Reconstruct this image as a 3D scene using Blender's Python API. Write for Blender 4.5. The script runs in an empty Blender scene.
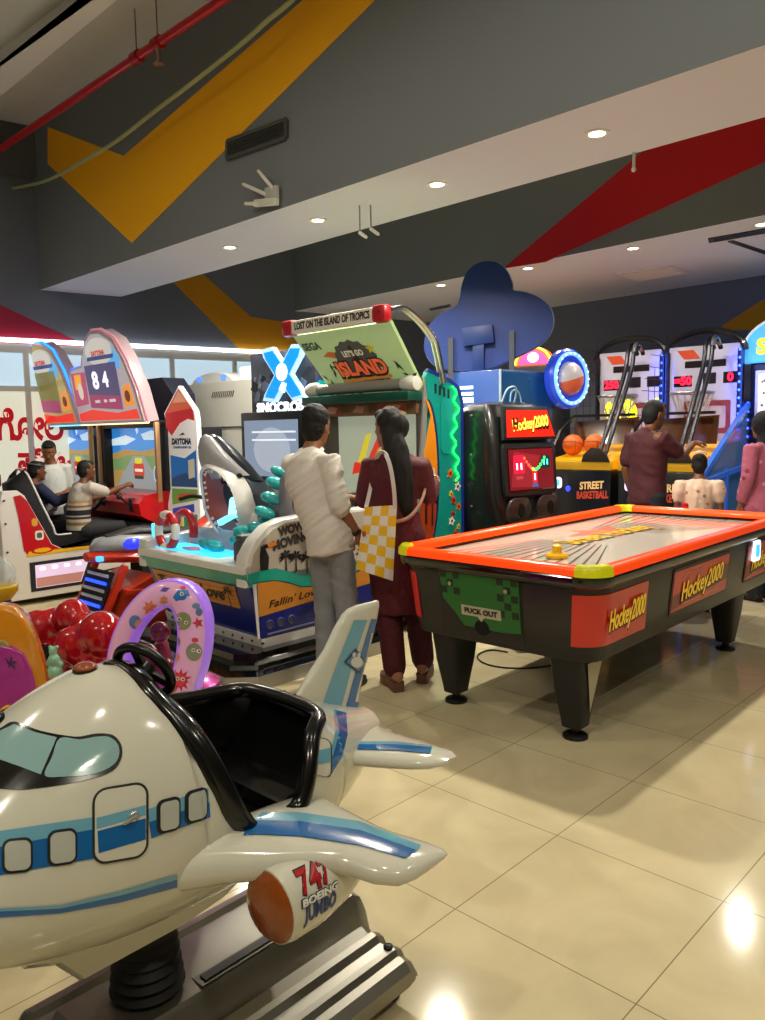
import bpy, bmesh, math, random
from mathutils import Vector, Matrix, Euler, Quaternion
random.seed(7)
sc = bpy.context.scene
COL = sc.collection
PI = math.pi; V = Vector
def R(d): return math.radians(d)

# ---------------------------------------------------------------- camera model (used to place things where the photo has them)
CAM_H = 1.5; FPX = 778.0; PITCH = R(5.87); ROLL = R(1.0)
_f = Vector((0, math.cos(PITCH), -math.sin(PITCH)))
_r0 = Vector((1, 0, 0)); _u0 = Vector((0, math.sin(PITCH), math.cos(PITCH)))
_r = _r0*math.cos(ROLL) - _u0*math.sin(ROLL)
_u = _u0*math.cos(ROLL) + _r0*math.sin(ROLL)
CAM = Vector((0, 0, CAM_H))
def ray(x, y): return _f + _r*((x-382.5)/FPX) + _u*((510-y)/FPX)
def at(x, y, Y):
    d = ray(x, y); return CAM + d*(Y/d.y)
def ground(x, y, z=0.0):
    d = ray(x, y); return CAM + d*((z-CAM_H)/d.z)
def on_plane(x, y, p, n):
    d = ray(x, y); return CAM + d*((Vector(p)-CAM).dot(n)/d.dot(n))

# ---------------------------------------------------------------- materials
def lin(h):
    h = h.lstrip('#'); c = [int(h[i:i+2], 16)/255 for i in (0, 2, 4)]
    return tuple((v/12.92 if v <= .04045 else ((v+.055)/1.055)**2.4) for v in c)
_mats = {}
def M(hexc, rough=.5, metal=0.0, emit=0.0, coat=0.0, trans=0.0, alpha=1.0, bump=0.0, bscale=60, var=0.0, vscale=4, ior=1.45):
    key = (hexc, rough, metal, emit, coat, trans, alpha, bump, bscale, var, vscale)
    if key in _mats: return _mats[key]
    m = bpy.data.materials.new('paint_%d' % len(_mats)); m.use_nodes = True
    nt = m.node_tree; b = nt.nodes['Principled BSDF']
    c = lin(hexc)
    b.inputs['Base Color'].default_value = (*c, 1)
    b.inputs['Roughness'].default_value = rough; b.inputs['Metallic'].default_value = metal
    b.inputs['Coat Weight'].default_value = coat; b.inputs['Coat Roughness'].default_value = .06
    b.inputs['Transmission Weight'].default_value = trans; b.inputs['Alpha'].default_value = alpha
    b.inputs['IOR'].default_value = ior
    if emit:
        b.inputs['Emission Color'].default_value = (*c, 1); b.inputs['Emission Strength'].default_value = emit
    if var or bump:
        tc = nt.nodes.new('ShaderNodeTexCoord')
        if var:
            n = nt.nodes.new('ShaderNodeTexNoise'); n.inputs['Scale'].default_value = vscale; n.inputs['Detail'].default_value = 5
            nt.links.new(tc.outputs['Object'], n.inputs['Vector'])
            mx = nt.nodes.new('ShaderNodeMix'); mx.data_type = 'RGBA'
            mx.inputs[6].default_value = (*[v*(1-var) for v in c], 1); mx.inputs[7].default_value = (*[min(1, v*(1+var)) for v in c], 1)
            nt.links.new(n.outputs['Fac'], mx.inputs[0]); nt.links.new(mx.outputs[2], b.inputs['Base Color'])
        if bump:
            n2 = nt.nodes.new('ShaderNodeTexNoise'); n2.inputs['Scale'].default_value = bscale; n2.inputs['Detail'].default_value = 3
            nt.links.new(tc.outputs['Object'], n2.inputs['Vector'])
            bp = nt.nodes.new('ShaderNodeBump'); bp.inputs['Strength'].default_value = bump; bp.inputs['Distance'].default_value = .6/bscale
            nt.links.new(n2.outputs['Fac'], bp.inputs['Height']); nt.links.new(bp.outputs['Normal'], b.inputs['Normal'])
    _mats[key] = m
    return m
BLACK = lambda: M('#101112', .35)
GLOSSBLACK = lambda: M('#08090a', .12, coat=.6)
CHROME = lambda: M('#c8ccd0', .18, metal=1.0)
def glass(hexc='#e8f2f4', alpha=.18, rough=.05): return M(hexc, rough, alpha=alpha, coat=.3)

# ---------------------------------------------------------------- object helpers
def link(o, parent=None):
    COL.objects.link(o)
    if parent is not None: o.parent = parent
    return o
def tag(o, label=None, cat=None, group=None, kind=None):
    if label: o['label'] = label
    if cat: o['category'] = cat
    if group: o['group'] = group
    if kind: o['kind'] = kind
    return o
def thing(name, label, cat, loc=(0, 0, 0), rz=0.0, group=None):
    o = bpy.data.objects.new(name, None); o.empty_display_size = .1
    COL.objects.link(o); o.location = loc; o.rotation_euler = (0, 0, rz)
    return tag(o, label, cat, group)
def copy_tree(o, parent=None):
    c = o.copy(); COL.objects.link(c)
    if parent is not None: c.parent = parent
    for ch in list(o.children): copy_tree(ch, c)
    return c

class MB:
    """collects shapes in one bmesh"""
    def __init__(s): s.bm = bmesh.new(); s.mi = 0
    def _done(s, faces):
        for f in faces: f.material_index = s.mi
        return s
    def mat(s, i): s.mi = i; return s
    def verts(s, pts): return [s.bm.verts.new(p) for p in pts]
    def face(s, pts):
        s._done([s.bm.faces.new(s.verts(pts))]); return s
    def box(s, c, d, rot=None, bevel=0.0, seg=2):
        r = bmesh.ops.create_cube(s.bm, size=1)
        mt = Matrix.Translation(Vector(c)) @ (rot.to_4x4() if rot is not None else Matrix.Identity(4)) @ Matrix.Diagonal((d[0], d[1], d[2], 1))
        bmesh.ops.transform(s.bm, matrix=mt, verts=r['verts'])
        fs = set(f for v in r['verts'] for f in v.link_faces)
        if bevel:
            es = list(set(e for v in r['verts'] for e in v.link_edges))
            rr = bmesh.ops.bevel(s.bm, geom=es, offset=bevel, segments=seg, affect='EDGES', profile=.5)
            fs = set(f for f in fs if f.is_valid) | set(rr['faces'])
            vs = set(v for f in fs for v in f.verts); fs = set(f for v in vs for f in v.link_faces)
        return s._done(fs)
    def bar(s, a, b, w, h, up=(0, 0, 1), bevel=0.0):
        a = Vector(a); b = Vector(b); d = b-a; L = d.length; x = d.normalized(); up = Vector(up)
        if abs(x.dot(up)) > .98: up = Vector((0, 1, 0))
        y = up.cross(x).normalized(); z = x.cross(y)
        return s.box((a+b)/2, (L, w, h), Matrix((x, y, z)).transposed(), bevel)
    def loft(s, rings, closed=True, caps=True, smooth=True):
        vs = [s.verts(r) for r in rings]; fs = []
        n = len(rings[0])
        for i in range(len(vs)-1):
            for j in range(n if closed else n-1):
                k = (j+1) % n
                try: fs.append(s.bm.faces.new((vs[i][j], vs[i][k], vs[i+1][k], vs[i+1][j])))
                except ValueError: pass
        if caps and closed:
            for r in (list(reversed(vs[0])), vs[-1]):
                try: fs.append(s.bm.faces.new(r))
                except ValueError: pass
        return s._done(fs)
    def frame(s, d, ref=None):
        d = Vector(d).normalized()
        ref = Vector(ref) if ref is not None else (Vector((0, 0, 1)) if abs(d.z) < .95 else Vector((1, 0, 0)))
        x = ref.cross(d).normalized(); y = d.cross(x)
        return x, y
    def cyl(s, a, b, r0, r1=None, n=16, caps=True):
        a = Vector(a); b = Vector(b); r1 = r0 if r1 is None else r1
        x, y = s.frame(b-a)
        rg = lambda c, r: [c + x*(r*math.cos(2*PI*i/n)) + y*(r*math.sin(2*PI*i/n)) for i in range(n)]
        return s.loft([rg(a, r0), rg(b, r1)], caps=caps)
    def tube(s, pts, r, n=10, closed=False, ref=None, flat=1.0):
        pts = [Vector(p) for p in pts]; N = len(pts)
        rs = r if isinstance(r, (list, tuple)) else [r]*N
        rings = []; px = None
        for i in range(N):
            if closed: d = pts[(i+1) % N]-pts[i-1]
            else: d = pts[min(i+1, N-1)]-pts[max(i-1, 0)]
            d.normalize()
            if px is None: x, y = s.frame(d, ref)
            else:
                x = (px - d*px.dot(d)).normalized(); y = d.cross(x)
            px = x
            rings.append([pts[i] + x*(rs[i]*math.cos(2*PI*k/n)) + y*(rs[i]*flat*math.sin(2*PI*k/n)) for k in range(n)])
        if closed: rings.append(rings[0])
        s.loft(rings, caps=not closed)
        if closed: bmesh.ops.remove_doubles(s.bm, verts=s.bm.verts, dist=1e-6)
        return s
    def capsule(s, pts, rs, n=12, sub=3, flat=1.0, ref=None):
        """round-ended tube through points with varying radius"""
        pts = [Vector(p) for p in pts]
        P = []; Rr = []
        d0 = (pts[0]-pts[1]).normalized(); d1 = (pts[-1]-pts[-2]).normalized()
        for k in range(sub, 0, -1):
            t = k/sub*PI/2*.97; P.append(pts[0]+d0*(rs[0]*math.sin(t))); Rr.append(rs[0]*math.cos(t))
        P += pts; Rr += list(rs)
        for k in range(1, sub+1):
            t = k/sub*PI/2*.97; P.append(pts[-1]+d1*(rs[-1]*math.sin(t))); Rr.append(rs[-1]*math.cos(t))
        return s.tube(P, Rr, n, flat=flat, ref=ref)
    def lathe(s, prof, c=(0, 0, 0), axis=(0, 0, 1), n=24, ref=None, sx=1.0, sy=1.0):
        """prof: (radius, height) list"""
        ax = Vector(axis).normalized(); x, y = s.frame(ax, ref); c = Vector(c)
        return s.loft([[c + ax*h + x*(max(r, 1e-4)*sx*math.cos(2*PI*i/n)) + y*(max(r, 1e-4)*sy*math.sin(2*PI*i/n)) for i in range(n)] for r, h in prof])
    def ball(s, c, r, n=16, m=10, rot=None):
        r = (r, r, r) if not isinstance(r, (tuple, list)) else r
        q = bmesh.ops.create_uvsphere(s.bm, u_segments=n, v_segments=m, radius=1)
        mt = Matrix.Translation(Vector(c)) @ (rot.to_4x4() if rot is not None else Matrix.Identity(4)) @ Matrix.Diagonal((*r, 1))
        bmesh.ops.transform(s.bm, matrix=mt, verts=q['verts'])
        return s._done(set(f for v in q['verts'] for f in v.link_faces))
    def prism(s, poly, o, x, y, th, bevel=0.0):
        """2-D polygon in plane (o,x,y), extruded by th along x cross y"""
        o = Vector(o); x = Vector(x); y = Vector(y); nrm = x.cross(y).normalized()*th
        a = s.verts([o + x*p[0] + y*p[1] for p in poly]); b = s.verts([o + x*p[0] + y*p[1] + nrm for p in poly])
        fs = [s.bm.faces.new(list(reversed(a))), s.bm.faces.new(b)]
        n = len(poly)
        for i in range(n):
            fs.append(s.bm.faces.new((a[i], a[(i+1) % n], b[(i+1) % n], b[i])))
        if bevel:
            es = list(set(e for f in fs[:2] for e in f.edges))
            rr = bmesh.ops.bevel(s.bm, geom=es, offset=bevel, segments=2, affect='EDGES', profile=.5)
            vs = set(v for f in list(rr['faces'])+[q for q in fs if q.is_valid] for v in f.verts)
            fs = set(f for v in vs for f in v.link_faces)
        return s._done(fs)
    def flat(s, poly, o, x, y):
        o = Vector(o); x = Vector(x); y = Vector(y)
        return s.face([o + x*p[0] + y*p[1] for p in poly])
    def torus(s, c, axis, R_, r, n=32, m=10, a0=0, a1=2*PI, sx=1.0, sy=1.0, ref=None):
        x, y = s.frame(axis, ref); c = Vector(c)
        full = abs(a1-a0-2*PI) < 1e-4
        k = n if full else n+1
        pts = [c + x*(R_*sx*math.cos(a0+(a1-a0)*i/n)) + y*(R_*sy*math.sin(a0+(a1-a0)*i/n)) for i in range(k)]
        return s.tube(pts, r, m, closed=full)
    def build(s, name, mats, parent=None, smooth=True, angle=40, recalc=True):
        if recalc: bmesh.ops.recalc_face_normals(s.bm, faces=s.bm.faces)
        me = bpy.data.meshes.new(name); s.bm.to_mesh(me); s.bm.free()
        for m in (mats if isinstance(mats, (list, tuple)) else [mats]): me.materials.append(m)
        if smooth:
            for p in me.polygons: p.use_smooth = True
            try: me.set_sharp_from_angle(angle=R(angle))
            except Exception: pass
        return link(bpy.data.objects.new(name, me), parent)

def remesh(o, voxel, smooth_it=3, fac=.5):
    """one continuous skin out of overlapping closed shapes"""
    md = o.modifiers.new('r', 'REMESH'); md.mode = 'VOXEL'; md.voxel_size = voxel; md.use_smooth_shade = True
    if smooth_it:
        ms = o.modifiers.new('s', 'SMOOTH'); ms.iterations = smooth_it; ms.factor = fac
    dg = bpy.context.evaluated_depsgraph_get()
    dg.update()
    me = bpy.data.meshes.new_from_object(o.evaluated_get(dg))
    mats = [m for m in o.data.materials]
    o.modifiers.clear(); o.data = me
    me.materials.clear()
    for m in mats: me.materials.append(m)
    for p in me.polygons: p.use_smooth = True
    return o
def subsurf(o, lv=1):
    md = o.modifiers.new('sub', 'SUBSURF'); md.levels = lv; md.render_levels = lv; return o

def text(name, s, mat, parent, o, x, y, h, extrude=.001, align='CENTER', shear=0.0, bold=0.0, width=None, spacing=1.0, lift=.002):
    """lettering as a mesh: o = centre/left point, x = reading direction, y = up direction, h = capital height"""
    cu = bpy.data.curves.new(name, 'FONT'); cu.body = s; cu.size = h/.7; cu.extrude = extrude; cu.align_x = align; cu.align_y = 'CENTER'
    cu.shear = shear; cu.offset = bold*h; cu.space_character = spacing; cu.resolution_u = 3
    ob = bpy.data.objects.new(name+'_c', cu); COL.objects.link(ob)
    dg = bpy.context.evaluated_depsgraph_get(); dg.update()
    me = bpy.data.meshes.new_from_object(ob.evaluated_get(dg))
    bpy.data.objects.remove(ob); bpy.data.curves.remove(cu)
    x = Vector(x).normalized(); y = Vector(y).normalized(); z = x.cross(y).normalized(); y = z.cross(x)
    sx = 1.0
    if width and me.vertices:
        xs = [v.co.x for v in me.vertices]; sx = width/max(1e-6, max(xs)-min(xs))
    mt = Matrix.Identity(4)
    for i, c in enumerate((x*sx, y, z, Vector(o)+z*lift)):
        for k in range(3): mt[k][i] = c[k]
    me.transform(mt); me.name = name
    me.materials.clear(); me.materials.append(mat)
    for p in me.polygons: p.use_smooth = False
    return link(bpy.data.objects.new(name, me), parent)

def rrect(w, h, r, n=5, cx=0, cy=0):
    pts = []
    for (sx, sy, a0) in ((1, 1, 0), (-1, 1, 90), (-1, -1, 180), (1, -1, 270)):
        for k in range(n+1):
            a = R(a0+90*k/n); pts.append((cx+sx*(w/2-r)+r*math.cos(a), cy+sy*(h/2-r)+r*math.sin(a)))
    return pts
def ell(rx, ry, n=24, cx=0, cy=0): return [(cx+rx*math.cos(2*PI*i/n), cy+ry*math.sin(2*PI*i/n)) for i in range(n)]
def smoothstep(a, b, x):
    t = max(0, min(1, (x-a)/(b-a))); return t*t*(3-2*t)
def interp(tab, x):
    """piecewise smooth interpolation through (x, v...) rows (Catmull-Rom)"""
    if x <= tab[0][0]: return list(tab[0][1:])
    if x >= tab[-1][0]: return list(tab[-1][1:])
    for i in range(len(tab)-1):
        if tab[i][0] <= x <= tab[i+1][0]:
            t = (x-tab[i][0])/(tab[i+1][0]-tab[i][0]); out = []
            for k in range(1, len(tab[0])):
                h = tab[i+1][0]-tab[i][0]
                def slope(j):
                    a = max(0, j-1); b = min(len(tab)-1, j+1)
                    return (tab[b][k]-tab[a][k])/(tab[b][0]-tab[a][0])
                m0 = slope(i)*h; m1 = slope(i+1)*h; p0 = tab[i][k]; p1 = tab[i+1][k]
                out.append((2*t**3-3*t**2+1)*p0+(t**3-2*t**2+t)*m0+(-2*t**3+3*t**2)*p1+(t**3-t**2)*m1)
            return out
def spline(pts, n=8, closed=False):
    pts = [Vector(p) for p in pts]; N = len(pts); out = []
    for i in range(N if closed else N-1):
        p0 = pts[i-1] if (closed or i > 0) else pts[i]*2-pts[i+1]
        p1 = pts[i]; p2 = pts[(i+1) % N]
        p3 = pts[(i+2) % N] if (closed or i+2 < N) else p2*2-p1
        for k in range(n):
            t = k/n
            out.append(.5*((2*p1)+(p2-p0)*t+(2*p0-5*p1+4*p2-p3)*t*t+(3*p1-p0-3*p2+p3)*t**3))
    if not closed: out.append(pts[-1])
    return out
# ================================================================ THE SETTING
EXPOSURE = 0.0; WORLD_STRENGTH = .13
SOFF = 3.2; TOP = 5.0
Z = Vector((0, 0, 1))
def struct(name, mb, mats, parent=None, smooth=False):
    o = mb.build(name, mats, parent, smooth=smooth); o['kind'] = 'structure'; return o
def solid_quad(pts, z0, z1):
    """vertical prism over a ground polygon"""
    m = MB(); a = m.verts([(p[0], p[1], z0) for p in pts]); b = m.verts([(p[0], p[1], z1) for p in pts])
    n = len(pts); m.bm.faces.new(list(reversed(a))); m.bm.faces.new(b)
    for i in range(n): m.bm.faces.new((a[i], a[(i+1) % n], b[(i+1) % n], b[i]))
    return m
def xy(v): return Vector((v[0], v[1], 0))
def line_hit(p, d, q, e):
    """2-D intersection of p+t d and q+s e"""
    den = d.x*e.y-d.y*e.x; t = ((q.x-p.x)*e.y-(q.y-p.y)*e.x)/den
    return p+d*t

# --- floor of cream polished tiles, 0.6 m grid turned with the room
def floor_material():
    m = bpy.data.materials.new('polished_tile'); m.use_nodes = True; nt = m.node_tree; b = nt.nodes['Principled BSDF']
    tc = nt.nodes.new('ShaderNodeTexCoord'); mp = nt.nodes.new('ShaderNodeMapping')
    a = R(46.0); t0 = ground(636, 1004)
    mp.inputs['Rotation'].default_value = (0, 0, -a)
    c, s = math.cos(-a), math.sin(-a)
    mp.inputs['Location'].default_value = (-(c*t0.x-s*t0.y), -(s*t0.x+c*t0.y), 0)
    nt.links.new(tc.outputs['Object'], mp.inputs['Vector'])
    br = nt.nodes.new('ShaderNodeTexBrick'); br.offset = 0; br.squash = 1
    br.inputs['Scale'].default_value = 1; br.inputs['Brick Width'].default_value = .6; br.inputs['Row Height'].default_value = .6
    br.inputs['Mortar Size'].default_value = .0022; br.inputs['Mortar Smooth'].default_value = .3; br.inputs['Bias'].default_value = 0
    br.inputs['Color1'].default_value = (*lin('#dccfa8'), 1); br.inputs['Color2'].default_value = (*lin('#d6c9a2'), 1)
    br.inputs['Mortar'].default_value = (*lin('#8f8468'), 1)
    nt.links.new(mp.outputs['Vector'], br.inputs['Vector'])
    n = nt.nodes.new('ShaderNodeTexNoise'); n.inputs['Scale'].default_value = 2.3; n.inputs['Detail'].default_value = 8; n.inputs['Distortion'].default_value = 1.2
    nt.links.new(mp.outputs['Vector'], n.inputs['Vector'])
    rp = nt.nodes.new('ShaderNodeValToRGB'); rp.color_ramp.elements[0].position = .3; rp.color_ramp.elements[0].color = (.83, .82, .8, 1)
    rp.color_ramp.elements[1].position = .62; rp.color_ramp.elements[1].color = (1, 1, 1, 1)
    nt.links.new(n.outputs['Fac'], rp.inputs['Fac'])
    mx = nt.nodes.new('ShaderNodeMix'); mx.data_type = 'RGBA'; mx.blend_type = 'MULTIPLY'; mx.inputs[0].default_value = 1
    nt.links.new(br.outputs['Color'], mx.inputs[6]); nt.links.new(rp.outputs['Color'], mx.inputs[7])
    nt.links.new(mx.outputs[2], b.inputs['Base Color'])
    b.inputs['Roughness'].default_value = .11; b.inputs['Specular IOR Level'].default_value = .32
    return m
m = MB(); m.box((1, 5, -.05), (24, 28, .1)); struct('floor', m, floor_material())

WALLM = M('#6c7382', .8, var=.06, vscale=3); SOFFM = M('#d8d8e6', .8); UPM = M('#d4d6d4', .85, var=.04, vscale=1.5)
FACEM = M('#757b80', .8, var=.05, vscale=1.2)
REARM = M('#6c7284', .8, var=.06, vscale=2)
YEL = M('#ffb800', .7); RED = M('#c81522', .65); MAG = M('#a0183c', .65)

p1 = xy(ground(40, 290, SOFF)); p2 = xy(ground(765, 45, SOFF)); dB = (p2-p1).normalized()
q1 = xy(ground(120, 297, SOFF)); q2 = xy(ground(765, 117, SOFF)); dQ = (q2-q1).normalized()
c1 = xy(ground(310, 308, SOFF)); c2 = xy(ground(765, 215, SOFF)); dC = (c2-c1).normalized()
r1 = xy(ground(600, 300, SOFF)); r2 = xy(ground(765, 275, SOFF)); dR = (r2-r1).normalized()
lw2 = xy(ground(293, 311, SOFF)); dL = (lw2-p1).normalized()                 # along the left wall, away from the camera
corner = line_hit(p1, dL, r1, dR)
lw_near = p1-dL*10.5; rear_far = r1+dR*8.5
nL = Vector((dL.y, -dL.x, 0))                                                   # into the room
nR = Vector((-dR.y, dR.x, 0)); nR = nR if nR.y < 0 else -nR
struct('wall_left', solid_quad([lw_near, corner, corner-nL*.2, lw_near-nL*.2], 0, TOP), WALLM)
struct('wall_rear', solid_quad([corner, rear_far, rear_far-nR*.2, corner-nR*.2], 0, TOP), REARM)
nB = Vector((dB.y, -dB.x, 0)); nB = nB if nB.y < 0 else -nB                      # face of the big beam, towards the camera
br_ = p2+dB*4.2
wr = [rear_far, Vector((rear_far.x+.2, rear_far.y, 0)), Vector((rear_far.x+.2, -6.5, 0)), Vector((rear_far.x, -6.5, 0))]
struct('wall_right', solid_quad(wr, 0, TOP), M('#84868a', .8))
struct('wall_front', solid_quad([(-11, -6.7, 0), (rear_far.x, -6.7, 0), (rear_far.x, -6.5, 0), (-11, -6.5, 0)], 0, TOP), M('#9a9890', .8))
m = MB(); m.box((0, 4, TOP+.05), (24, 26, .1)); struct('ceiling', m, UPM)
# big beam with its pale soffit
a0 = line_hit(p1, dB, lw_near, dL); a1 = line_hit(q1, dQ, lw_near, dL)
b0 = p2+dB*5.0; b1 = q2+dQ*5.2
m = solid_quad([a0, b0, b1, a1], SOFF, TOP)
m.bm.faces.ensure_lookup_table()
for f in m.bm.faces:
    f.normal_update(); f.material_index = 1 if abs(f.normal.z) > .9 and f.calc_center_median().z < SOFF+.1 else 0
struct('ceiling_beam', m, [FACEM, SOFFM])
# lower ceiling behind it
a2 = line_hit(c1, dC, lw_near, dL); c_far = c2+dC*6.0
m = solid_quad([a2, c_far, rear_far-nR*.3, corner-nR*.3], SOFF, TOP)
for f in m.bm.faces:
    f.normal_update(); f.material_index = 1 if abs(f.normal.z) > .9 and f.calc_center_median().z < SOFF+.1 else 0
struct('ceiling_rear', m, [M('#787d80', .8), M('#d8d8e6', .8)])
# bulkhead high on the left wall and the flat rib in the upper ceiling
k0 = a0-nB*.05
struct('ceiling_bulkhead', solid_quad([k0-dL*7, k0, k0+nL*.12, k0-dL*7+nL*.12], 4.45, TOP), M('#5a5e62', .8))
h0 = xy(ground(0, 62, 4.9)); h1 = xy(ground(85, 0, 4.9)); hd = (h1-h0).normalized()
s0 = xy(ground(0, 92, 4.9)); s1 = xy(ground(110, 0, 4.9)); sd = (s1-s0).normalized()
struct('ceiling_rib', solid_quad([h0-hd*1.2, h0+hd*9, s0+sd*9, s0-sd*1.2], 4.86, TOP+.02), M('#f0f0f0', .85))

# --- painted bands
def painted(name, px, p, n, mat, clampz=None, extend=None):
    pts = [on_plane(x, y, p, n) for (x, y) in px]
    m = MB(); off = n*.004
    a = m.verts([q+off for q in pts]); b = m.verts([q-n*.01 for q in pts]); k = len(pts)
    m.bm.faces.new(a); m.bm.faces.new(list(reversed(b)))
    for i in range(k): m.bm.faces.new((a[i], b[i], b[(i+1) % k], a[(i+1) % k]))
    return struct(name, m, mat)
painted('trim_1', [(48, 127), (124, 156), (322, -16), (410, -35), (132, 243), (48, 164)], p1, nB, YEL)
nC = Vector((dC.y, -dC.x, 0)); nC = nC if nC.y < 0 else -nC
painted('trim_2', [(503, 268.5), (545, 262), (980, 64), (800, 20)], c1, nC, RED)
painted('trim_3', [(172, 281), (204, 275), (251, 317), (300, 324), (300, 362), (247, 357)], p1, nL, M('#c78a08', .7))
painted('trim_4', [(-60, 292), (0, 305), (92, 348), (92, 352), (-60, 338)], p1, nL, MAG)
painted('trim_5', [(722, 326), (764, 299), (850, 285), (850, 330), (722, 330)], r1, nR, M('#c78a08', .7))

# --- backlit shop front in the left wall
def wallpt(px, z):
    v = on_plane(px, 430, p1, nL); return Vector((v.x, v.y, z))
wa = wallpt(-150, 0); wb = wallpt(292, 0); WL = (wb-wa).length
def wp(t, z, off=0.0): return wa+dL*t+Z*z+nL*off
m = MB()
for (z0, z1) in ((0, .12), (2.02, 2.08), (2.46, 2.56)):
    m.bar(wp(0, (z0+z1)/2, .03), wp(WL, (z0+z1)/2, .03), .06, z1-z0)
for i in range(7):
    t = WL*i/6; m.bar(wp(t, .1, .03), wp(t, 2.5, .03), .05, .06, up=dL)
wf = struct('window_1', m, M('#e8ecee', .5))
m = MB(); m.bar(wp(0, 2.27, .012), wp(WL, 2.27, .012), .01, .40); struct('window_pane', m, M('#b9d2e2', .3, emit=.85), wf)
m = MB(); m.bar(wp(0, 1.05, .012), wp(WL, 1.05, .012), .01, 1.95); struct('window_pane', m, M('#d6d8c4', .4, emit=.75), wf)
m = MB(); m.bar(wp(0, 2.60, .06), wp(WL, 2.60, .06), .03, .05); cove = struct('trim_6', m, M('#f4f6f2', .4, emit=3.0))
# ================================================================ AEROPLANE KIDDIE RIDE (nearest thing)
from mathutils.bvhtree import BVHTree
def bvh_world(o):
    bpy.context.view_layer.update()
    mw = o.matrix_world; me = o.data
    return BVHTree.FromPolygons([mw @ v.co for v in me.vertices], [list(p.vertices) for p in me.polygons])
def decal(name, outline, bvh, mat, parent, off=.0015, rings=5, mirror=False, fall=None):
    """paint patch lying on a curved shell: outline given by the photo's view of the shell, wrapped onto its surface"""
    bpy.context.view_layer.update(); pinv = parent.matrix_world.inverted()
    out = []
    for i, p in enumerate(outline):
        q = outline[(i+1) % len(outline)]; L = math.hypot(q[0]-p[0], q[1]-p[1]); k = max(1, int(L/5))
        for j in range(k): out.append((p[0]+(q[0]-p[0])*j/k, p[1]+(q[1]-p[1])*j/k))
    cx = sum(p[0] for p in out)/len(out); cy = sum(p[1] for p in out)/len(out)
    def hit(x, y):
        d = ray(x, y); loc, n, i, dist = bvh.ray_cast(CAM, d)
        if loc is None: return None
        if n.dot(d) > 0: n = -n
        return pinv @ (loc + n*off)
    grid = []; first = None
    for r in range(rings+1):
        s = 1-r/rings*.999
        grid.append([hit(cx+(x-cx)*s, cy+(y-cy)*s) for (x, y) in out])
    for mir in ((1, -1) if mirror else (1,)):
        m = MB()
        vv = [[(m.bm.verts.new((p.x, p.y*mir, p.z)) if p else None) for p in row] for row in grid]
        n = len(out)
        for i in range(rings):
            for j in range(n):
                q = (vv[i][j], vv[i][(j+1) % n], vv[i+1][(j+1) % n], vv[i+1][j])
                if all(q):
                    if max((a.co-b.co).length for a in q for b in q) < .06: m._done([m.bm.faces.new(q)])
        ob = m.build(name, mat, parent, angle=60); first = first or ob
    return first
def strip(name, upper, lower, bvh, mat, parent, off=.0015, k=4, mirror=False):
    """painted stripe between two polylines of the photo's view"""
    bpy.context.view_layer.update(); pinv = parent.matrix_world.inverted()
    def dense(pl, n):
        out = []; seg = len(pl)-1
        for i in range(n+1):
            t = i/n*seg; a = min(int(t), seg-1); f = t-a
            out.append((pl[a][0]+(pl[a+1][0]-pl[a][0])*f, pl[a][1]+(pl[a+1][1]-pl[a][1])*f))
        return out
    n = 44; U = dense(upper, n); Lw = dense(lower, n); g = []; first = None
    for j in range(k+1):
        row = []
        for i in range(n+1):
            x = U[i][0]+(Lw[i][0]-U[i][0])*j/k; y = U[i][1]+(Lw[i][1]-U[i][1])*j/k
            d = ray(x, y); loc, nn, _, _ = bvh.ray_cast(CAM, d)
            if loc is None: row.append(None); continue
            if nn.dot(d) > 0: nn = -nn
            row.append(pinv @ (loc+nn*off))
        g.append(row)
    for mir in ((1, -1) if mirror else (1,)):
        m = MB()
        vv = [[(m.bm.verts.new((p.x, p.y*mir, p.z)) if p else None) for p in row] for row in g]
        for j in range(k):
            for i in range(n):
                q = (vv[j][i], vv[j][i+1], vv[j+1][i+1], vv[j+1][i])
                if all(q) and max((a.co-b.co).length for a in q for b in q) < .12: m._done([m.bm.faces.new(q)])
        ob = m.build(name, mat, parent, angle=60); first = first or ob
    return first
def rr_px(x0, y0, x1, y1, skew=0.0, r=.3, n=5):
    """rounded rectangle in the photo's view: skew = rise of y per x"""
    w = x1-x0; h = y1-y0; rad = min(w, h)*r
    return [(p[0]+(x0+x1)/2, p[1]+(y0+y1)/2+p[0]*skew) for p in rrect(w, h, rad, n)]

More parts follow.
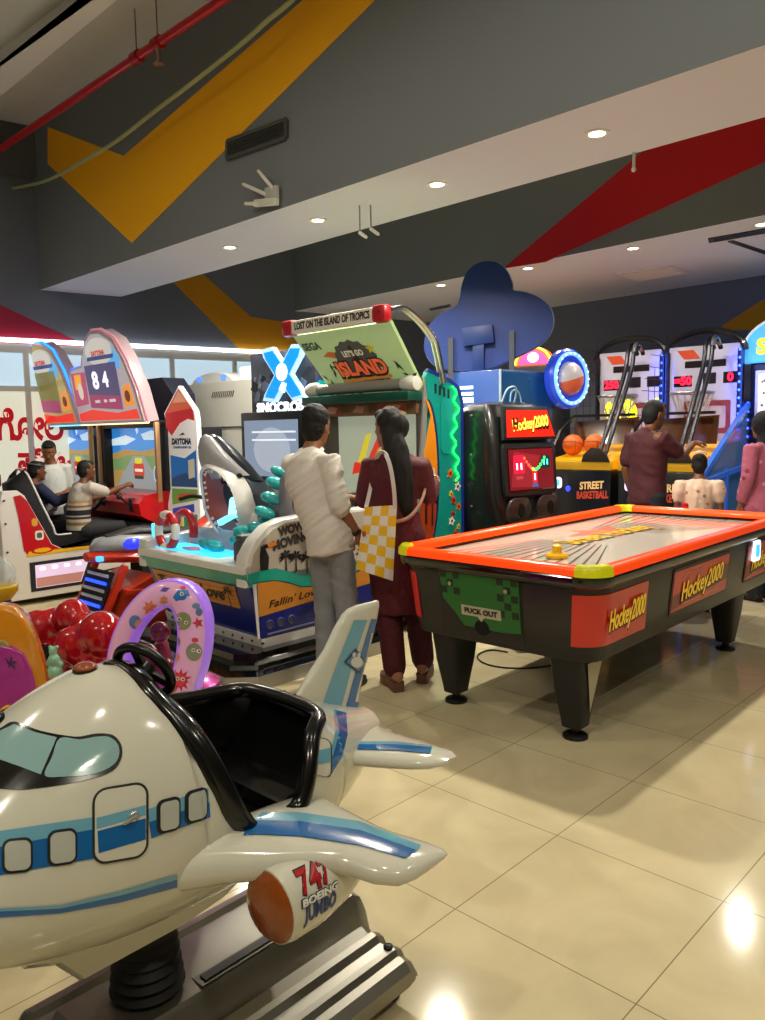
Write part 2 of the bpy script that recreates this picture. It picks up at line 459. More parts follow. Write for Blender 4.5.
def make_plane():
    PW = M('#d6d4c4', .14, coat=.6, var=.03, vscale=5); PBLK = M('#0b0b0c', .2, coat=.25)
    BL = M('#1b64a8', .16, coat=.6); LB = M('#6fabc4', .16, coat=.6); PANE = M('#8db3b3', .12, coat=.6); GREYW = M('#b9bcb2', .15, coat=.5)
    t = thing('aeroplane_ride', 'white coin operated aeroplane ride with blue stripes and black open cockpit, nearest to the viewer', 'kiddie ride', (-.491, 1.744, 0), R(227))
    bpy.context.view_layer.update()
    TAB = [  # x, top, bottom, half width, p_up, z of widest
        (-.66, .665, .625, .012, 2.0, .645), (-.64, .69, .60, .055, 2.0, .645), (-.60, .705, .575, .085, 2.0, .645), (-.50, .745, .535, .135, 2.1, .65), (-.40, .785, .495, .185, 2.2, .66),
        (-.30, .835, .465, .225, 2.3, .67), (-.18, .855, .45, .245, 2.3, .675), (-.05, .90, .445, .255, 2.2, .675), (.04, .955, .445, .26, 2.0, .675),
        (.12, 1.0, .45, .262, 1.9, .675), (.20, 1.012, .455, .26, 1.85, .675), (.28, .99, .465, .255, 1.85, .675), (.38, .94, .49, .24, 1.9, .675), (.48, .875, .52, .215, 1.95, .67),
        (.58, .805, .555, .17, 2.0, .67), (.66, .745, .59, .115, 2.0, .665), (.70, .71, .62, .065, 2.0, .665), (.715, .675, .65, .012, 2.0, .665)]
    PORT = [(-.365, 2.0), (-.35, .822), (-.335, .795), (-.305, .795), (-.27, .79), (-.235, .775), (-.21, .74), (-.19, .69), (-.165, .645), (-.10, .64), (-.02, .645), (.02, .70), (.05, .80), (.075, .89), (.10, .955), (.125, 2.0)]
    STAR = [(-.365, 2.0), (-.35, .822), (-.335, .797), (-.31, .80), (-.27, .80), (-.20, .80), (-.05, .81), (.02, .845), (.06, .89), (.10, .955), (.125, 2.0)]
    def lerp(tab, x):
        if x <= tab[0][0]: return tab[0][1]
        for i in range(len(tab)-1):
            if x <= tab[i+1][0]:
                f = (x-tab[i][0])/(tab[i+1][0]-tab[i][0]); return tab[i][1]+(tab[i+1][1]-tab[i][1])*f
        return tab[-1][1]
    def section(x, shrink=0.0):
        top, bot, hw, pu, zc = interp(TAB, x)
        top -= shrink; bot += shrink; hw = max(.004, hw-shrink)
        return top, bot, hw, pu, zc
    def pt(x, phi, sh=0.0):
        top, bot, hw, pu, zc = section(x, sh); c, s = math.cos(phi), math.sin(phi)
        p = pu if s > 0 else 2.2; hh = (top-zc) if s > 0 else (zc-bot)
        return Vector((x, hw*math.copysign(abs(c)**(2/p), c), zc+hh*math.copysign(abs(s)**(2/p), s)))
    def phi_of(x, z, sh=0.0):
        top, bot, hw, pu, zc = section(x, sh)
        if z >= top-1e-4: return PI/2
        if z >= zc: return math.asin(min(1, ((z-zc)/(top-zc))**(pu/2)))
        return -math.asin(min(1, ((zc-z)/(zc-bot))**(2.2/2)))
    xs = sorted(set([round(-.66+.0125*i, 4) for i in range(111)] + [-.66, -.655, -.645, .7, .708, .715]))
    xs = [x for x in xs if -.66 <= x <= .715]
    N = 56; m = MB(); rows = []
    def cuts(x):
        zp = lerp(PORT, x) if -.365 < x < .125 else 9; zs = lerp(STAR, x) if -.365 < x < .125 else 9
        return phi_of(x, zp), phi_of(x, zs)
    for x in xs:
        fp, fs = cuts(x); a1 = -PI-fs
        rows.append([pt(x, fp+(a1-fp)*k/N) for k in range(N+1)])
    m.loft(rows, closed=False, caps=False)
    bmesh.ops.remove_doubles(m.bm, verts=m.bm.verts, dist=2e-4)
    fus = m.build('fuselage', PW, t, angle=50)
    bv = bvh_world(fus)
    # black rim along the cut, inner tub
    rim_p = []; rim_s = []
    for x in [(-.362+.482*i/90) for i in range(91)]:
        fp, fs = cuts(x)
        if fp < PI/2-.02: rim_p.append(pt(x, fp))
        if fs < PI/2-.02: rim_s.append(pt(x, PI-fs))
    loop = rim_p + list(reversed(rim_s))
    m = MB(); lp = loop[::2]
    for _ in range(5): lp = [(lp[i-1]+lp[i]*2+lp[(i+1) % len(lp)])/4 for i in range(len(lp))]
    lp = spline(lp, 3, closed=True); m.tube(lp, [.021+.006*max(0, min(1, (p.x+.05)/.15)) for p in lp], 12, closed=True)
    m.build('cockpit_rim', PBLK, t)
    m = MB(); rows = []
    for i in range(47):
        x = -.348+.458*i/46; fp, fs = cuts(x)
        P0 = pt(x, fp, .012); S0 = pt(x, PI-fs, .012); hw = section(x)[2]
        f = min(1, min(i, 46-i)/5); fl = .575*f+(1-f)*min(P0.z, S0.z)
        fl = min(fl, P0.z-.004, S0.z-.004)
        w = max(.02, (hw-.05)*f+(1-f)*min(abs(P0.y), .06))
        row = [P0, Vector((x, min(P0.y, w+.02), fl+(P0.z-fl)*.5)), Vector((x, w, fl+.02)), Vector((x, w*.6, fl)), Vector((x, 0, fl)), Vector((x, -w*.6, fl)), Vector((x, -w, fl+.02)), Vector((x, max(S0.y, -w-.02), fl+(S0.z-fl)*.5)), S0]
        rows.append(row)
    m.loft(rows, closed=False, caps=False)
    tub = m.build('cockpit_tub', PBLK, t)
    m = MB()
    m.loft([[Vector((x, y, z)) for (x, z) in ((-.33, .58), (-.19, .58), (-.18, .62), (-.20, .635), (-.26, .64), (-.29, .68), (-.315, .755), (-.34, .755))] for y in (-.16, -.13, 0, .13, .16)])
    m.build('seat', PBLK, t)
    m = MB(); band = []                                                            # black cowl round the back edge of the hump
    def edge_x(tab, ph):
        x = .124
        while x > -.03:
            if phi_of(x, lerp(tab, x)) <= ph: return x
            x -= .002
        return -.03
    for k in range(61):
        a = -1.0+2*k/60; lowp = phi_of(-.01, .66); lows = phi_of(.0, .83)
        ph = PI/2-(PI/2-(lowp if a > 0 else lows))*abs(a); x = edge_x(PORT if a > 0 else STAR, ph)
        f = ph if a > 0 else PI-ph; w_ = .042-.014*abs(a)
        def on(xx, lift):
            p = pt(xx, f); c = pt(xx, 0); c = Vector((xx, 0, section(xx)[4])); return p+(p-c).normalized()*lift
        band.append([on(x-.004, .002), on(x, .011), on(x+w_*.5, .010), on(x+w_*.9, .006), on(x+w_, .0)])
    m.loft(band, closed=False, caps=False); m.build('cockpit_cowl', PBLK, t, angle=60)
    # steering wheel on the cowl
    m = MB(); c = Vector((.07, .0, .975)); ax = Vector((-.8, -.3, .42)).normalized()
    m.torus(c, ax, .068, .0115, 36, 10)
    m.cyl(c-ax*.05, c+ax*.008, .022, .026); m.cyl(c-ax*.10, c-ax*.04, .03, .02)
    x_, y_ = m.frame(ax)
    for k in range(3):
        a = R(90+120*k); m.bar(c, c+(x_*math.cos(a)+y_*math.sin(a))*.066, .022, .008, up=ax)
    m.build('steering_wheel', M('#121214', .3), t)
    m = MB(); m.lathe([(.024, -.004), (.024, .004), (.021, .008), (.013, .013), (0, .015)], pt(.205, PI/2), (0, 0, 1), 20); m.build('beacon_lamp', M('#9a4a1c', .15, coat=.6), t)
    m = MB(); m.lathe([(.026, -.006), (.026, .001), (.022, .003)], pt(.205, PI/2), (0, 0, 1), 20); m.build('beacon_base', PBLK, t)
    # ---- painted windscreen, door, windows, stripes
    strip('window_stripe', [(-60, 850), (0, 831), (94, 817)], [(-60, 872), (0, 850), (94, 834)], bv, LB, t, mirror=True)
    strip('window_stripe', [(-60, 868), (0, 847), (94, 829)], [(-60, 892), (0, 875), (95, 858)], bv, BL, t, .0017, mirror=True)
    strip('window_stripe', [(148, 809), (208, 788)], [(149, 824), (209, 803)], bv, LB, t, mirror=True)
    strip('window_stripe', [(149, 822), (209, 802)], [(151, 838), (210, 817)], bv, BL, t, .0017, mirror=True)
    strip('lower_stripe', [(-80, 910), (0, 908), (60, 905), (120, 891), (177, 874)], [(-80, 912), (0, 911), (60, 908), (120, 895), (177, 879)], bv, LB, t, .0022, mirror=True)
    strip('lower_stripe', [(-80, 911), (0, 909), (60, 907), (120, 893), (177, 877)], [(-80, 920), (0, 917), (60, 913), (120, 902), (177, 887)], bv, BL, t, .0017, mirror=True)
    def sm(pl): return [(q.x, q.y) for q in spline([(a_, b_, 0) for a_, b_ in pl], 4, closed=True)]
    ws = [(-55, 760), (-20, 738), (0, 729), (15, 722), (40, 731), (75, 737), (95, 734), (112, 735), (121, 745), (121, 759), (112, 771), (90, 779), (55, 786), (20, 790), (-10, 789), (-55, 800)]
    decal('windscreen_border', sm(ws), bv, PBLK, t, .0018, 6, mirror=True)
    decal('windscreen_pane', [(-40, 752), (-15, 739), (0, 732), (15, 725), (36, 733), (57, 738), (41, 775), (20, 767), (0, 760), (-30, 775)], bv, PANE, t, .003, 5, mirror=True)
    decal('windscreen_pane', sm([(60, 739), (80, 740), (98, 737), (110, 738), (118, 746), (118, 758), (109, 768), (90, 775), (65, 777), (45, 776), (52, 758)]), bv, PANE, t, .003, 5, mirror=True)
    DARK = M('#2a2f31', .3)
    dr = rr_px(92, 785, 148, 861, -.17, .25)
    decal('door_outline', dr, bv, DARK, t, .0024, 6, mirror=True)
    dp = rr_px(94.5, 787.5, 145.5, 858.5, -.17, .23); door = decal('door_panel', dp, bv, PW, t, .0030, 6, mirror=True)
    strip('door_stripe', [(96, 818), (145, 805)], [(96, 829), (145, 815)], bv, LB, door, .0036, mirror=True)
    strip('door_stripe', [(97, 831), (145, 818)], [(98, 853), (145, 839)], bv, BL, door, .0036, mirror=True)
    dh = [pinv for pinv in ()]
    m = MB(); loc, n, _, _ = bv.ray_cast(CAM, ray(133, 816)); lc = t.matrix_world.inverted() @ loc
    m.ball(lc+Vector((0, .004, 0)), (.011, .005, .011), 12, 8); m.capsule([lc+Vector((0, .008, 0)), lc+Vector((.022, .008, -.004))], [.004, .003], 8); m.build('door_handle', M('#b8bcb8', .25, metal=.6), door)
    for (x0, y0, x1, y1, sk) in ((2, 838, 33, 873, -.10), (47, 829, 77, 865, -.14), (156, 798, 180, 832, -.24), (184, 789, 207, 822, -.27), (-50, 848, -12, 884, -.05)):
        f = decal('cabin_window', rr_px(x0, y0, x1, y1, sk, .28), bv, DARK, t, .0024, 5, mirror=True)
        decal('window_pane', rr_px(x0+3, y0+3, x1-2.5, y1-3, sk, .26), bv, GREYW, f, .0065, 6, mirror=True)
    # tail side: stripes sweeping up, small window and door
    strip('tail_stripe', [(333, 710), (336, 728), (330, 752), (318, 775)], [(346, 713), (347, 735), (342, 757), (328, 776)], bv, LB, t, .0018, mirror=True)
    strip('tail_stripe', [(335, 710), (339, 730), (333, 754), (320, 776)], [(346, 714), (347, 735), (341, 757), (329, 777)], bv, BL, t, .0022, mirror=True)
    decal('tail_door', rr_px(311, 738, 331, 776, .18, .35), bv, DARK, t, .0026, 4)
    decal('tail_door_panel', rr_px(311.5, 739, 329.5, 775.5, .18, .33), bv, PW, t, .0032, 4, mirror=True)
    strip('tail_door_stripe', [(312, 752), (329, 748)], [(313, 765), (329, 762)], bv, LB, t, .0038, mirror=True)
    decal('tail_window', rr_px(300, 750, 313, 775, .05, .25), bv, BL, t, .0026, 4, mirror=True)
    decal('tail_window_pane', rr_px(302, 754, 310, 771, .05, .2), bv, GREYW, t, .0034, 4, mirror=True)
    # ---- wings
    def wing(sy, name):
        m = MB(); secs = []
        spec = [  # y, LE x, TE x, mid z, half thickness
            (.17, .26, -.27, .612, .040), (.22, .225, -.265, .618, .060), (.25, .17, -.257, .622, .058), (.30, .10, -.252, .622, .048), (.36, .03, -.252, .620, .040), (.40, -.03, -.255, .617, .036), (.44, -.08, -.26, .614, .033), (.47, -.095, -.27, .612, .031),
            (.52, -.11, -.287, .608, .029), (.56, -.135, -.292, .606, .024), (.575, -.165, -.287, .606, .014), (.58, -.19, -.27, .606, .004)]
        for (y, le, te, z, h) in spec:
            ring = []; ch = le-te
            for k in range(28):
                a = 2*PI*k/28; u = (1+math.cos(a))/2; th = h*abs(math.sin(a))**.75*(.55+.65*u)
                ring.append(Vector((te+ch*u, y*sy, z+(th if math.sin(a) >= 0 else -th*.8))))
            secs.append(ring)
        m.loft(secs); w = m.build(name, PW, t, angle=60); return w
    wl = wing(1, 'wing'); wing(-1, 'wing')
    bw = bvh_world(wl)
    strip('wing_stripe', [(250, 824), (262, 813), (300, 813), (360, 822), (421, 846)], [(246, 832), (258, 824), (300, 825), (360, 834), (415, 853)], bw, LB, wl, .002)
    strip('wing_stripe', [(246, 830), (258, 821), (300, 822), (360, 831), (416, 851)], [(243, 836), (256, 835), (300, 837), (360, 846), (405, 859)], bw, BL, wl, .0026)
    for sy in (1, -1):
        m = MB(); rows = []
        for (x, r_, zz) in ((.03, .001, .555), (.03, .070, .555), (.028, .075, .555), (.01, .079, .556), (-.06, .082, .560), (-.13, .074, .566), (-.19, .058, .574), (-.235, .04, .585), (-.26, .02, .59), (-.263, .001, .59)):
            rows.append([Vector((x, .372*sy+r_*math.cos(2*PI*k/36), zz+r_*math.sin(2*PI*k/36))) for k in range(36)])
        m.loft(rows); e = m.build('engine', PW, t)
        m = MB(); m.lathe([(.0, .022), (.03, .020), (.060, .011), (.072, 0), (.072, -.004)], (.031, .372*sy, .555), (1, 0, 0), 32, ref=(0, 0, 1)); ln = m.build('engine_lamp', M('#94480e', .14, coat=.6, bump=.3, bscale=90), e)
        if sy > 0: be = bvh_world(e)
    # 747 BOEING JUMBO on the engine side
    ti = t.matrix_world.inverted()
    loc, n, _, _ = be.ray_cast(CAM, ray(319, 893)); lc = ti @ loc; nn = (ti.to_3x3() @ n).normalized()
    if nn.y < 0: nn = -nn
    xd = Vector((-1, 0, 0)); xd = (xd - nn*xd.dot(nn)).normalized(); yd = nn.cross(xd)
    REDT = M('#b01822', .3)
    def wrap(o):  # lettering laid on the nacelle's surface
        for v in o.data.vertices:
            p = t.matrix_world @ v.co; lift = (v.co-lc).dot(nn)
            l2, n2, _, _ = be.ray_cast(p+(t.matrix_world.to_3x3() @ nn)*.1, -(t.matrix_world.to_3x3() @ nn))
            if l2 is not None: v.co = (ti @ l2) + nn*(.0015+max(0, lift)*.5)
        return o
    sh = yd*.034
    OUTL = M('#33363e', .3)
    for (s, mt, hh, oy, bo, wdt, lf) in (('747', OUTL, .041, .029, .085, .087, .0), ('747', REDT, .040, .029, .045, .083, .0012), ('BOEING', OUTL, .0135, -.003, .12, .098, .0008), ('BOEING', M('#e4e4de', .3), .0125, -.003, .06, .093, .0022), ('JUMBO', M('#2b3f74', .3), .028, -.029, .06, .086, .0)):
        o = text('lettering', s, mt, t, lc+yd*oy+xd*0.0, xd, yd, hh, .0006, bold=bo, shear=.15, width=wdt, lift=.001+lf); wrap(o)
        for v in o.data.vertices: v.co += nn*lf
    # ---- tailplane and fin
    for sy in (1, -1):
        m = MB(); secs = []
        for (y, le, te, z, h) in ((.03, -.36, -.62, .655, .026), (.10, -.37, -.615, .657, .032), (.16, -.385, -.60, .66, .028), (.24, -.41, -.595, .666, .025), (.32, -.44, -.585, .673, .021), (.37, -.465, -.575, .678, .016), (.395, -.495, -.555, .68, .005)):
            ring = []
            for k in range(20):
                a = 2*PI*k/20; u = (1+math.cos(a))/2; th = h*abs(math.sin(a))**.8*(.6+.5*u)
                ring.append(Vector((te+(le-te)*u, y*sy, z+(th if math.sin(a) >= 0 else -th))))
            secs.append(ring)
        m.loft(secs); tp = m.build('tailplane', PW, t, angle=60)
        if sy > 0: bt = bvh_world(tp)
    strip('tailplane_stripe', [(360, 742), (395, 742), (432, 746)], [(358, 746), (395, 747), (431, 750)], bt, LB, t, .002)
    strip('tailplane_stripe', [(359, 745), (395, 745), (432, 748)], [(357, 750), (395, 751), (430, 754)], bt, BL, t, .0025)
    m = MB(); secs = []
    for (z, f, b, h) in ((.66, -.46, -.60, .035), (.72, -.45, -.600, .033), (.775, -.40, -.618, .028), (.80, -.375, -.625, .026), (.84, -.41, -.644, .023), (.90, -.478, -.668, .021), (.95, -.515, -.688, .019), (.985, -.548, -.698, .016), (.998, -.57, -.697, .010), (1.003, -.60, -.69, .003)):
        ring = []
        for k in range(24):
            a = 2*PI*k/24; u = (1+math.cos(a))/2; th = h*abs(math.sin(a))**.7*(.55+.6*u)
            ring.append(Vector((b+(f-b)*u, th if math.sin(a) >= 0 else -th, z)))
        secs.append(ring)
    m.loft(secs); fin = m.build('tail_fin', PW, t, angle=60); bf = bvh_world(fin)
    strip('fin_stripe', [(354, 620), (340, 655), (322, 704)], [(367, 620), (355, 655), (341, 707)], bf, LB, fin, .0015)
    strip('fin_stripe', [(371, 619), (360, 655), (345, 708)], [(378, 619), (372, 660), (361, 709)], bf, BL, fin, .0015)
    decal('fin_badge', [(355, 648), (367, 663), (358, 674), (343, 662)], bf, M('#3a4a6c', .3), fin, .003, 4)
    decal('fin_badge', [(355, 651), (364, 663), (358, 671), (346, 662)], bf, M('#5f93b4', .3), fin, .0035, 4)
    decal('fin_badge', ell(6, 5.5, 16, 356, 662), bf, M('#dcdcd4', .3), fin, .004, 3)
    decal('fin_badge', ell(1.6, 2.6, 10, 353, 654.5), bf, M('#dcdcd4', .3), fin, .004, 3)
    decal('fin_badge', ell(1.6, 2.6, 10, 358, 655), bf, M('#dcdcd4', .3), fin, .004, 3)
    # ---- keel wedge, bellows, ribbed metal platform
    m = MB(); m.loft([[Vector((x, y*w, z)) for (y, z) in ((-1, .50), (1, .50), (1, zb+.02), (.7, zb), (-.7, zb), (-1, zb+.02))] for (x, w, zb) in ((.39, .08, .465), (.335, .10, .45), (.288, .10, .391), (.06, .10, .391), (-.05, .10, .405), (-.22, .09, .47))])
    m.build('keel', PW, t)
    m = MB(); pr = [(.062, .235)]
    for k in range(7): z = .24+.026*k; pr += [(.085-.003*k, z+.007), (.064, z+.022)]
    pr += [(.05, .45)]
    m.lathe(pr, (.10, .0, 0), (0, 0, 1), 28); m.build('bellows', M('#17181a', .6), t)
    MET = M('#8d8a82', .34, metal=.75, var=.1, vscale=8)
    prof = [(.300, .06), (.305, .105), (.285, .125), (.262, .128), (.252, .142), (.236, .145), (.224, .132), (.196, .134), (.184, .150), (.166, .153), (.153, .140), (.125, .150), (.105, .215), (.095, .228), (.05, .232)]
    full = prof + [(-y, z) for (y, z) in reversed(prof)] + [(-.30, .06)]
    full = [(.300, .06)] + full[1:-1]
    m = MB(); rows = []
    for (x, s, dz) in ((.31, .90, -.09), (.30, .97, -.03), (.27, 1, 0), (0, 1, 0), (-.30, 1, 0), (-.47, 1, 0), (-.50, .98, -.02), (-.515, .95, -.05)):
        rows.append([Vector((x, y*s, max(.058, z+dz if z > .1 else z))) for (y, z) in full])
    m.loft(rows); base = m.build('platform', MET, t, angle=25)
    m = MB(); m.prism([(-.24, -.012), (.0, -.012), (.0, .012), (-.24, .012)], (0, .072, .2335), (1, 0, 0), (0, 1, 0), .003); m.build('platform_slot', M('#2b2b29', .5), base)
    m = MB(); m.prism([(-.255, -.02), (.015, -.02), (.015, .02), (-.255, .02)], (0, .072, .2305), (1, 0, 0), (0, 1, 0), .0025); m.build('slot_frame', M('#6f6d66', .4, metal=.6), base)
    for (x, y) in ((-.47, .22), (-.47, -.22), (.25, .22), (.25, -.22)):
        m = MB(); m.lathe([(.0, 0), (.034, 0), (.030, .03), (.022, .045), (.022, .075)], (x, y, 0), n=20); m.build('foot', M('#141414', .6), t)
    for (x, y) in ((-.46, .235),):
        m = MB(); m.lathe([(.013, 0), (.013, .006), (.009, .009), (0, .009)], (x, y, .143), n=12); m.build('bolt', M('#2a2a2a', .4, metal=.6), base)
    return t
make_plane()
# ================================================================ AIR HOCKEY TABLE
def make_table():
    t = thing('air_hockey_table', 'black air hockey table with glowing orange rails and red side panels', 'game table', (.486, 3.75, 0), R(47-90))
    # local: x to the right along the front end, y away along the table, z up; front end at y = 0
    W = 1.24; L = 2.74; hw = W/2
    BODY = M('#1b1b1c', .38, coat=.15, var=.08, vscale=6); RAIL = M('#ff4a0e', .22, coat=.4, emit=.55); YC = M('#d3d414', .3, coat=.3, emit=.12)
    TRIM = GLOSSBLACK()
    def ring(w, l, r, z, n=8): return [Vector((p[0], p[1]+L/2, z)) for p in rrect(w, l, r, n)]
    m = MB(); m.loft([ring(W-.17, L-.17, .12, .415), ring(W-.135, L-.135, .14, .44), ring(W-.075, L-.075, .15, .73), ring(W-.07, L-.07, .15, .775)])
    m.build('body', BODY, t, angle=30)
    m = MB(); m.loft([ring(W-.05, L-.05, .13, .77), ring(W-.012, L-.012, .135, .785), ring(W, L, .14, .80), ring(W, L, .14, .825), ring(W-.02, L-.02, .13, .842), ring(W-.08, L-.08, .10, .842), ring(W-.1, L-.1, .09, .82)], caps=False)
    m.build('top_frame', TRIM, t, angle=30)
    # play field
    m = MB(); m.box((0, L/2, .805), (W-.1, L-.1, .02)); pf = m.build('playfield', M('#cfc9bd', .14, coat=.5), t, smooth=False)
    LN = M('#3c1e1a', .6)
    for s, y0 in ((1, .13), (-1, L-.13)):
        for i in range(13):   # speed lines narrowing from each end towards the lettering
            x0 = -.50+1.0*i/12; x1 = x0*.42-.09; y1_ = y0+s*.92
            m = MB(); m.face([(x0-.006, y0, .8178), (x0+.006, y0, .8178), (x1+.003, y1_, .8178), (x1-.003, y1_, .8178)]); m.build('speed_line', LN, pf, smooth=False)
    m = MB(); m.flat([(-.16, -.30), (-.02, -.05), (.10, -.12), (.02, .10), (.14, .30), (-.06, .16), (-.20, .34), (-.18, .05), (-.30, -.05), (-.19, -.08)], (-.085, 1.55, .8160), (1, 0, 0), (0, 1, 0)); m.build('burst', M('#e0705a', .3), pf, smooth=False)
    xd = (.04, 1, 0); yd = (-1, .04, 0)
    text('lettering', 'Street Hockey', M('#2a1a10', .4), pf, (-.075, 1.475, .8182), xd, yd, .17, .0003, bold=.07, width=1.02, lift=0)
    text('lettering', 'Street Hockey', M('#e3b21c', .3, emit=.1), pf, (-.09, 1.47, .8192), xd, yd, .17, .0003, bold=.025, width=1.0, lift=0)
    # orange rails with yellow corners
    for sgn in (-1, 1):
        x = sgn*(hw-.035)
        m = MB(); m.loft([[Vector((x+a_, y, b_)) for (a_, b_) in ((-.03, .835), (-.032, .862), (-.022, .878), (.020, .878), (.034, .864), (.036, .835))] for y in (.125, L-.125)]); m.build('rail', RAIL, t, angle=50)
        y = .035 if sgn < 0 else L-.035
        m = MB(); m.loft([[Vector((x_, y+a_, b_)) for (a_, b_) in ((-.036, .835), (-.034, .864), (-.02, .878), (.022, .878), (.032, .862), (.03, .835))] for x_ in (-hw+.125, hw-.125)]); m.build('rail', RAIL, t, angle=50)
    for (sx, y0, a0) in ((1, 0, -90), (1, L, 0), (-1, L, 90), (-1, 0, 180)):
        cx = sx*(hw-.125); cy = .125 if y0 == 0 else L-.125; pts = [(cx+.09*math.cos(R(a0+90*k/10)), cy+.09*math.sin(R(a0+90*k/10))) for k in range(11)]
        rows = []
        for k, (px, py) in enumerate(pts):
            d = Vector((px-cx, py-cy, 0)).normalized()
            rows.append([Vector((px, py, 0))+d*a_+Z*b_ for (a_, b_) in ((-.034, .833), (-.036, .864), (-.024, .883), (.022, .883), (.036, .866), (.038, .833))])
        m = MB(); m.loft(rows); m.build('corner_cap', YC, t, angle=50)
    # goal slots at each end: a dark gap under the rail
    for y in (.006, L-.006):
        m = MB(); m.box((0, y+.03*(1 if y < 1 else -1), .828), (.42, .075, .014)); m.build('goal_slot', BLACK(), t, smooth=False)
    # legs: tapering wedges with a pale triangular inlay and a round foot
    for (x, y) in ((-.365, .25), (.385, .22), (-.365, 2.30), (.40, 2.20)):
        m = MB(); m.loft([[Vector((x+a_*w, y+b_*d, z)) for (a_, b_) in rrect(2, 2, .35, 3)] for (z, w, d) in ((.45, .088, .115), (.40, .088, .115), (.25, .075, .095), (.10, .055, .062), (.06, .05, .055), (.055, .04, .045))])
        lg = m.build('leg', M('#1c1d1d', .45), t, angle=40)
        m = MB(); m.lathe([(.0, 0), (.062, 0), (.062, .012), (.05, .022), (.022, .028), (.022, .06)], (x, y, 0), n=24); m.build('foot', M('#121212', .4), lg)
        if x > 0 and y < 1:
            def lx(z): return x+.009+(.055+.033*min(1, max(0, (z-.10)/.30)))
            m = MB(); m.face([Vector((lx(z), yy, z)) for (yy, z) in ((y-.062, .395), (y+.082, .395), (y+.02, .13))]); m.build('leg_inlay', M('#c9c3a8', .4), lg, smooth=False)
    # PUCK OUT door on the front end
    def fz(z): return .0375+.0225*(1-max(0, min(1, (z-.48)/.25)))   # front face leans in below
    GRN = M('#1f6a2c', .35); G2 = M('#0d2e14', .4)
    y0 = -.0; o = Vector((-.055, .0445, .63)); yv = Vector((0, -.103, 1)).normalized(); xv = Vector((1, 0, 0))
    m = MB(); m.prism(rrect(.50, .36, .015), o+Vector((0, .006, -.01)), xv, yv, .004); door = m.build('puck_door', M('#202020', .4), t, smooth=False)
    m = MB(); m.prism([(-.235, .15), (.225, .15), (.24, .135), (.24, -.12), (.14, -.13), (-.10, -.13), (-.15, -.07), (-.225, .0), (-.24, .135)], o, xv, yv, .006); m.build('door_sticker', GRN, door, smooth=False)
    for i in range(5):
        for j in range(5):
            if (i+j) % 2: continue
            for s in (-1, 1):
                if s < 0 and j > 3-i*.3: continue
                if i > 3 and j > 2: continue
                px = s*(.215-.041*i); py = .13-.041*j
                if abs(px) < .11: continue
                m = MB(); m.flat([(px-.02, py-.018), (px+.02, py-.018), (px+.02, py+.018), (px-.02, py+.018)], o-Vector((0, .0068, 0)), xv, yv); m.build('checker', G2, door, smooth=False)
    m = MB(); m.prism([(-.11, .026), (.13, .026), (.13, -.026), (.03, -.026), (.01, -.05), (-.01, -.026), (-.11, -.026)], o+xv*.0-yv*.045-Vector((0, .0062, 0)), xv, yv, .002); pl = m.build('sign_plate', M('#b9b39a', .4), door, smooth=False)
    text('lettering', 'PUCK OUT', M('#15180f', .5), door, o-yv*.045+xv*.01-Vector((0, .0085, 0)), xv, yv, .026, .0006, bold=.05, width=.20)
    m = MB(); m.prism(ell(.045, .04, 20), o-yv*.125+xv*.01-Vector((0, .003, 0)), xv, yv, .004); m.build('puck_hole', M('#050505', .8), door, smooth=False)
    for sx in (-1, 1):
        m = MB(); m.cyl(o+xv*(.17*sx)+yv*.085-Vector((0, .004, 0)), o+xv*(.17*sx)+yv*.085-Vector((0, .016, 0)), .012, .011, 16); m.build('lock', CHROME(), door)
    for x in (-.42, .36):
        m = MB(); m.bar((x, .047, .74), (x, .068, .50), .004, .004); m.build('panel_seam', M('#050505', .6), t, smooth=False)
    # white paint scuffs at the corner stay out: side art panels, red with lettering, on the long sides
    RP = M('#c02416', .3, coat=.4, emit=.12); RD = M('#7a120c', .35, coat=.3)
    def side_panel(y, w, sgn, label_parent, curved=False):
        ox = sgn*(hw-.0395)
        nx = Vector((sgn, 0, 0)); xd = Vector((0, sgn, 0)); yd = Vector((sgn*.103, 0, 1)).normalized()
        c = Vector((sgn*(hw-.0468), y, .625))
        if curved:
            m = MB(); rows = []
            for k in range(15):
                a = R(-90+12+ (78)*k/10) if k <= 10 else R(0)
                def P(z, off):
                    f = max(0, min(1, (z-.44)/.29)); rad = .14+.01*f; ins = .0675-.03*f
                    cx = (hw-ins-rad); cy = ins+rad
                    if k <= 10: return Vector((sgn*(cx+(rad+off)*math.cos(a)), cy+(rad+off)*math.sin(a), z))
                    return Vector((sgn*(cx+rad+off), cy+(k-10)*.095, z))
                rows.append([P(.742, .002), P(.742, .005), P(.495, .005), P(.495, .002)])
            m.loft(rows); p = m.build('art_panel', RP, t, angle=40)
            c = Vector((sgn*(hw-.0435), .345, .62)); w = .42
        else:
            m = MB(); m.prism(rrect(w+.035, .255, .02), c, xd, yd, .003); p0 = m.build('panel_frame', M('#2a2a2a', .4), t, smooth=False)
            m = MB(); m.prism(rrect(w, .22, .012), c+nx*.002, xd, yd, .003); p = m.build('art_panel', RP, t, smooth=False)
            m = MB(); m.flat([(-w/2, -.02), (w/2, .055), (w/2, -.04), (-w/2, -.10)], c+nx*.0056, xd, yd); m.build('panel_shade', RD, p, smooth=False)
            for k in (-1, 1):
                m = MB(); m.flat([(-w*.3, .083*k-.004), (w*.35, .083*k-.002), (w*.35, .083*k+.002), (-w*.3, .083*k+.003)], c+nx*.006, xd, yd); m.build('panel_line', M('#e08a2a', .4), p, smooth=False)
        return c, xd, yd, nx, p, w
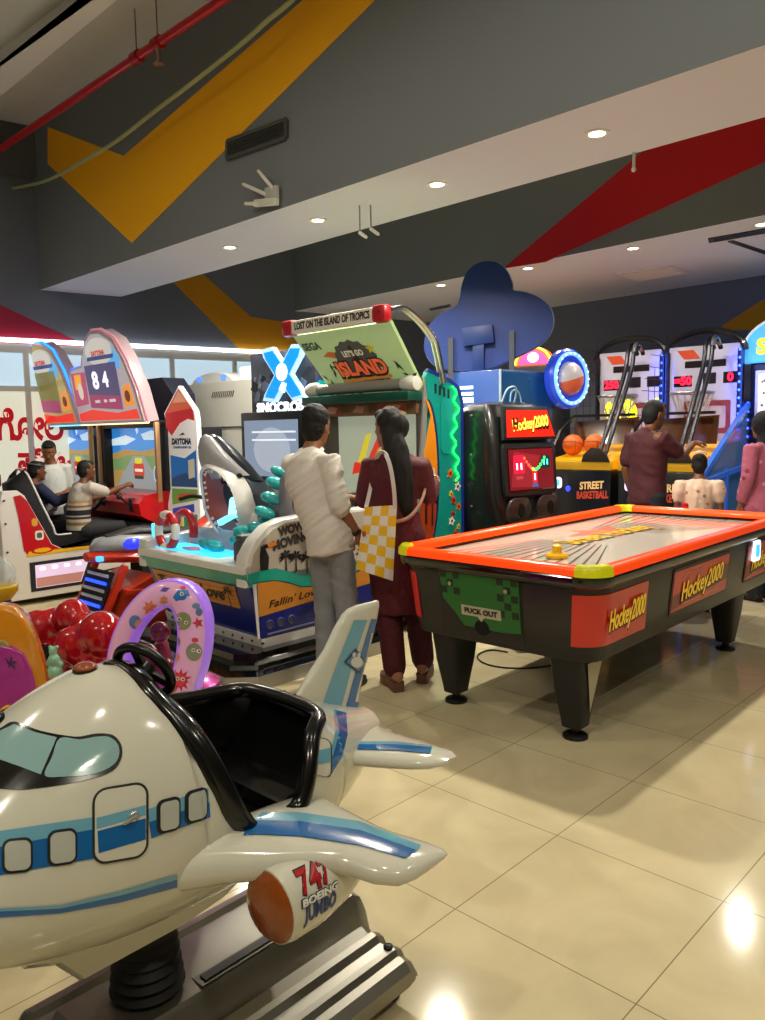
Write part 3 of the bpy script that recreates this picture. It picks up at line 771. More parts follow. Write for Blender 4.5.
    def word(c, xd, yd, nx, p, w):
        r = (xd*math.cos(R(4))+yd*math.sin(R(4))); u = (yd*math.cos(R(4))-xd*math.sin(R(4)))
        text('lettering', 'Hockey2000', M('#1a0c06', .4), p, c+nx*.0075+xd*.006-yd*.006, r, u, .10, .0008, bold=.06, shear=.12, width=w*.76)
        text('lettering', 'Hockey2000', M('#f0c028', .3, emit=.25), p, c+nx*.009, r, u, .10, .0008, bold=.02, shear=.12, width=w*.74)
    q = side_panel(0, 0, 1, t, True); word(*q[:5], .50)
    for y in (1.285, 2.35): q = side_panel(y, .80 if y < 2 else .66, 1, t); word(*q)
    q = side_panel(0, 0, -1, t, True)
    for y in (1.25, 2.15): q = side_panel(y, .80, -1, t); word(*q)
    # light-ringed coin slot on the right side
    xd = Vector((0, 1, 0)); c = Vector((hw-.040, 2.16, .69))
    m = MB(); m.prism(rrect(.13, .13, .02), c, xd, Z, .016, .003); cs = m.build('card_reader', M('#dfe6f4', .3, emit=1.6), t)
    m = MB(); m.prism(rrect(.065, .08, .012), c+Vector((.0165, 0, 0)), xd, Z, .004); m.build('reader_screen', M('#3fa6e8', .2, emit=1.6), cs, smooth=False)
    return t
tbl = make_table()
bpy.context.view_layer.update()
def on_table(x, y, z): return tbl.matrix_world @ Vector((x, y, z))
def mallet(name, label, loc, hexc):
    t = thing(name, label, 'mallet', loc, 0, None); mt = M(hexc, .28, coat=.3)
    m = MB(); m.lathe([(0, 0), (.054, 0), (.058, .004), (.058, .018), (.052, .025), (.02, .028)], n=28); m.build('base', mt, t)
    m = MB(); m.lathe([(.034, .022), (.028, .03), (.024, .042), (.026, .054), (.024, .064), (.014, .071), (0, .073)], n=24); m.build('knob', mt, t)
p = ground(557, 558, .815); mallet('hockey_mallet', 'yellow round mallet standing on the air hockey table near its front end', (p.x, p.y, .8155), '#e8b90c')
p = ground(685, 512, .815); mallet('hockey_mallet', 'red round mallet at the far end of the air hockey table', (p.x, p.y, .8155), '#c81410')
# power cable and adapter on the floor under the table
m = MB(); pts = [ground(x, y, .006) for (x, y) in ((560, 664), (530, 668), (500, 667), (482, 662), (478, 655), (490, 650), (508, 652))]
m.tube(spline(pts, 8), .005, 8); tag(m.build('power_cable', M('#141414', .5)), 'thin black power cable looping over the floor beneath the air hockey table', 'cable')
p = ground(508, 652); m = MB(); m.box((p.x+.12, p.y+.04, .021), (.16, .09, .042), Euler((0, 0, R(20))).to_matrix(), .006)
ad = thing('power_adapter', 'small white power adapter lying on the floor beneath the air hockey table', 'adapter', (0, 0, 0)); m.build('adapter_case', M('#cfcfc8', .4), ad)
m = MB(); m.box((p.x+.135, p.y-.008, .03), (.06, .004, .012), Euler((0, 0, R(20))).to_matrix()); m.build('socket', M('#222222', .5), ad, smooth=False)
# ================================================================ ROW OF RIDE-ON MACHINES (common frame: x to the right facing them, y towards their screens)
ROW_RZ = R(45.5-90); ROW_O = ground(262, 645, .2); ROW_O.z = 0
def row(x, y, z=0.0):
    c, s = math.cos(ROW_RZ), math.sin(ROW_RZ)
    return Vector((ROW_O.x+c*x-s*y, ROW_O.y+s*x+c*y, z))
X = Vector((1, 0, 0)); Y = Vector((0, 1, 0))
def side_poly(name, poly, x, mat, parent, th=.004, out=1):
    """panel in the (y, z) plane at x, facing +x when out = 1"""
    m = MB()
    if out > 0: m.prism(poly, (x-th, 0, 0), Y, Z, th)
    else: m.prism([(-p[0], p[1]) for p in poly], (x+th, 0, 0), -Y, Z, th)
    return m.build(name, mat, parent, smooth=False)
def front_poly(name, poly, y, mat, parent, th=.004):
    """panel in the (x, z) plane at y, facing -y"""
    m = MB(); m.prism(poly, (0, y+th, 0), X, Z, th); return m.build(name, mat, parent, smooth=False)
def palm(m, o, x, y, h, s):
    """little palm tree silhouette"""
    o = Vector(o); x = Vector(x); y = Vector(y)
    m.flat([(-s*.06, 0), (s*.06, 0), (s*.03, h), (-s*.03, h)], o, x, y)
    for a in (10, 55, 100, 145, 180, -25, 205):
        d = Vector((math.cos(R(a)), math.sin(R(a)))); n = Vector((-d.y, d.x))
        tip = Vector((0, h))+d*s*.5+Vector((0, -s*.12)); mid = Vector((0, h))+d*s*.28
        p = [Vector((0, h)), mid-n*s*.09, tip, mid+n*s*.09]
        m.flat([(q.x, q.y) for q in p], o, x, y)

def island_boat():
    t = thing('boat_simulator', 'white and teal boat shaped shooting game seat with an open mouthed shark on its stern', 'arcade game', row(0, 0), ROW_RZ); t.scale = (1, 1, .945)
    BL = M('#14207c', .3, coat=.4); OR = M('#c98430', .4, var=.12, vscale=14); TE = M('#1fa392', .25, coat=.4); WH = M('#dcdcd8', .28, coat=.4); BG = M('#b9b0a2', .4); BK = GLOSSBLACK(); DK = M('#15161a', .5)
    x0 = -1.30; y1 = 1.0
    # black stepped plinth with metal edge
    def plan(e, c, z): return [Vector(p+(z,)) for p in ((x0-e+c, -.12-e), (e-c, -.12-e), (e, -.12-e+c), (e, y1+min(e, .06)), (x0-e, y1+min(e, .06)), (x0-e, -.12-e+c))]
    m = MB(); m.loft([plan(.20, .14, 0), plan(.20, .14, .085)]); pl = m.build('plinth', M('#a9a79f', .35, metal=.5), t, angle=20)
    m = MB(); m.loft([plan(.19, .14, .086), plan(.13, .12, .105), plan(.12, .12, .13), plan(.08, .10, .15), plan(.075, .10, .19)]); m.build('plinth_skirt', BK, t, angle=20)
    m = MB(); m.prism([(-.60, -.015), (-.10, -.015), (-.06, .045), (-.55, .045)], (0, -.30, .0865), X, Y, .002); m.build('plinth_sticker', M('#4f8a6a', .5), pl, smooth=False)
    # hull bands, each flaring outwards
    def hull(z0, o0, z1, o1):
        def ring(o, z): return [Vector(p+(z,)) for p in ((x0-o+.16, -o), (0, -o), (o*.0+.0, 0-o*.2), (0, y1), (x0-o, y1), (x0-o, .16))]
        m = MB(); m.loft([ring(o0, z0), ring(o1, z1)]); return m
    hull(.19, -.01, .25, .0).build('sill', WH, t, angle=20)
    hull(.25, -.015, .42, .03).build('hull_lower', BL, t, angle=20)
    hp = hull(.42, .03, .60, .075); hp.build('hull_planks', BL, t, angle=20)
    hull(.60, .08, .69, .115).build('hull_upper', TE, t, angle=20)
    hull(.69, .125, .735, .12).build('gunwale', WH, t, angle=20)
    for (x, z) in [(-1.05+.105*i, .22) for i in range(11)]:
        m = MB(); m.cyl((x, .012, z), (x, .0, z), .008, n=8); m.build('bolt', DK, t)
    # stern plank board with lettering
    o = Vector((0, -.054, .51)); yv = Vector((0, -.045, .18)).normalized(); 
    m = MB(); m.prism([(-1.10, -.075), (-.16, -.075), (-.16, .08), (-1.16, .08)], o, X, yv, .006); sb = m.build('stern_board', OR, t, smooth=False)
    for k in range(4):
        m = MB(); m.flat([(-1.12, -.05+.032*k), (-.16, -.05+.032*k), (-.16, -.047+.032*k), (-1.12, -.047+.032*k)], o-Vector((0, .0075, 0)), X, yv); m.build('plank_line', M('#8a5418', .5), sb, smooth=False)
    text('lettering', 'Tropical Love', M('#161210', .5), sb, o+Vector((-.70, -.0085, .0)), X, yv, .085, .0008, bold=.03, shear=.2, width=.80)
    m = MB(); palm(m, o+Vector((-.22, -.0085, -.065)), X, yv, .11, .11); m.build('palm_print', M('#161210', .5), sb, smooth=False)
    # side: beige panel, teal wave, orange board, blue lower part
    prof = [(-.10, .71), (-.09, .80), (-.02, .90), (.08, .98), (.20, 1.015), (.5, 1.03), (.98, 1.03), (.98, .60), (-.10, .60)]
    m = MB(); m.prism(prof, (-.11, 0, 0), Y, Z, .11, .012); sw = m.build('seat_side', WH, t, angle=30)
    m = MB(); m.prism([(x0*-1-p[0]*0+0, 0) for p in ()] or [(-p[0], p[1]) for p in prof], (x0+.11, 0, 0), -Y, Z, .11, .012)
    lw_ = [(-.10, .71), (-.09, .80), (.5, .84), (.98, .84), (.98, .60), (-.10, .60)]
    m.bm.free(); m = MB(); m.prism([(-p[0], p[1]) for p in lw_], (x0+.10, 0, 0), -Y, Z, .10, .012); m.build('seat_side', WH, t, angle=30)
    side_poly('side_art', [(-.06, .73), (-.04, .81), (.03, .895), (.11, .955), (.21, .99), (.5, 1.005), (.97, 1.005), (.97, .66), (-.06, .66)], .0025, BG, sw)
    wave = [(-.085, .625), (-.085, .69), (.0, .70), (.12, .70), (.22, .665), (.32, .615), (.45, .60), (.65, .62), (.97, .67), (.97, .60), (.65, .55), (.45, .53), (.32, .545), (.22, .59), (.12, .625), (.0, .63)]
    side_poly('wave', wave, .006, TE, sw)
    side_poly('side_board', [(-.02, .622), (.11, .618), (.22, .582), (.32, .538), (.45, .523), (.65, .543), (.97, .59), (.97, .47), (-.02, .40)], .0045, OR, t)
    side_poly('side_blue', [(-.01, .395), (.97, .465), (.97, .255), (-.005, .255)], .0035, BL, t)
    side_poly('side_blue', [(-.055, .62), (-.03, .62), (-.015, .26), (-.03, .255)], .0035, WH, t)
    text('lettering', "Fallin' Love", M('#161210', .5), t, (.005, .26, .478), Vector((0, 1, .06)), Z, .048, .0008, bold=.01, shear=.3, width=.42)
    text('lettering', 'WOW!', M('#3c3a38', .5), sw, (.0045, .26, .945), Vector((0, 1, .14)), Z, .055, .0008, bold=.08, width=.22)
    text('lettering', 'MOVING', M('#3c3a38', .5), sw, (.0045, .25, .865), Vector((0, 1, .14)), Z, .06, .0008, bold=.08, width=.30)
    m = MB()
    for (y, z, h) in ((.20, .70, .10), (.28, .685, .10), (.37, .66, .11)): palm(m, (.0085, y, z-.03), Y, Z, h, .12)
    m.build('palm_print', M('#1a1a1c', .5), sw, smooth=False)
    m = MB(); m.flat([(-.02, .70), (.04, .70), (.05, .78), (.02, .85), (-.01, .86), (-.02, .80)], (.0085, .02, 0), Y, Z); m.flat([(.0, .865), (.06, .87), (.075, .845), (.02, .84)], (.0085, .02, 0), Y, Z); m.build('bird_print', M('#1c1c20', .5), sw, smooth=False)
    m = MB(); m.flat([(.035, .872), (.10, .88), (.115, .855), (.05, .84)], (.0092, .02, 0), Y, Z); m.build('bird_beak', M('#d9812a', .5), sw, smooth=False)
    for i in range(3):
        m = MB(); m.torus((.006, .06+.085*i, .335), X, .026, .006, 20, 6); m.cyl((.002, .06+.085*i, .335), (.005, .06+.085*i, .335), .02, n=16); m.build('vent_ring', M('#3e4468', .4), t)
    m = MB(); m.bar((.008, .04, .275), (.008, .95, .29), .006, .01); m.build('trim_strip', M('#7f86b0', .3), t, smooth=False)
    m = MB(); m.prism(rrect(.20, .12, .04), (.003, .66, .72), Y, Z, .004); m.build('speaker_slot', M('#17181a', .5), sw, smooth=False)
    # deck and the lit well
    m = MB(); m.box((-.65, .42, .728), (1.16, 1.05, .02)); m.build('deck', WH, t, smooth=False)
    m = MB(); m.prism([(-.48, -.12), (.30, -.12), (.36, .12), (-.48, .12)], (-.72, .10, .7385), X, Y, .006); m.build('water_light', M('#33b4ea', .25, emit=1.5), t, smooth=False)
    m = MB(); m.box((-.70, .285, .80), (.95, .03, .14), Euler((R(-18), 0, 0)).to_matrix(), .006); bp = m.build('stern_screen', M('#aab4b8', .15, coat=.5), t)
    text('lettering', 'SEGA', M('#3d6fb0', .4), bp, (-.42, .262, .775), X, Vector((0, .3, 1)), .032, .0008, bold=.04)
    m = MB(); m.prism([(-.08, 0), (.05, -.02), (.10, .03), (.0, .08)], (-.86, .04, .746), X, Y, .012, .003); m.build('starfish_print', M('#e58ab0', .4), t)
    # seat
    m = MB(); m.box((-.62, .72, .80), (1.0, .42, .14), None, .03); m.build('seat_bench', M('#26272b', .5), t)
    m = MB(); m.box((-.20, .05, .80), (.10, .14, .14), None, .02); m.box((-.20, .05, .89), (.08, .12, .05), None, .02); m.build('step_block', M('#4a4c50', .5), t)
    # lifebuoy standing at the rear left corner, red and white
    c = Vector((-1.10, .02, .865)); ax = Vector((-.05, -1, .05)).normalized()
    m = MB(); m.torus(c, ax, .125, .030, 40, 12); lb = m.build('lifebuoy', M('#e4e4e0', .25, coat=.4), t)
    for k in range(4):
        m = MB(); m.torus(c, ax, .125, .0315, 10, 12, R(25+90*k), R(70+90*k)); m.build('red_band', M('#c01c24', .3, coat=.3), lb)
    m = MB(); m.torus(c+Vector((.02, .13, .0)), ax, .13, .03, 24, 10, R(-20), R(200)); m.build('lifebuoy_rear_arc', M('#b8222a', .3, coat=.3), t)  # second red arc standing behind the lifebuoy
    m = MB(); m.box((-1.26, .02, .86), (.07, .03, .10), None, .01); m.build('marker_lamp', M('#4ac4f2', .2, emit=2.0), t)
    # ---- shark head rearing out of the stern
    S = Vector((-.80, .36, 1.05)); face = Vector((.14, -.985, .06)).normalized()      # the way the mouth opens
    up = Vector((-.16, .05, 1)); up = (up-face*up.dot(face)).normalized(); rt_ = face.cross(up).normalized()
    def sp(a, b, c_): return S + rt_*a + up*b + face*c_
    GR = M('#39434f', .3, coat=.4); MW = M('#d6d5d2', .3, coat=.4); MR = M('#a8402e', .5)
    n = 32; prof_up = lambda a: 1.0
    def mouth(s, d, dy=0): return [sp(.165*s*math.cos(2*PI*k/n), dy+(.29 if math.sin(2*PI*k/n) > 0 else .26)*s*math.sin(2*PI*k/n), d+ (.10*max(0, math.sin(2*PI*k/n))**2 - .07*max(0, -math.sin(2*PI*k/n)))*s) for k in range(n)]
    m = MB(); m.loft([mouth(.93, .10), mouth(.85, .05), mouth(.6, -.08), mouth(.28, -.18), mouth(.02, -.20)], caps=False); sh = m.build('shark_mouth', MR, t)
    m = MB(); m.loft([mouth(.92, .10), mouth(.98, .115), mouth(1.05, .09), mouth(1.09, .02), mouth(1.06, -.10)], caps=False); m.build('shark_lip', MW, t)
    m = MB(); m.loft([mouth(1.10, -.06), mouth(1.15, -.14), mouth(1.05, -.26, -.02), mouth(.85, -.38, -.08), mouth(.6, -.46, -.14)]); m.build('shark_head', GR, t)
    # snout over the mouth
    m = MB(); rows = []
    for (b, d, w, th) in ((.20, -.04, .17, .15), (.28, .05, .15, .13), (.36, .11, .12, .10), (.44, .15, .085, .07), (.50, .165, .05, .042), (.525, .17, .006, .006)):
        rows.append([sp(w*math.cos(2*PI*k/20), b, d+th*math.sin(2*PI*k/20)) for k in range(20)])
    m.loft(rows); m.build('shark_snout', M('#9b9ba0', .3, coat=.4), t)
    m = MB(); rows = []
    for (b, d, w, th) in ((.16, -.12, .18, .14), (.28, -.03, .17, .13), (.40, .05, .13, .10), (.50, .11, .07, .06), (.53, .12, .005, .005)):
        rows.append([sp(w*math.cos(2*PI*k/20), b, d+th*math.sin(2*PI*k/20)) for k in range(20)])
    m.loft(rows); m.build('shark_brow', M('#20262e', .3, coat=.4), t)
    for s in (-1, 1):
        m = MB(); m.ball(sp(.145*s, .20, .03), .022, 12, 8); m.build('shark_eye', M('#0a0a0a', .1, coat=.8), t)
    m = MB(); m.loft([[sp(w*math.cos(2*PI*k/12), b+.01*math.sin(2*PI*k/12), c_) for k in range(12)] for (b, c_, w) in ((-.10, -.14, .08), (-.08, -.02, .10), (-.11, .07, .085), (-.14, .11, .03))]); m.build('shark_tongue', M('#5fc8f4', .2, emit=2.2), t)
    m = MB(); m.loft([[sp(.02+w*math.cos(2*PI*k/10), b, -.06+w*.5*math.sin(2*PI*k/10)) for k in range(10)] for (b, w) in ((-.09, .08), (.04, .05), (.14, .01))]); m.build('shark_throat_light', M('#8fdcff', .2, emit=2.0), t)
    for k in list(range(26)):
        a = 2*PI*k/26
        base = Vector(mouth(.90, .085)[int(k/26*n) % n]); tip = Vector(mouth(.72, .10)[int(k/26*n) % n])
        m = MB(); m.cyl(base, base.lerp(tip, .75 if k > 13 else .45), .013, .002, 6); m.build('tooth', M('#e9e6dc', .3), sh)
    # teal foam and grey fins behind the head
    FO = M('#28a4a8', .22, coat=.5)
    for (x, y, z, r) in ((-.46, .26, .86, .085), (-.36, .22, .84, .06), (-.47, .20, .82, .06), (-.36, .36, .95, .06), (-.33, .30, 1.03, .055), (-.35, .38, 1.12, .06), (-.40, .46, 1.22, .06), (-.36, .26, .92, .055), (-.44, .52, 1.30, .05), (-.78, .14, .78, .05), (-.66, .12, .78, .055)):
        m = MB(); m.ball((x, y, z), (r*1.35, r, r*.75), 14, 10, Euler((0, R(20), R(30))).to_matrix()); m.build('water_foam', FO, t)
    m = MB(); m.loft([[Vector((-.26+w*math.cos(2*PI*k/12), .42+.05*math.sin(2*PI*k/12)*w/.07, z)) for k in range(12)] for (z, w) in ((.75, .05), (.95, .06), (1.12, .055), (1.25, .04), (1.29, .015))]); m.build('rock_pillar', M('#77737a', .6, var=.25, vscale=18), t)
    m = MB(); m.loft([[Vector((-.10+w*math.cos(2*PI*k/12), .58+w*.7*math.sin(2*PI*k/12), z)) for k in range(12)] for (z, w) in ((.80, .10), (1.0, .09), (1.10, .05))]); m.build('headrest', M('#1b1b1d', .5), t)
    m = MB(); m.box((-.16, .62, 1.13), (.06, .10, .12), None, .015); m.build('life_jacket_print', M('#d85a26', .5), t)
    return t
island_boat()

def island_cabinet():
    t = thing('shooting_game_cabinet', 'tall jungle themed shooting game with sloping green marquee and teal side panels', 'arcade game', row(0, 0), ROW_RZ)
    TE = M('#0f8f86', .3, coat=.3); DK = M('#15181a', .5); GN = M('#0d4a3c', .4); CR = CHROME(); WH = M('#cfd0c8', .35)
    x0 = -1.24
    m = MB(); m.box(((x0-0)/2, 1.82, .93), (1.16, .28, 1.78), None, .01); m.build('body', M('#1d2426', .5), t)
    # side panels (both sides)
    sp_ = [(1.47, .09), (1.97, .09), (1.97, 1.70), (1.93, 1.80), (1.84, 1.86), (1.58, 1.93), (1.55, 1.88), (1.60, 1.60), (1.52, 1.30), (1.46, .9), (1.44, .5)]
    for sx, px in ((1, 0), (-1, x0)):
        p = side_poly('side_panel', sp_, px, TE, t, .04, sx)
        side_poly('panel_edge', [(q[0], q[1]) for q in [(1.955, .09), (1.985, .09), (1.985, 1.71), (1.94, 1.82), (1.84, 1.875), (1.58, 1.945), (1.57, 1.925), (1.83, 1.85), (1.92, 1.79), (1.955, 1.70)]], px+.006*sx, M('#1b2c86', .4), p, .03, sx)
        art = [(1.50, .80)] + [(1.545+.125*math.sin(R(a)), 1.17-.55*math.cos(R(a))) for a in range(0, 181, 12)] + [(1.60, 1.60), (1.52, 1.30), (1.47, 1.0)]
        side_poly('panel_border', [(q[0]+(.025 if 1.52 < q[0] else 0), q[1]) for q in art], px+.002*sx, M('#131a5c', .4), p, .004, sx)
        a_ = side_poly('sunset_art', art, px+.004*sx, M('#e08a12', .4), p, .004, sx)
        side_poly('sunset_ground', [(1.46, .80), (1.545, .64), (1.62, .72), (1.66, .95), (1.60, 1.02), (1.48, .98)], px+.006*sx, M('#9c3a12', .5), a_, .004, sx)
        m = MB(); palm(m, (px+.0105*sx, 1.53, .80), Y, Z, .28, .2); palm(m, (px+.0105*sx, 1.60, .78), Y, Z, .20, .16); m.build('palm_print', M('#2a0f08', .5), a_, smooth=False)
        for i in range(4):
            m = MB(); m.box((px+.001*sx, 1.66+.05*i, 1.80-.012*i), (.004, .022, .07)); m.build('vent_slot', DK, p, smooth=False)
        m = MB(); m.prism(rrect(.13, .42, .05), (px+(.001 if sx > 0 else -.001), 1.78, 1.52), Y*sx, Z, .004); m.build('hatch', M('#129a90', .3, coat=.3), p, smooth=False)
        rng = random.Random(3)
        for k in range(20):
            z = .16+1.0*k/19; y = 1.87+.05*math.sin(k*1.9); col = ('#c32a18', '#e6c21c', '#e8e4dc', '#a8201c', '#d4671a')[k % 5]
            m = MB(); r_ = .034+.008*math.sin(k*2.7)
            star = [(r_*(1 if q % 2 == 0 else .55)*math.cos(2*PI*q/10), r_*(1 if q % 2 == 0 else .55)*math.sin(2*PI*q/10)) for q in range(10)]
            m.prism(star, (px+.002*sx, y, z), Y*sx, Z, .004); fl = m.build('flower_print', M(col, .5), p, smooth=False)
            m = MB(); m.prism(ell(r_*.3, r_*.3, 8), (px+.0065*sx, y, z), Y*sx, Z, .002); m.build('flower_heart', M('#3a1208', .5), fl, smooth=False)
        pts = [Vector((px+.012*sx, 1.875+.028*math.sin(q*1.35)+.02*math.sin(q*.4), 1.10+.72*q/26)) for q in range(27)]
        m = MB(); m.tube(pts, .008, 6); m.build('green_led', M('#18ff58', .3, emit=3.0), p)
    # screen recess
    m = MB(); m.box((-.62, 1.66, 1.24), (1.10, .05, .80)); scr = m.build('screen', M('#a9b29c', .12, coat=.5, emit=.6), t, smooth=False)
    for (x, w) in ((-1.12, .14), (-.06, .05)):
        m = MB(); m.box((x, 1.60, 1.29), (w, .14, .90), None, .006); m.build('screen_frame', M('#5c564e', .5), t)
    m = MB(); m.box((-.62, 1.58, 1.665), (1.14, .16, .10), None, .008); hb = m.build('header_board', M('#7a5a3c', .5), t)
    for (x, w, c) in ((-.98, .24, '#a0522c'), (-.66, .22, '#8c6a48'), (-.30, .30, '#b05a34')):
        m = MB(); m.box((x, 1.499, 1.665), (w, .004, .075)); m.build('header_picture', M(c, .5), hb, smooth=False)
        m = MB(); m.prism([(-w*.3, -.02), (w*.2, -.03), (w*.35, .02), (-w*.1, .03)], (x, 1.496, 1.665), X, Z, .002); m.build('picture_mark', M('#d9a58a', .5), hb, smooth=False)
    m = MB(); m.box((-.62, 1.49, 1.745), (1.20, .22, .07), None, .012); m.build('green_beam', GN, t)
    m = MB(); m.cyl((-1.10, 1.47, 1.835), (-.14, 1.47, 1.835), .045, n=20); m.build('light_tube', M('#8f918a', .3), t)
    for x in (-1.16, -.08):
        m = MB(); m.lathe([(.0, -.075), (.045, -.07), (.062, -.03), (.066, .03), (.05, .07), (0, .075)], (x, 1.47, 1.835), X, 20); m.build('tube_holder', WH, t)
    # picture on the screen: crossed red and yellow toy guns
    def scr_poly(pts, c): 
        m = MB(); m.prism([(p[0], p[1]) for p in pts], (-.72, 1.632, 1.26), X, Z, .002); m.build('screen_picture', M(c, .4, emit=.8), scr, smooth=False)
    scr_poly([(-.09, -.16), (-.02, -.19), (.22, .20), (.17, .24)], '#c23c2a'); scr_poly([(-.10, -.02), (-.04, -.05), (.06, .22), (.0, .20)], '#c8b92c'); scr_poly([(.06, -.05), (.12, -.08), (.20, .06), (.14, .10)], '#b3aa2a')
    scr_poly([(-.17, -.12), (-.05, -.10), (.02, -.20), (.03, -.08), (.13, -.14), (.06, -.02), (-.06, -.02), (-.14, -.02)], '#d0301e')
    # control desk with two mounted guns
    m = MB(); m.loft([[Vector((x, y, z)) for (y, z) in ((1.10, .10), (1.62, .10), (1.62, .90), (1.30, .84), (1.12, .72))] for x in (x0+.04, -.04)]); m.build('control_desk', M('#2a3234', .45), t, angle=25)
    for x in (-.92, -.30):
        g = MB(); g.cyl((x, 1.26, .80), (x, 1.26, .92), .05, .04, 16); gp = g.build('gun_mount', DK, t)
        g = MB(); g.box((x, 1.22, .99), (.09, .30, .12), None, .02); g.cyl((x, 1.36, 1.00), (x, 1.50, 1.01), .03, .03, 14); g.box((x, 1.05, .97), (.05, .06, .16), None, .015); g.build('gun_body', M('#3a3a34', .4), gp)
        for s in (-1, 1):
            g = MB(); g.torus((x+.075*s, 1.16, .96), (1, 0, 0), .05, .012, 16, 8); g.build('gun_grip', M('#17181a', .4), gp)
    # sloping marquee with its title bar and bent chrome rails
    A = Vector((0, 1.16, 2.245)); B = Vector((0, 1.58, 1.76)); dn = (A-B).normalized(); nrm = X.cross(dn)
    def mq(x, f, o=0.0): return Vector((x, 0, 0)) + B + (A-B)*f*1.0 + nrm*o
    m = MB(); m.prism([(-1.0, 0), (-.03, 0), (.02, .64), (-1.04, .64)], B-nrm*.03, X, dn, .03, .004); mar = m.build('marquee', M('#9db57c', .35, emit=.42, var=.15, vscale=1.5), t)
    LF = M('#35502a', .5); rng = random.Random(5)
    m = MB()
    for k in range(46):
        left = k % 2; f = rng.random()**1.5*.42; xx = (-.99+rng.random()*.30) if left else (-.05-rng.random()*.32)
        a = R(rng.uniform(30, 150)); L = .07+.06*rng.random(); d = X*math.cos(a)+dn*math.sin(a); n2 = nrm.cross(d)
        b = mq(xx, f+.02, .0035+.0001*k); m.face([b, b+d*L*.5-n2*.014, b+d*L, b+d*L*.5+n2*.014])
    m.build('leaf_print', LF, mar, smooth=False)
    cx = -.50
    def disc(r, f, c, o, nn=24, sy=1.0, teeth=0, x=0.0):
        m = MB(); pts = [((r*(1+.10*(q % 2) if teeth else r))*math.cos(2*PI*q/nn)*(1 if teeth else 1), (r*(1+.10*(q % 2)) if teeth else r)*sy*math.sin(2*PI*q/nn)) for q in range(nn)]
        m.prism(pts, mq(cx+x, f, o), X, dn, .002); return m.build('logo_shape', M(c, .4, emit=.12), mar, smooth=False)
    disc(.21, .55, '#4a544c', .003, 30, .85, 1); disc(.155, .64, '#23282a', .0055, 24, .6); disc(.16, .30, '#4f4a3a', .003, 24, .55, 1)
    for (dx, df) in ((-.06, 0), (.0, .01), (.06, 0)): disc(.026, .66+df, '#9aa39a', .0075, 14, 1, 0, dx)
    star = [(.05*(1 if q % 2 == 0 else .45)*math.cos(PI/2+2*PI*q/10), .05*(1 if q % 2 == 0 else .45)*math.sin(PI/2+2*PI*q/10)) for q in range(10)]
    m = MB(); m.prism(star, mq(cx+.20, .70, .004), X, dn, .002); m.build('star_print', M('#c8b932', .4, emit=.2), mar, smooth=False)
    m = MB(); m.prism([(-.10, 0), (-.02, .04), (.05, .03), (.03, -.03), (-.02, -.01)], mq(cx-.24, .66, .004), X, dn, .002); m.build('bird_print', M('#c06a2a', .4, emit=.2), mar, smooth=False)
    m = MB(); m.prism([(-.28, .0), (.26, .02), (.26, .05), (-.28, .03)], mq(cx, .25, .006), X, dn, .002); m.build('banner_print', M('#c98a3a', .4, emit=.2), mar, smooth=False)
    text('lettering', "LET'S GO", M('#d8d4b8', .4, emit=.2), mar, mq(cx, .665, .009), X, dn, .05, .001, bold=.05, width=.22)
    text('lettering', 'ISLAND', M('#2a1208', .5), mar, mq(cx-.004, .435, .007), X, dn, .135, .001, bold=.14, width=.54)
    text('lettering', 'ISLAND', M('#d8623a', .4, emit=.35), mar, mq(cx, .445, .010), X, dn, .125, .001, bold=.06, width=.52)
    text('lettering', 'SEGA', M('#3f6a5a', .4), mar, mq(-.90, .82, .004), X, dn, .065, .001, bold=.06, width=.20)
    # title bar
    m = MB(); m.box((-.52, 1.13, 2.30), (.94, .07, .10), None, .012); tb = m.build('title_bar', M('#c9bfae', .4, emit=.15), t)
    text('lettering', 'LOST ON THE ISLAND OF TROPICS', M('#181612', .5), tb, (-.52, 1.093, 2.30), X, Z, .052, .001, bold=.04, width=.82)
    for x in (-1.03, -.03):
        m = MB(); m.box((x, 1.13, 2.30), (.14, .085, .125), None, .03); ec = m.build('end_cap', M('#b31a24', .35, coat=.3), tb)
        m = MB(); m.cyl((x+.02, 1.085, 2.31), (x+.02, 1.08, 2.31), .009, n=10); m.build('cap_screw', CR, ec)
    for x in (-1.10, .03):
        for dx in (0, -.035):
            m = MB(); pts = spline([(x+dx, 1.16, 2.33), (x+dx, 1.30, 2.35), (x+dx, 1.48, 2.27), (x+dx, 1.62, 2.16), (x+dx, 1.66, 2.08), (x+dx, 1.70, 1.95), (x+dx, 1.73, 1.84)], 6)
            m.tube(pts, .017, 10); m.build('support_rail', CR, t)
    for x in (-1.26, -.02):
        m = MB(); m.loft([[Vector((x, y, z)), Vector((x+.015, y, z)), Vector((x+.015, y+.05, z)), Vector((x, y+.05, z))] for (y, z) in ((1.44, .92), (1.50, 1.4), (1.545, 1.88))]); m.build('edge_trim', M('#b8b8b4', .3, metal=.6), t, angle=20)
    return t
island_cabinet()
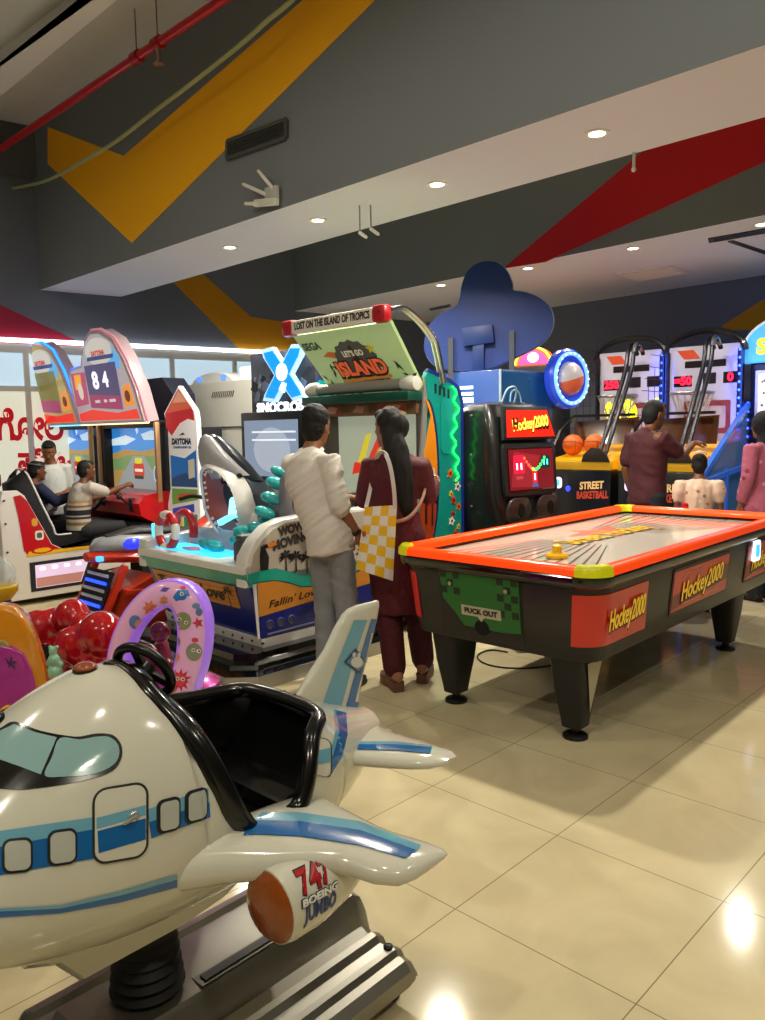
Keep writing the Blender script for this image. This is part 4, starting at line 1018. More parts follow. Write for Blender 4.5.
# ================================================================ SNOW RACER AND PALE CABINET
def snow_cabinet():
    t = thing('snow_race_cabinet', 'snow racing game with a glowing blue X shaped sign over its screen', 'arcade game', row(-1.75, 1.45), ROW_RZ)
    DK = M('#16181c', .45); GY = M('#8b8a86', .5)
    m = MB(); m.box((0, .35, .55), (.86, .62, 1.10), None, .01); m.build('body', GY, t)
    m = MB(); m.box((0, .12, 1.36), (.90, .22, .64), None, .015); m.build('screen_housing', DK, t)
    m = MB(); m.box((0, .008, 1.355), (.76, .02, .50)); sc_ = m.build('screen', M('#8fa3c0', .12, coat=.6, emit=.55), t, smooth=False)
    m = MB(); m.prism(ell(.26, .20, 24), (.02, -.0025, 1.34), X, Z, .002); m.build('screen_picture', M('#b6c6dc', .2, emit=.5), sc_, smooth=False)
    for z in (1.50, 1.43):
        m = MB(); m.box((.05, -.004, z), (.62, .003, .014)); m.build('screen_glow_line', M('#dfe9f4', .2, emit=.9), sc_, smooth=False)
    m = MB(); m.box((0, .20, 1.93), (.92, .10, .58), None, .01); mq = m.build('marquee', M('#39404e', .4, var=.5, vscale=9), t)
    rng = random.Random(11)
    for k in range(26):
        x = rng.uniform(-.42, .42); z = rng.uniform(1.74, 2.18); m = MB(); s = rng.uniform(.02, .06)
        m.prism([(-s, -s*.5), (s*.4, -s), (s, s*.3), (-s*.2, s)], (x, .149, z), X, Z, .0015+.0001*k); m.build('marquee_print', M(rng.choice(('#6a7890', '#222a3a', '#8c9ab4', '#4c5870')), .5), mq, smooth=False)
    c = Vector((.10, .10, 2.0))
    def xshape(w, L, waist):
        return [(p_[0]*1.3, p_[1]*.92) for p_ in [(-L, L*1.15), (-L+w, L*1.2), (0, waist), (L-w, L*1.2), (L, L*1.15), (L-.02, L*.8), (waist*.8, 0), (L-.02, -L*.8), (L, -L*1.05), (L-w, -L*1.15), (0, -waist), (-L+w, -L*1.15), (-L, -L*1.05), (-L+.02, -L*.8), (-waist*.8, 0), (-L+.02, L*.8)]]
    m = MB(); m.prism(xshape(.12, .225, .11), c+Vector((0, .03, 0)), X, Z, .05); xs = m.build('cross_sign', M('#b7dcf6', .3, emit=.9), t, smooth=False)
    m = MB(); m.prism(xshape(.10, .195, .092), c+Vector((0, -.0205, 0)), X, Z, .004); m.build('cross_face', M('#0f7ae8', .3, emit=1.6), xs, smooth=False)
    m = MB()
    m.torus(c+Vector((0, -.028, .02)), Y, .068, .007, 28, 6); m.torus(c+Vector((0, -.028, .02)), Y, .068, .006, 28, 6, sx=.45)
    for dz in (-.015, .02, .055): m.bar(c+Vector((-.06, -.028, dz)), c+Vector((.06, -.028, dz)), .008, .008)
    m.bar(c+Vector((0, -.028, -.048)), c+Vector((0, -.028, .088)), .008, .008); m.build('globe_symbol', M('#f2f8ff', .3, emit=2.2), xs)
    m = MB()
    m.prism([(-.05, -.13), (-.01, -.14), (.04, -.07), (.0, -.065)], c+Vector((0, -.0255, 0)), X, Z, .003); m.prism([(.0, -.16), (.035, -.16), (.065, -.08), (.04, -.08)], c+Vector((0, -.0255, 0)), X, Z, .003); m.build('figure_symbol', M('#d8ecff', .3, emit=1.6), xs, smooth=False)
    text('lettering', 'SNOCROSS', M('#f4f7ff', .3, emit=1.6), mq, (.0, .147, 1.715), X, Z, .085, .004, bold=.06, width=.74, lift=.004)
    text('lettering', 'SNOCROSS', M('#202634', .3), mq, (.0, .148, 1.71), X, Z, .095, .001, bold=.12, width=.80)
    return t
snow_cabinet()

def snow_bike():
    t = thing('snowmobile_seat', 'red and grey ride-on snowmobile with blue lights, between the racing seat and the boat', 'ride-on game', row(-1.98, -.02), ROW_RZ)
    RD = M('#c8321a', .3, coat=.4); GY = M('#8a8d92', .3, coat=.4); DK = M('#141518', .5); BLU = M('#1a3cff', .3, emit=3.0)
    def ring(y, z, w, h, n=16): return [Vector((w*math.cos(2*PI*k/n), y, z+h*math.sin(2*PI*k/n))) for k in range(n)]
    # tail body rising to a thick seat
    m = MB(); m.loft([ring(-.12, .62, .02, .03), ring(-.06, .64, .10, .06), ring(.10, .64, .16, .085), ring(.30, .63, .18, .09), ring(.55, .58, .17, .09), ring(.80, .52, .13, .08)]); m.build('tail_body', GY, t)
    m = MB(); m.loft([ring(-.16, .565, .05, .035), ring(-.08, .56, .12, .05), ring(.15, .545, .17, .06), ring(.5, .50, .17, .06), ring(.8, .45, .14, .06)]); m.build('tail_lower', RD, t)
    for s in (-1, 1):
        m = MB(); m.ball((.135*s, .16, .645), (.05, .09, .045), 16, 10); m.build('tail_lamp', M('#2430ff', .2, emit=1.6), t)
        m = MB(); m.ball((.15*s, .32, .61), (.05, .11, .05), 16, 10); m.build('red_fairing', RD, t)
        m = MB(); m.box((.11*s, -.10, .555), (.05, .05, .04), None, .01); m.build('brake_light', M('#2f7cff', .2, emit=3.5), t)
    m = MB(); m.loft([ring(.0, .70, .05, .02), ring(.25, .73, .10, .04), ring(.55, .70, .11, .045), ring(.8, .66, .10, .04)]); m.build('seat_pad', DK, t)
    m = MB(); m.loft([ring(.75, .55, .16, .14), ring(1.0, .62, .2, .2), ring(1.2, .64, .16, .16), ring(1.34, .6, .06, .08)]); m.build('nose_cowl', RD, t)
    m = MB(); m.tube(spline([(-.30, .86, .92), (-.18, .92, .95), (0, .98, .93), (.18, .92, .95), (.30, .86, .92)], 6), .018, 10); m.cyl((0, .98, .93), (0, 1.06, .75), .03, n=12); m.build('handlebar', DK, t)
    # stepped foot boards and track
    m = MB(); m.loft([[Vector((x, y, z)) for (y, z) in ((-.10, .05), (1.25, .05), (1.25, .26), (.55, .30), (.25, .40), (.0, .30))] for x in (-.30, .30)]); m.build('chassis', M('#a83218', .35, coat=.3), t, angle=25)
    m = MB(); m.prism([(-.2, -.2), (.2, -.2), (.2, .2), (-.2, .2)], (0, -.10, .26), X, Vector((0, .35, .94)), .02); tr = m.build('track_panel', DK, t, smooth=False)
    for k in range(7):
        z = .09+.055*k; y = -.10+.35*(z-.267)/.94-.0188-.008
        m = MB(); m.bar((-.17, y, z), (.17, y, z), .012, .022); m.build('track_bar', BLU if k % 3 == 2 else M('#b9bcc4', .4), tr, smooth=False)
    for s in (-1, 1):
        m = MB(); m.bar((.235*s, -.18, .06), (.235*s, .04, .50), .05, .05, bevel=.01); m.build('frame_bar', RD, t)
        m = MB(); m.bar((.26*s, .0, .30), (.26*s, 1.1, .18), .10, .05, bevel=.01); m.build('foot_rail', RD, t)
    return t
snow_bike()

def pale_cabinet():
    t = thing('pale_grey_cabinet', 'plain pale grey back of a game cabinet with small blue lamps on its rounded top', 'game cabinet', row(-3.42, 2.0), ROW_RZ)
    GY = M('#c2c3bc', .5, var=.04)
    m = MB(); m.loft([[Vector((x, y, z)) for (x, z) in ((-.72, 0), (.62, 0), (.62, 1.50), (.66, 1.56), (.66, 2.04), (-.66, 2.04))] for y in (.0, .75)]); b = m.build('body', GY, t, angle=20)
    m = MB(); m.box((-.04, -.004, 1.56), (1.30, .008, .012)); m.build('seam', M('#3a3a3a', .5), b, smooth=False)
    for k in range(12):
        m = MB(); m.bar((-.05+.035*k, -.004, 1.88), (-.02+.035*k, -.004, 1.94), .004, .012); m.build('vent_slot', M('#4a4a48', .5), b, smooth=False)
    m = MB(); m.loft([[Vector((-.20+.40*math.cos(a), y, 2.04+.13*math.sin(a)*s)) for a in [PI*k/18 for k in range(19)]] for (y, s) in ((.10, .9), (.13, 1), (.30, 1), (.33, .9))]); d = m.build('top_dome', M('#c6cac8', .35), t)
    for x in (-.44, .04):
        m = MB(); m.prism(ell(.05, .032, 18), (x, .098, 2.10), X, Z, .006); m.build('blue_lamp', M('#4a78f0', .3, emit=1.5), d, smooth=False)
    m = MB(); m.box((.50, .20, 2.11), (.22, .3, .14), None, .02); m.build('light_box', M('#cfe6f2', .3, emit=.9), t)
    return t
pale_cabinet()
# ================================================================ TWO LINKED CAR RACING CABINETS
def race_cabinet(x, lab, first):
    t = thing('racing_game_cabinet', lab, 'arcade game', row(x, 1.28), ROW_RZ); t.scale = (1.1, 1, 1)
    DK = M('#15171b', .45); RD = M('#c01018', .3, coat=.4); CR = M('#b8926a', .4, metal=.3)
    m = MB(); m.box((0, .35, .78), (1.16, .62, 1.56), None, .01); m.build('body', M('#1d1f26', .5), t)
    sc_m = MB(); sc_m.box((0, .018, 1.25), (.98, .02, .66)); s = sc_m.build('screen', M('#2f86d8', .12, coat=.5, emit=.75), t, smooth=False)
    def pic(pts, c, o, e=.75):
        m = MB(); m.prism(pts, (0, .0075-.0005*o, 1.25), X, Z, .001); return m.build('screen_picture', M(c, .3, emit=e), s, smooth=False)
    pic([(-.49, .04), (-.25, .09), (.1, .07), (.49, .12), (.49, -.33), (-.49, -.33)], '#a8894e', 1)
    pic([(-.49, -.02), (-.1, .03), (.49, .02), (.49, -.10), (-.49, -.14)], '#6f8f5a', 2)
    pic([(-.08, .02), (.14, .02), (.49, -.33), (-.45, -.33)], '#8c9498', 3)
    pic([(-.49, .20), (-.2, .24), (.0, .20), (-.2, .14), (-.49, .13)], '#cfe4f0', 4); pic([(.10, .25), (.30, .29), (.49, .24), (.40, .19), (.15, .19)], '#bcd8ee', 4)
    pic(rrect(.20, .17, .05, 4, .03, -.13), '#c0301c', 6); pic(rrect(.14, .06, .02, 4, .03, -.03), '#d8d02a', 7); pic(rrect(.15, .03, .01, 3, .03, -.13), '#e8e4d0', 8); pic(rrect(.17, .035, .01, 3, .03, -.205), '#20242a', 8)
    pic(ell(.05, .09, 18, .36, -.16), '#bfe0ea', 8); pic(ell(.035, .07, 18, .36, -.16), '#3a5a70', 9)
    text('lettering', '9', M('#e8f4ff', .3, emit=1), s, (.03, .0020, 1.53), X, Z, .06, .0005)
    for sx in (-1, 1):
        m = MB(); m.box((.53*sx, -.02, 1.25), (.08, .14, .74), None, .01); m.build('screen_frame', DK, t)
        m = MB(); m.box((.565*sx, -.10, 1.22), (.035, .05, .80), None, .008); m.build('copper_trim', CR, t)
    m = MB(); m.box((0, -.02, 1.60), (1.14, .14, .07), None, .01); m.build('screen_frame', DK, t)
    m = MB(); m.loft([[Vector((x, y, z)) for (x, z) in ((-.40, 1.5), (.50, 1.5), (.50, 1.90), (.32, 2.08), (-.40, 2.08))] for y in (.14, .40)]); m.build('rear_housing', M('#1b1d2e', .5), t, angle=20)
    # lit side window strip on the left
    m = MB(); m.box((-.66, .05, 1.22), (.16, .10, .86), None, .008); sw_ = m.build('side_light', M('#bcd6e0', .3, emit=.9), t)
    for k in range(5):
        m = MB(); m.prism(rrect(.09, .09, .02), (-.66, -.0015, .92+.14*k), X, Z, .003); m.build('side_light_print', M(('#8fb4c4', '#dff0f4')[k % 2], .3, emit=.7), sw_, smooth=False)
    # dashboard
    m = MB(); m.loft([[Vector((xx, y, z)) for (y, z) in ((-.32, .70), (-.34, .82), (-.26, .90), (-.04, .93), (.06, .90), (.06, .60), (-.10, .58))] for xx in (-.58, .58)]); d = m.build('dashboard', RD, t, angle=25)
    m = MB(); m.prism(rrect(.40, .14, .05), (.05, -.265, .835), X, Vector((0, .2, 1)).normalized(), .012); m.build('gauge_panel', M('#b9bcc0', .25, metal=.5), d)
    for k in range(3):
        m = MB(); m.cyl((-.08+.11*k, -.285, .84), (-.08+.11*k, -.30, .838), .03, n=16); m.build('button', M(('#f0c818', '#d81c1c', '#2a58e0')[k], .3, emit=.5), d)
    m = MB(); m.box((.42, -.32, .80), (.06, .05, .14), None, .01); m.build('gear_gate', DK, d)
    m = MB(); m.cyl((.42, -.34, .80), (.42, -.44, .88), .012, n=10); m.ball((.42, -.45, .89), .028, 12, 8); m.build('gear_lever', DK, t)
    m = MB(); c = Vector((-.10, -.42, .86)); ax = Vector((0, -.86, .5)).normalized()
    m.torus(c, ax, .15, .018, 36, 10)
    xx, yy = m.frame(ax)
    for k in range(3):
        a = R(90+120*k); m.bar(c, c+(xx*math.cos(a)+yy*math.sin(a))*.15, .04, .012, up=ax)
    m.cyl(c-ax*.16, c+ax*.01, .04, .05, 16); m.build('steering_wheel', M('#141416', .4), t)
    m = MB(); m.box((0, -.05, .32), (1.05, .5, .60), None, .01); m.build('foot_well', M('#101218', .6), t)
    m = MB(); m.box((.05, -.32, .16), (.10, .03, .16), Euler((R(-25), 0, 0)).to_matrix(), .005); m.build('pedal', CHROME(), t)
    # arched marquee, tilted out over the screen, with an LED edge
    arch = [(-.66, 0), (.66, 0), (.60, .34), (.50, .62), (.36, .84), (.14, .95), (-.04, .96), (-.20, .88), (-.32, .70), (-.36, .62), (-.62, .60), (-.70, .50)]
    ym = Vector((0, -.16, 1)).normalized(); o = Vector((-.10, -.06, 1.64)); nn = X.cross(ym)
    m = MB(); m.prism(arch, o, X, ym, .16, .01); mq = m.build('marquee', M('#b9a0a8', .3, coat=.4, emit=.12), t)
    m = MB(); m.prism([(p[0]*.93, .03+p[1]*.93) for p in arch], o+nn*.162, X, ym, .003); mf = m.build('marquee_face', M('#c7bccb' if first else '#c8b472', .2, coat=.5, emit=.35), mq, smooth=False)
    def mp(pts, c, e, k, name='marquee_print'):
        m = MB(); m.prism(pts, o+nn*(.1655+.0006*k), X, ym, .002); return m.build(name, M(c, .3, emit=e), mf, smooth=False)
    mp([(-.60, .04), (.60, .04), (.57, .14), (.2, .11), (-.3, .16), (-.60, .12)], '#d8281e', .9, 1)
    mp([(-.62, .20), (-.34, .22), (-.30, .56), (-.60, .56)], '#c24a7a', .5, 1); mp([(-.56, .38), (-.42, .40), (-.40, .54), (-.54, .54)], '#e8a030', .8, 2); mp(ell(.05, .09, 18, -.46, .36), '#e8e0d0', .5, 3)
    mp([(.36, .16), (.56, .18), (.52, .40), (.38, .36)], '#e0882c', .8, 1); mp(ell(.05, .06, 14, .45, .27), '#7a2a1c', .3, 2)
    mp([(.08, .62), (.40, .54), (.44, .66), (.26, .82), (.08, .84)], '#58a8e8', .7, 1); mp(ell(.26, .14, 24, .06, .74), '#d9d4cc', .5, 2)
    mp([(-.20, .66), (.32, .66), (.34, .70), (-.18, .70)], '#30489a', .3, 3)
    bd = mp([(-.30, .18), (.32, .14), (.34, .62), (-.28, .62)], '#5a4c8a' if first else '#8c8440', .35, 4, 'number_board')
    mp([(-.30, .18), (.32, .14), (.322, .28), (-.296, .32)], '#b43a78', .4, 5)
    if first:
        for (s_, px, h) in (('8', -.10, .17), ('4', .10, .15)):
            text('lettering', s_, M('#f2eef6', .3, emit=1.0), bd, o+nn*.1715+X*px+ym*.45, X, ym, h, .001, bold=.05)
        for (dx, w_) in ((-.14, .10), (.02, .06), (.16, .12)):
            m = MB(); m.prism(rrect(w_, .03, .006), o+nn*.171+X*dx+ym*.24, X, ym, .001); m.build('board_print', M('#e9d9e4', .3, emit=.5), bd, smooth=False)
    text('lettering', 'DAYTONA', M('#c8342a', .3, emit=.4), mf, o+nn*.1705+X*.05+ym*.725, X, ym, .05, .001, bold=.05, width=.26)
    # LED outline
    led = [o+nn*.13+X*(p[0]*1.012)+ym*(p[1]*1.008) for p in arch]
    m = MB(); m.tube([led[0], led[-1], led[-2], led[-3]], .016, 6); m.build('led_edge', M('#2a50ff', .3, emit=3.0), mq)
    m = MB(); m.tube(led[1:10], .014, 6); m.build('led_edge', M('#d98a9a' if first else '#1a7cff', .3, emit=.5 if first else 3.0), mq)
    m = MB(); m.tube([led[0], led[1]], .016, 6); m.build('led_edge', M('#ffd9a0' if first else '#59c8ff', .3, emit=2.5), mq)
    return t
race_cabinet(-3.85, 'car racing game whose arched sign shows a large number board', True)
race_cabinet(-5.30, 'car racing game at the far end with a blue lit arched sign edge', False)

def race_poster():
    t = thing('poster_panel', 'tall red topped racing poster panel with a pointed top beside the racing game', 'sign panel', row(-2.92, 1.26), ROW_RZ+R(8))
    poly = [(-.24, .0), (.24, .0), (.24, 1.62), (.22, 1.72), (.0, 1.96), (-.24, 1.70), (-.18, 1.55), (-.18, .95), (-.24, .8)]
    m = MB(); m.prism(poly, (0, .06, 0), X, Z, .06, .006); p = m.build('board', M('#f0f0f4', .35, coat=.3, emit=.12), t)
    def pp(pts, c, k, e=.3):  # prints glow a little, to offset the shade the board stands in
        m = MB(); m.prism(pts, (0, -.0005-.0006*k, 0), X, Z, .0015); return m.build('poster_print', M(c, .35, emit=e), p, smooth=False)
    pp([(-.21, 1.56), (-.13, 1.48), (.0, 1.60), (.12, 1.64), (.215, 1.62), (.205, 1.71), (0, 1.93), (-.215, 1.70)], '#c8303a', 1); pp([(-.20, 1.70), (.19, 1.74), (0, 1.92)], '#d86a4a', 2); pp([(-.10, 1.80), (.11, 1.80), (0, 1.91)], '#e8a888', 3)
    pp([(-.165, .98), (.22, .98), (.22, 1.34), (.05, 1.26), (-.165, 1.29)], '#2470c0', 1, .25); pp([(-.165, .98), (.22, .98), (.22, 1.05), (.05, 1.12), (-.165, 1.06)], '#2a4a78', 2); pp([(.10, 1.06), (.19, 1.08), (.19, 1.26), (.10, 1.24)], '#c2bca0', 3)
    pp([(-.165, .80), (.22, .86), (.22, .96), (-.165, .96)], '#5f9a48', 1); pp([(-.10, .84), (.18, .88), (.18, .93), (-.06, .91)], '#c04a3a', 2)
    pp([(-.165, .68), (.16, .74), (.16, .82), (-.165, .76)], '#2c4aa8', 2); pp([(-.21, .48), (-.02, .52), (-.02, .68), (-.21, .62)], '#d8c82a', 1); pp([(-.18, .52), (-.05, .545), (-.05, .58), (-.18, .555)], '#30343c', 2)
    pp([(.0, .52), (.2, .56), (.2, .72), (.0, .68)], '#2f8a5a', 1); pp([(.03, .54), (.17, .57), (.17, .62), (.03, .59)], '#b8342c', 2); pp([(-.2, .2), (.2, .26), (.2, .46), (-.2, .40)], '#8c98a8', 1)
    text('lettering', 'DAYTONA', M('#14203c', .4), p, (.01, -.003, 1.42), X, Z, .055, .001, bold=.08, shear=.15, width=.29)
    text('lettering', 'CHAMPIONSHIP USA', M('#3a68b0', .4), p, (.02, -.003, 1.365), X, Z, .022, .001, bold=.04, shear=.1, width=.27)
    m = MB(); m.prism([(-.04, 0), (.05, .01), (.02, .03)], (.02, -.003, 1.48), X, Z, .0015); m.build('poster_print', M('#14203c', .4), p, smooth=False)
    return t
race_poster()

def race_seat(x, lab, near):
    t = thing('racing_seat_unit', lab, 'racing seat', row(x+.2, .16), ROW_RZ)
    WH = M('#cfcac6', .35, coat=.3); RD = M('#b3141e', .3, coat=.3); BK = M('#15161b', .55); YE = M('#d8a818', .4)
    prof = [(-.52, .06), (.66, .06), (.66, .40), (.45, .46), (.02, .45), (-.10, .52), (-.30, .98), (-.36, 1.03), (-.50, 1.03), (-.52, .9)]
    for sx in (-1, 1):
        m = MB(); m.prism(prof if sx > 0 else [(-p[0], p[1]) for p in prof], (.36*sx, 0, 0), Y*sx, Z, .09, .012); sh = m.build('side_shell', WH, t, angle=30)
        q = .4535*sx
        def pan(pts, mt, k, nm='shell_print', par=sh): return side_poly(nm, pts, q+.001*sx*k, mt, par, .003, sx)
        pan([(-.40, .98), (-.34, .99), (-.285, .93), (-.10, .53), (-.04, .49), (.0, .475), (.40, .475), (.45, .455), (-.30, .44), (-.34, .50), (-.37, .80)], RD, 1)
        pan([(-.30, .485), (.0, .475), (.40, .472), (.45, .452), (.0, .445), (-.32, .44)], YE, 2)
        pan(ell(.10, .032, 20, -.18, .485), RD, 3); pan(ell(.075, .02, 20, -.18, .485), YE, 4)
        pan(rrect(.075, .085, .02, 4, -.20, .62), M('#d8d4cc', .4), 4); pan(rrect(.045, .05, .015, 4, -.20, .62), M('#3f5a4a', .4), 5); pan(rrect(.05, .07, .02, 4, -.235, .74), M('#c89a3c', .4), 4)
        fr = pan([(-.30, .12), (.18, .12), (.30, .385), (-.30, .385)], BK, 2, 'window_surround', t)
        pan([(-.255, .15), (.155, .15), (.245, .355), (-.255, .355)], M('#c4b0cc', .25, emit=.7), 3, 'lit_window', t)
        pan([(-.25, .155), (.15, .155), (.185, .24), (-.25, .24)], M('#a8746c', .3, emit=.4), 4, 'lit_window_print', t)
        for k in range(4): pan(rrect(.05, .03, .008, 3, -.19+.11*k, .32), M('#f1e9f6', .2, emit=1.2), 5, 'lit_window_print', t)
        pan([(.28, .10), (.60, .12), (.60, .24), (.34, .22)], M('#2b2b2e', .5), 2, 'sticker', sh)
        pan([(.38, .18), (.54, .19), (.56, .215), (.40, .205)], M('#d8d4d0', .4), 3, 'sticker_print', sh); pan([(.38, .14), (.50, .15), (.52, .17), (.40, .165)], M('#b8b4ac', .4), 3, 'sticker_print', sh)
        pan(ell(.028, .03, 14, .47, .33), M('#6a6864', .4), 3, 'sticker_print', sh); pan([(.57, .27), (.585, .26), (.60, .27), (.588, .31)], M('#b02028', .4), 3, 'sticker_print', sh)
        for z in (.25, .5, .75, .95):
            m = MB(); m.cyl((q, -.48, z), (q+.006*sx, -.48, z), .009, n=10); m.build('bolt', BK, sh)
    m = MB(); m.box((0, -.46, .54), (.74, .09, .94), None, .015); m.build('back_shell', WH, t)
    m = MB(); m.box((0, .10, .25), (.72, 1.08, .36), None, .01); m.build('base', M('#26262a', .5), t)
    # black bucket seat with white piping
    m = MB(); rows = []
    for (y, z, w) in ((.34, .50, .20), (.30, .53, .23), (.05, .50, .245), (-.10, .50, .25), (-.18, .58, .25), (-.26, .78, .24), (-.31, .95, .20), (-.335, 1.06, .15), (-.35, 1.12, .10)):
        rows.append([Vector((xx*w, y+dy, z+dz)) for (xx, dy, dz) in ((-1, .10, .08), (-.93, .09, .08), (-.8, .02, .02), (-.3, 0, 0), (.3, 0, 0), (.8, .02, .02), (.93, .09, .08), (1, .10, .08), (1, 0, -.03), (.6, -.06, -.05), (-.6, -.06, -.05), (-1, 0, -.03))])
    rows = [[v+Vector((0, .10 if v.z > .6 else .04, 0)) for v in r_] for r_ in rows]; m.loft(rows); st = m.build('bucket_seat', BK, t, angle=50)
    m = MB(); pts = [Vector((.245, .14, .58)), Vector((.25, .0, .585)), Vector((.252, -.09, .66)), Vector((.242, -.17, .86)), Vector((.20, -.22, 1.03)), Vector((.13, -.25, 1.16)), Vector((0, -.26, 1.2)), Vector((-.13, -.25, 1.16)), Vector((-.20, -.22, 1.03)), Vector((-.242, -.17, .86))]
    pts = [v+Vector((0, .10 if v.z > .6 else .04, 0)) for v in pts]; m.tube(spline(pts, 4), .009, 6); m.build('seat_piping', M('#d9d9dc', .4), st)
    if near:
        m = MB(); m.box((0, -.46, 1.12), (.5, .10, .14), None, .03); m.build('headrest', M('#5a201c', .45), t)
    return t
race_seat(-3.85, 'red and white racing seat with lit base window, nearest the viewer', True)
race_seat(-5.30, 'racing seat of the far game, mostly behind the nearer seat shell', False)
# ================================================================ RIGHT HAND MACHINES
def hockey_cabinet():
    t = thing('hockey_score_cabinet', 'black upright score cabinet with red lit sign beside the air hockey table', 'arcade game', (1.16, 6.02, 0), R(40))
    BK = M('#141416', .3, coat=.4); SC = M('#3a1014', .1, coat=.8)
    # side profile extruded, rounded shoulders: front at y = 0
    def ring(z, w, f, b): return [Vector((p[0]*w/2, (f+b)/2+p[1]*(b-f)/2, z)) for p in rrect(2, 2, .28, 4)]
    m = MB(); m.loft([ring(0, .66, .02, .58), ring(.70, .66, .02, .58), ring(.80, .70, -.02, .58), ring(1.0, .72, .03, .58), ring(1.38, .72, .06, .58), ring(1.48, .70, .09, .56), ring(1.60, .68, .13, .52), ring(1.68, .60, .18, .44), ring(1.705, .40, .26, .36)]); b = m.build('body', BK, t, angle=30)
    yv = Vector((0, .075, 1)).normalized()
    m = MB(); m.prism(rrect(.62, .40, .03), (0, .035, 1.18), X, yv, .03, .008); fr = m.build('screen_frame', M('#232326', .3), t)
    m = MB(); m.prism(rrect(.55, .33, .015), (0, .003, 1.18), X, yv, .003); s = m.build('screen', SC, t, smooth=False)
    def pp(pts, c, e, k, o=(0, 0)):
        m = MB(); m.prism(pts, (o[0], -.0007-.0006*k+.075*o[1], 1.18+o[1]), X, yv, .0015); return m.build('score_light', M(c, .3, emit=e), s, smooth=False)
    pp([(-.265, -.155), (.265, -.155), (.265, .155), (-.265, .155)], '#7a1a24', .35, 1)
    pp([(-.25, -.13), (.0, -.14), (.1, .10), (-.2, .14)], '#9c2a34', .3, 2)
    pp(rrect(.13, .14, .01), '#c01838', 1.2, 3, (-.15, .04)); pp(rrect(.11, .10, .01), '#14383a', .4, 3, (.17, .05))
    for dx in (-.175, -.125): pp(rrect(.016, .05, .003), '#ffd8d8', 3, 4, (dx, .025))
    for dx in (.15, .19): pp(rrect(.014, .045, .003), '#50f0c0', 3, 4, (dx, .05))
    pp(rrect(.05, .09, .008), '#f02030', 1.6, 4, (.03, -.06)); pp(rrect(.015, .05, .003), '#ffe0e0', 3, 5, (.03, -.06)); pp(rrect(.07, .03, .004), '#3a5a9a', .8, 4, (.03, -.125)); pp(rrect(.08, .025, .004), '#a83a48', .8, 4, (-.15, -.06))
    for k in range(11):
        f = k/10; x = -.085+.24*f; z = .085-.10*math.sin(PI*f)*.9
        pp(ell(.014, .012, 8), '#ff4a30' if f < .35 else ('#f0e040' if f < .5 else '#30f060'), 3, 5, (x, z))
    y2 = Vector((0, .22, 1)).normalized()
    m = MB(); m.prism([(-.32, -.13), (.32, -.13), (.27, .13), (-.27, .13)], (0, .060, 1.53), X, y2, .03, .008); m.build('sign_frame', M('#202023', .3), t)
    m = MB(); m.prism([(-.285, -.105), (.285, -.105), (.24, .105), (-.24, .105)], (0, .026, 1.53), X, y2, .004); sg = m.build('lit_sign', M('#d02010', .3, emit=.9), t, smooth=False)
    text('lettering', 'Hockey2000', M('#3a0a04', .3), sg, (.008, .018, 1.525), X, Vector((-.10, .22, 1)), .085, .001, bold=.07, shear=.2, width=.44)
    text('lettering', 'Hockey2000', M('#ffe04a', .3, emit=1.2), sg, (0, .016, 1.53), X+Vector((0, 0, .10)), y2, .085, .001, bold=.03, shear=.2, width=.43)
    for x in (-.17, .18):
        m = MB(); m.prism(rrect(.26, .20, .07), (x, .0, .87), X, Vector((0, -.12, 1)).normalized(), .025, .01); p = m.build('puck_bay', M('#3a3230', .35, coat=.3), t)
        m = MB(); m.prism(ell(.035, .06, 18), (x+.02, -.028, .87), X, Vector((-.25, -.12, 1)).normalized(), .004); m.build('bay_hollow', M('#070707', .6), p, smooth=False)
    m = MB(); m.tube(spline([(-.05, .26, 1.70), (-.03, .22, 1.80), (.03, .2, 1.82), (.08, .22, 1.78), (.10, .26, 1.70)], 6), .008, 8); m.build('top_wire', M('#9ab4c4', .3), t)
    for z in (.9, 1.3, 1.6):
        m = MB(); m.cyl((-.345, .30, z), (-.365, .30, z), .008, n=8); m.build('bolt', M('#a0a0a4', .3, metal=.8), b)
    return t
hockey_cabinet()

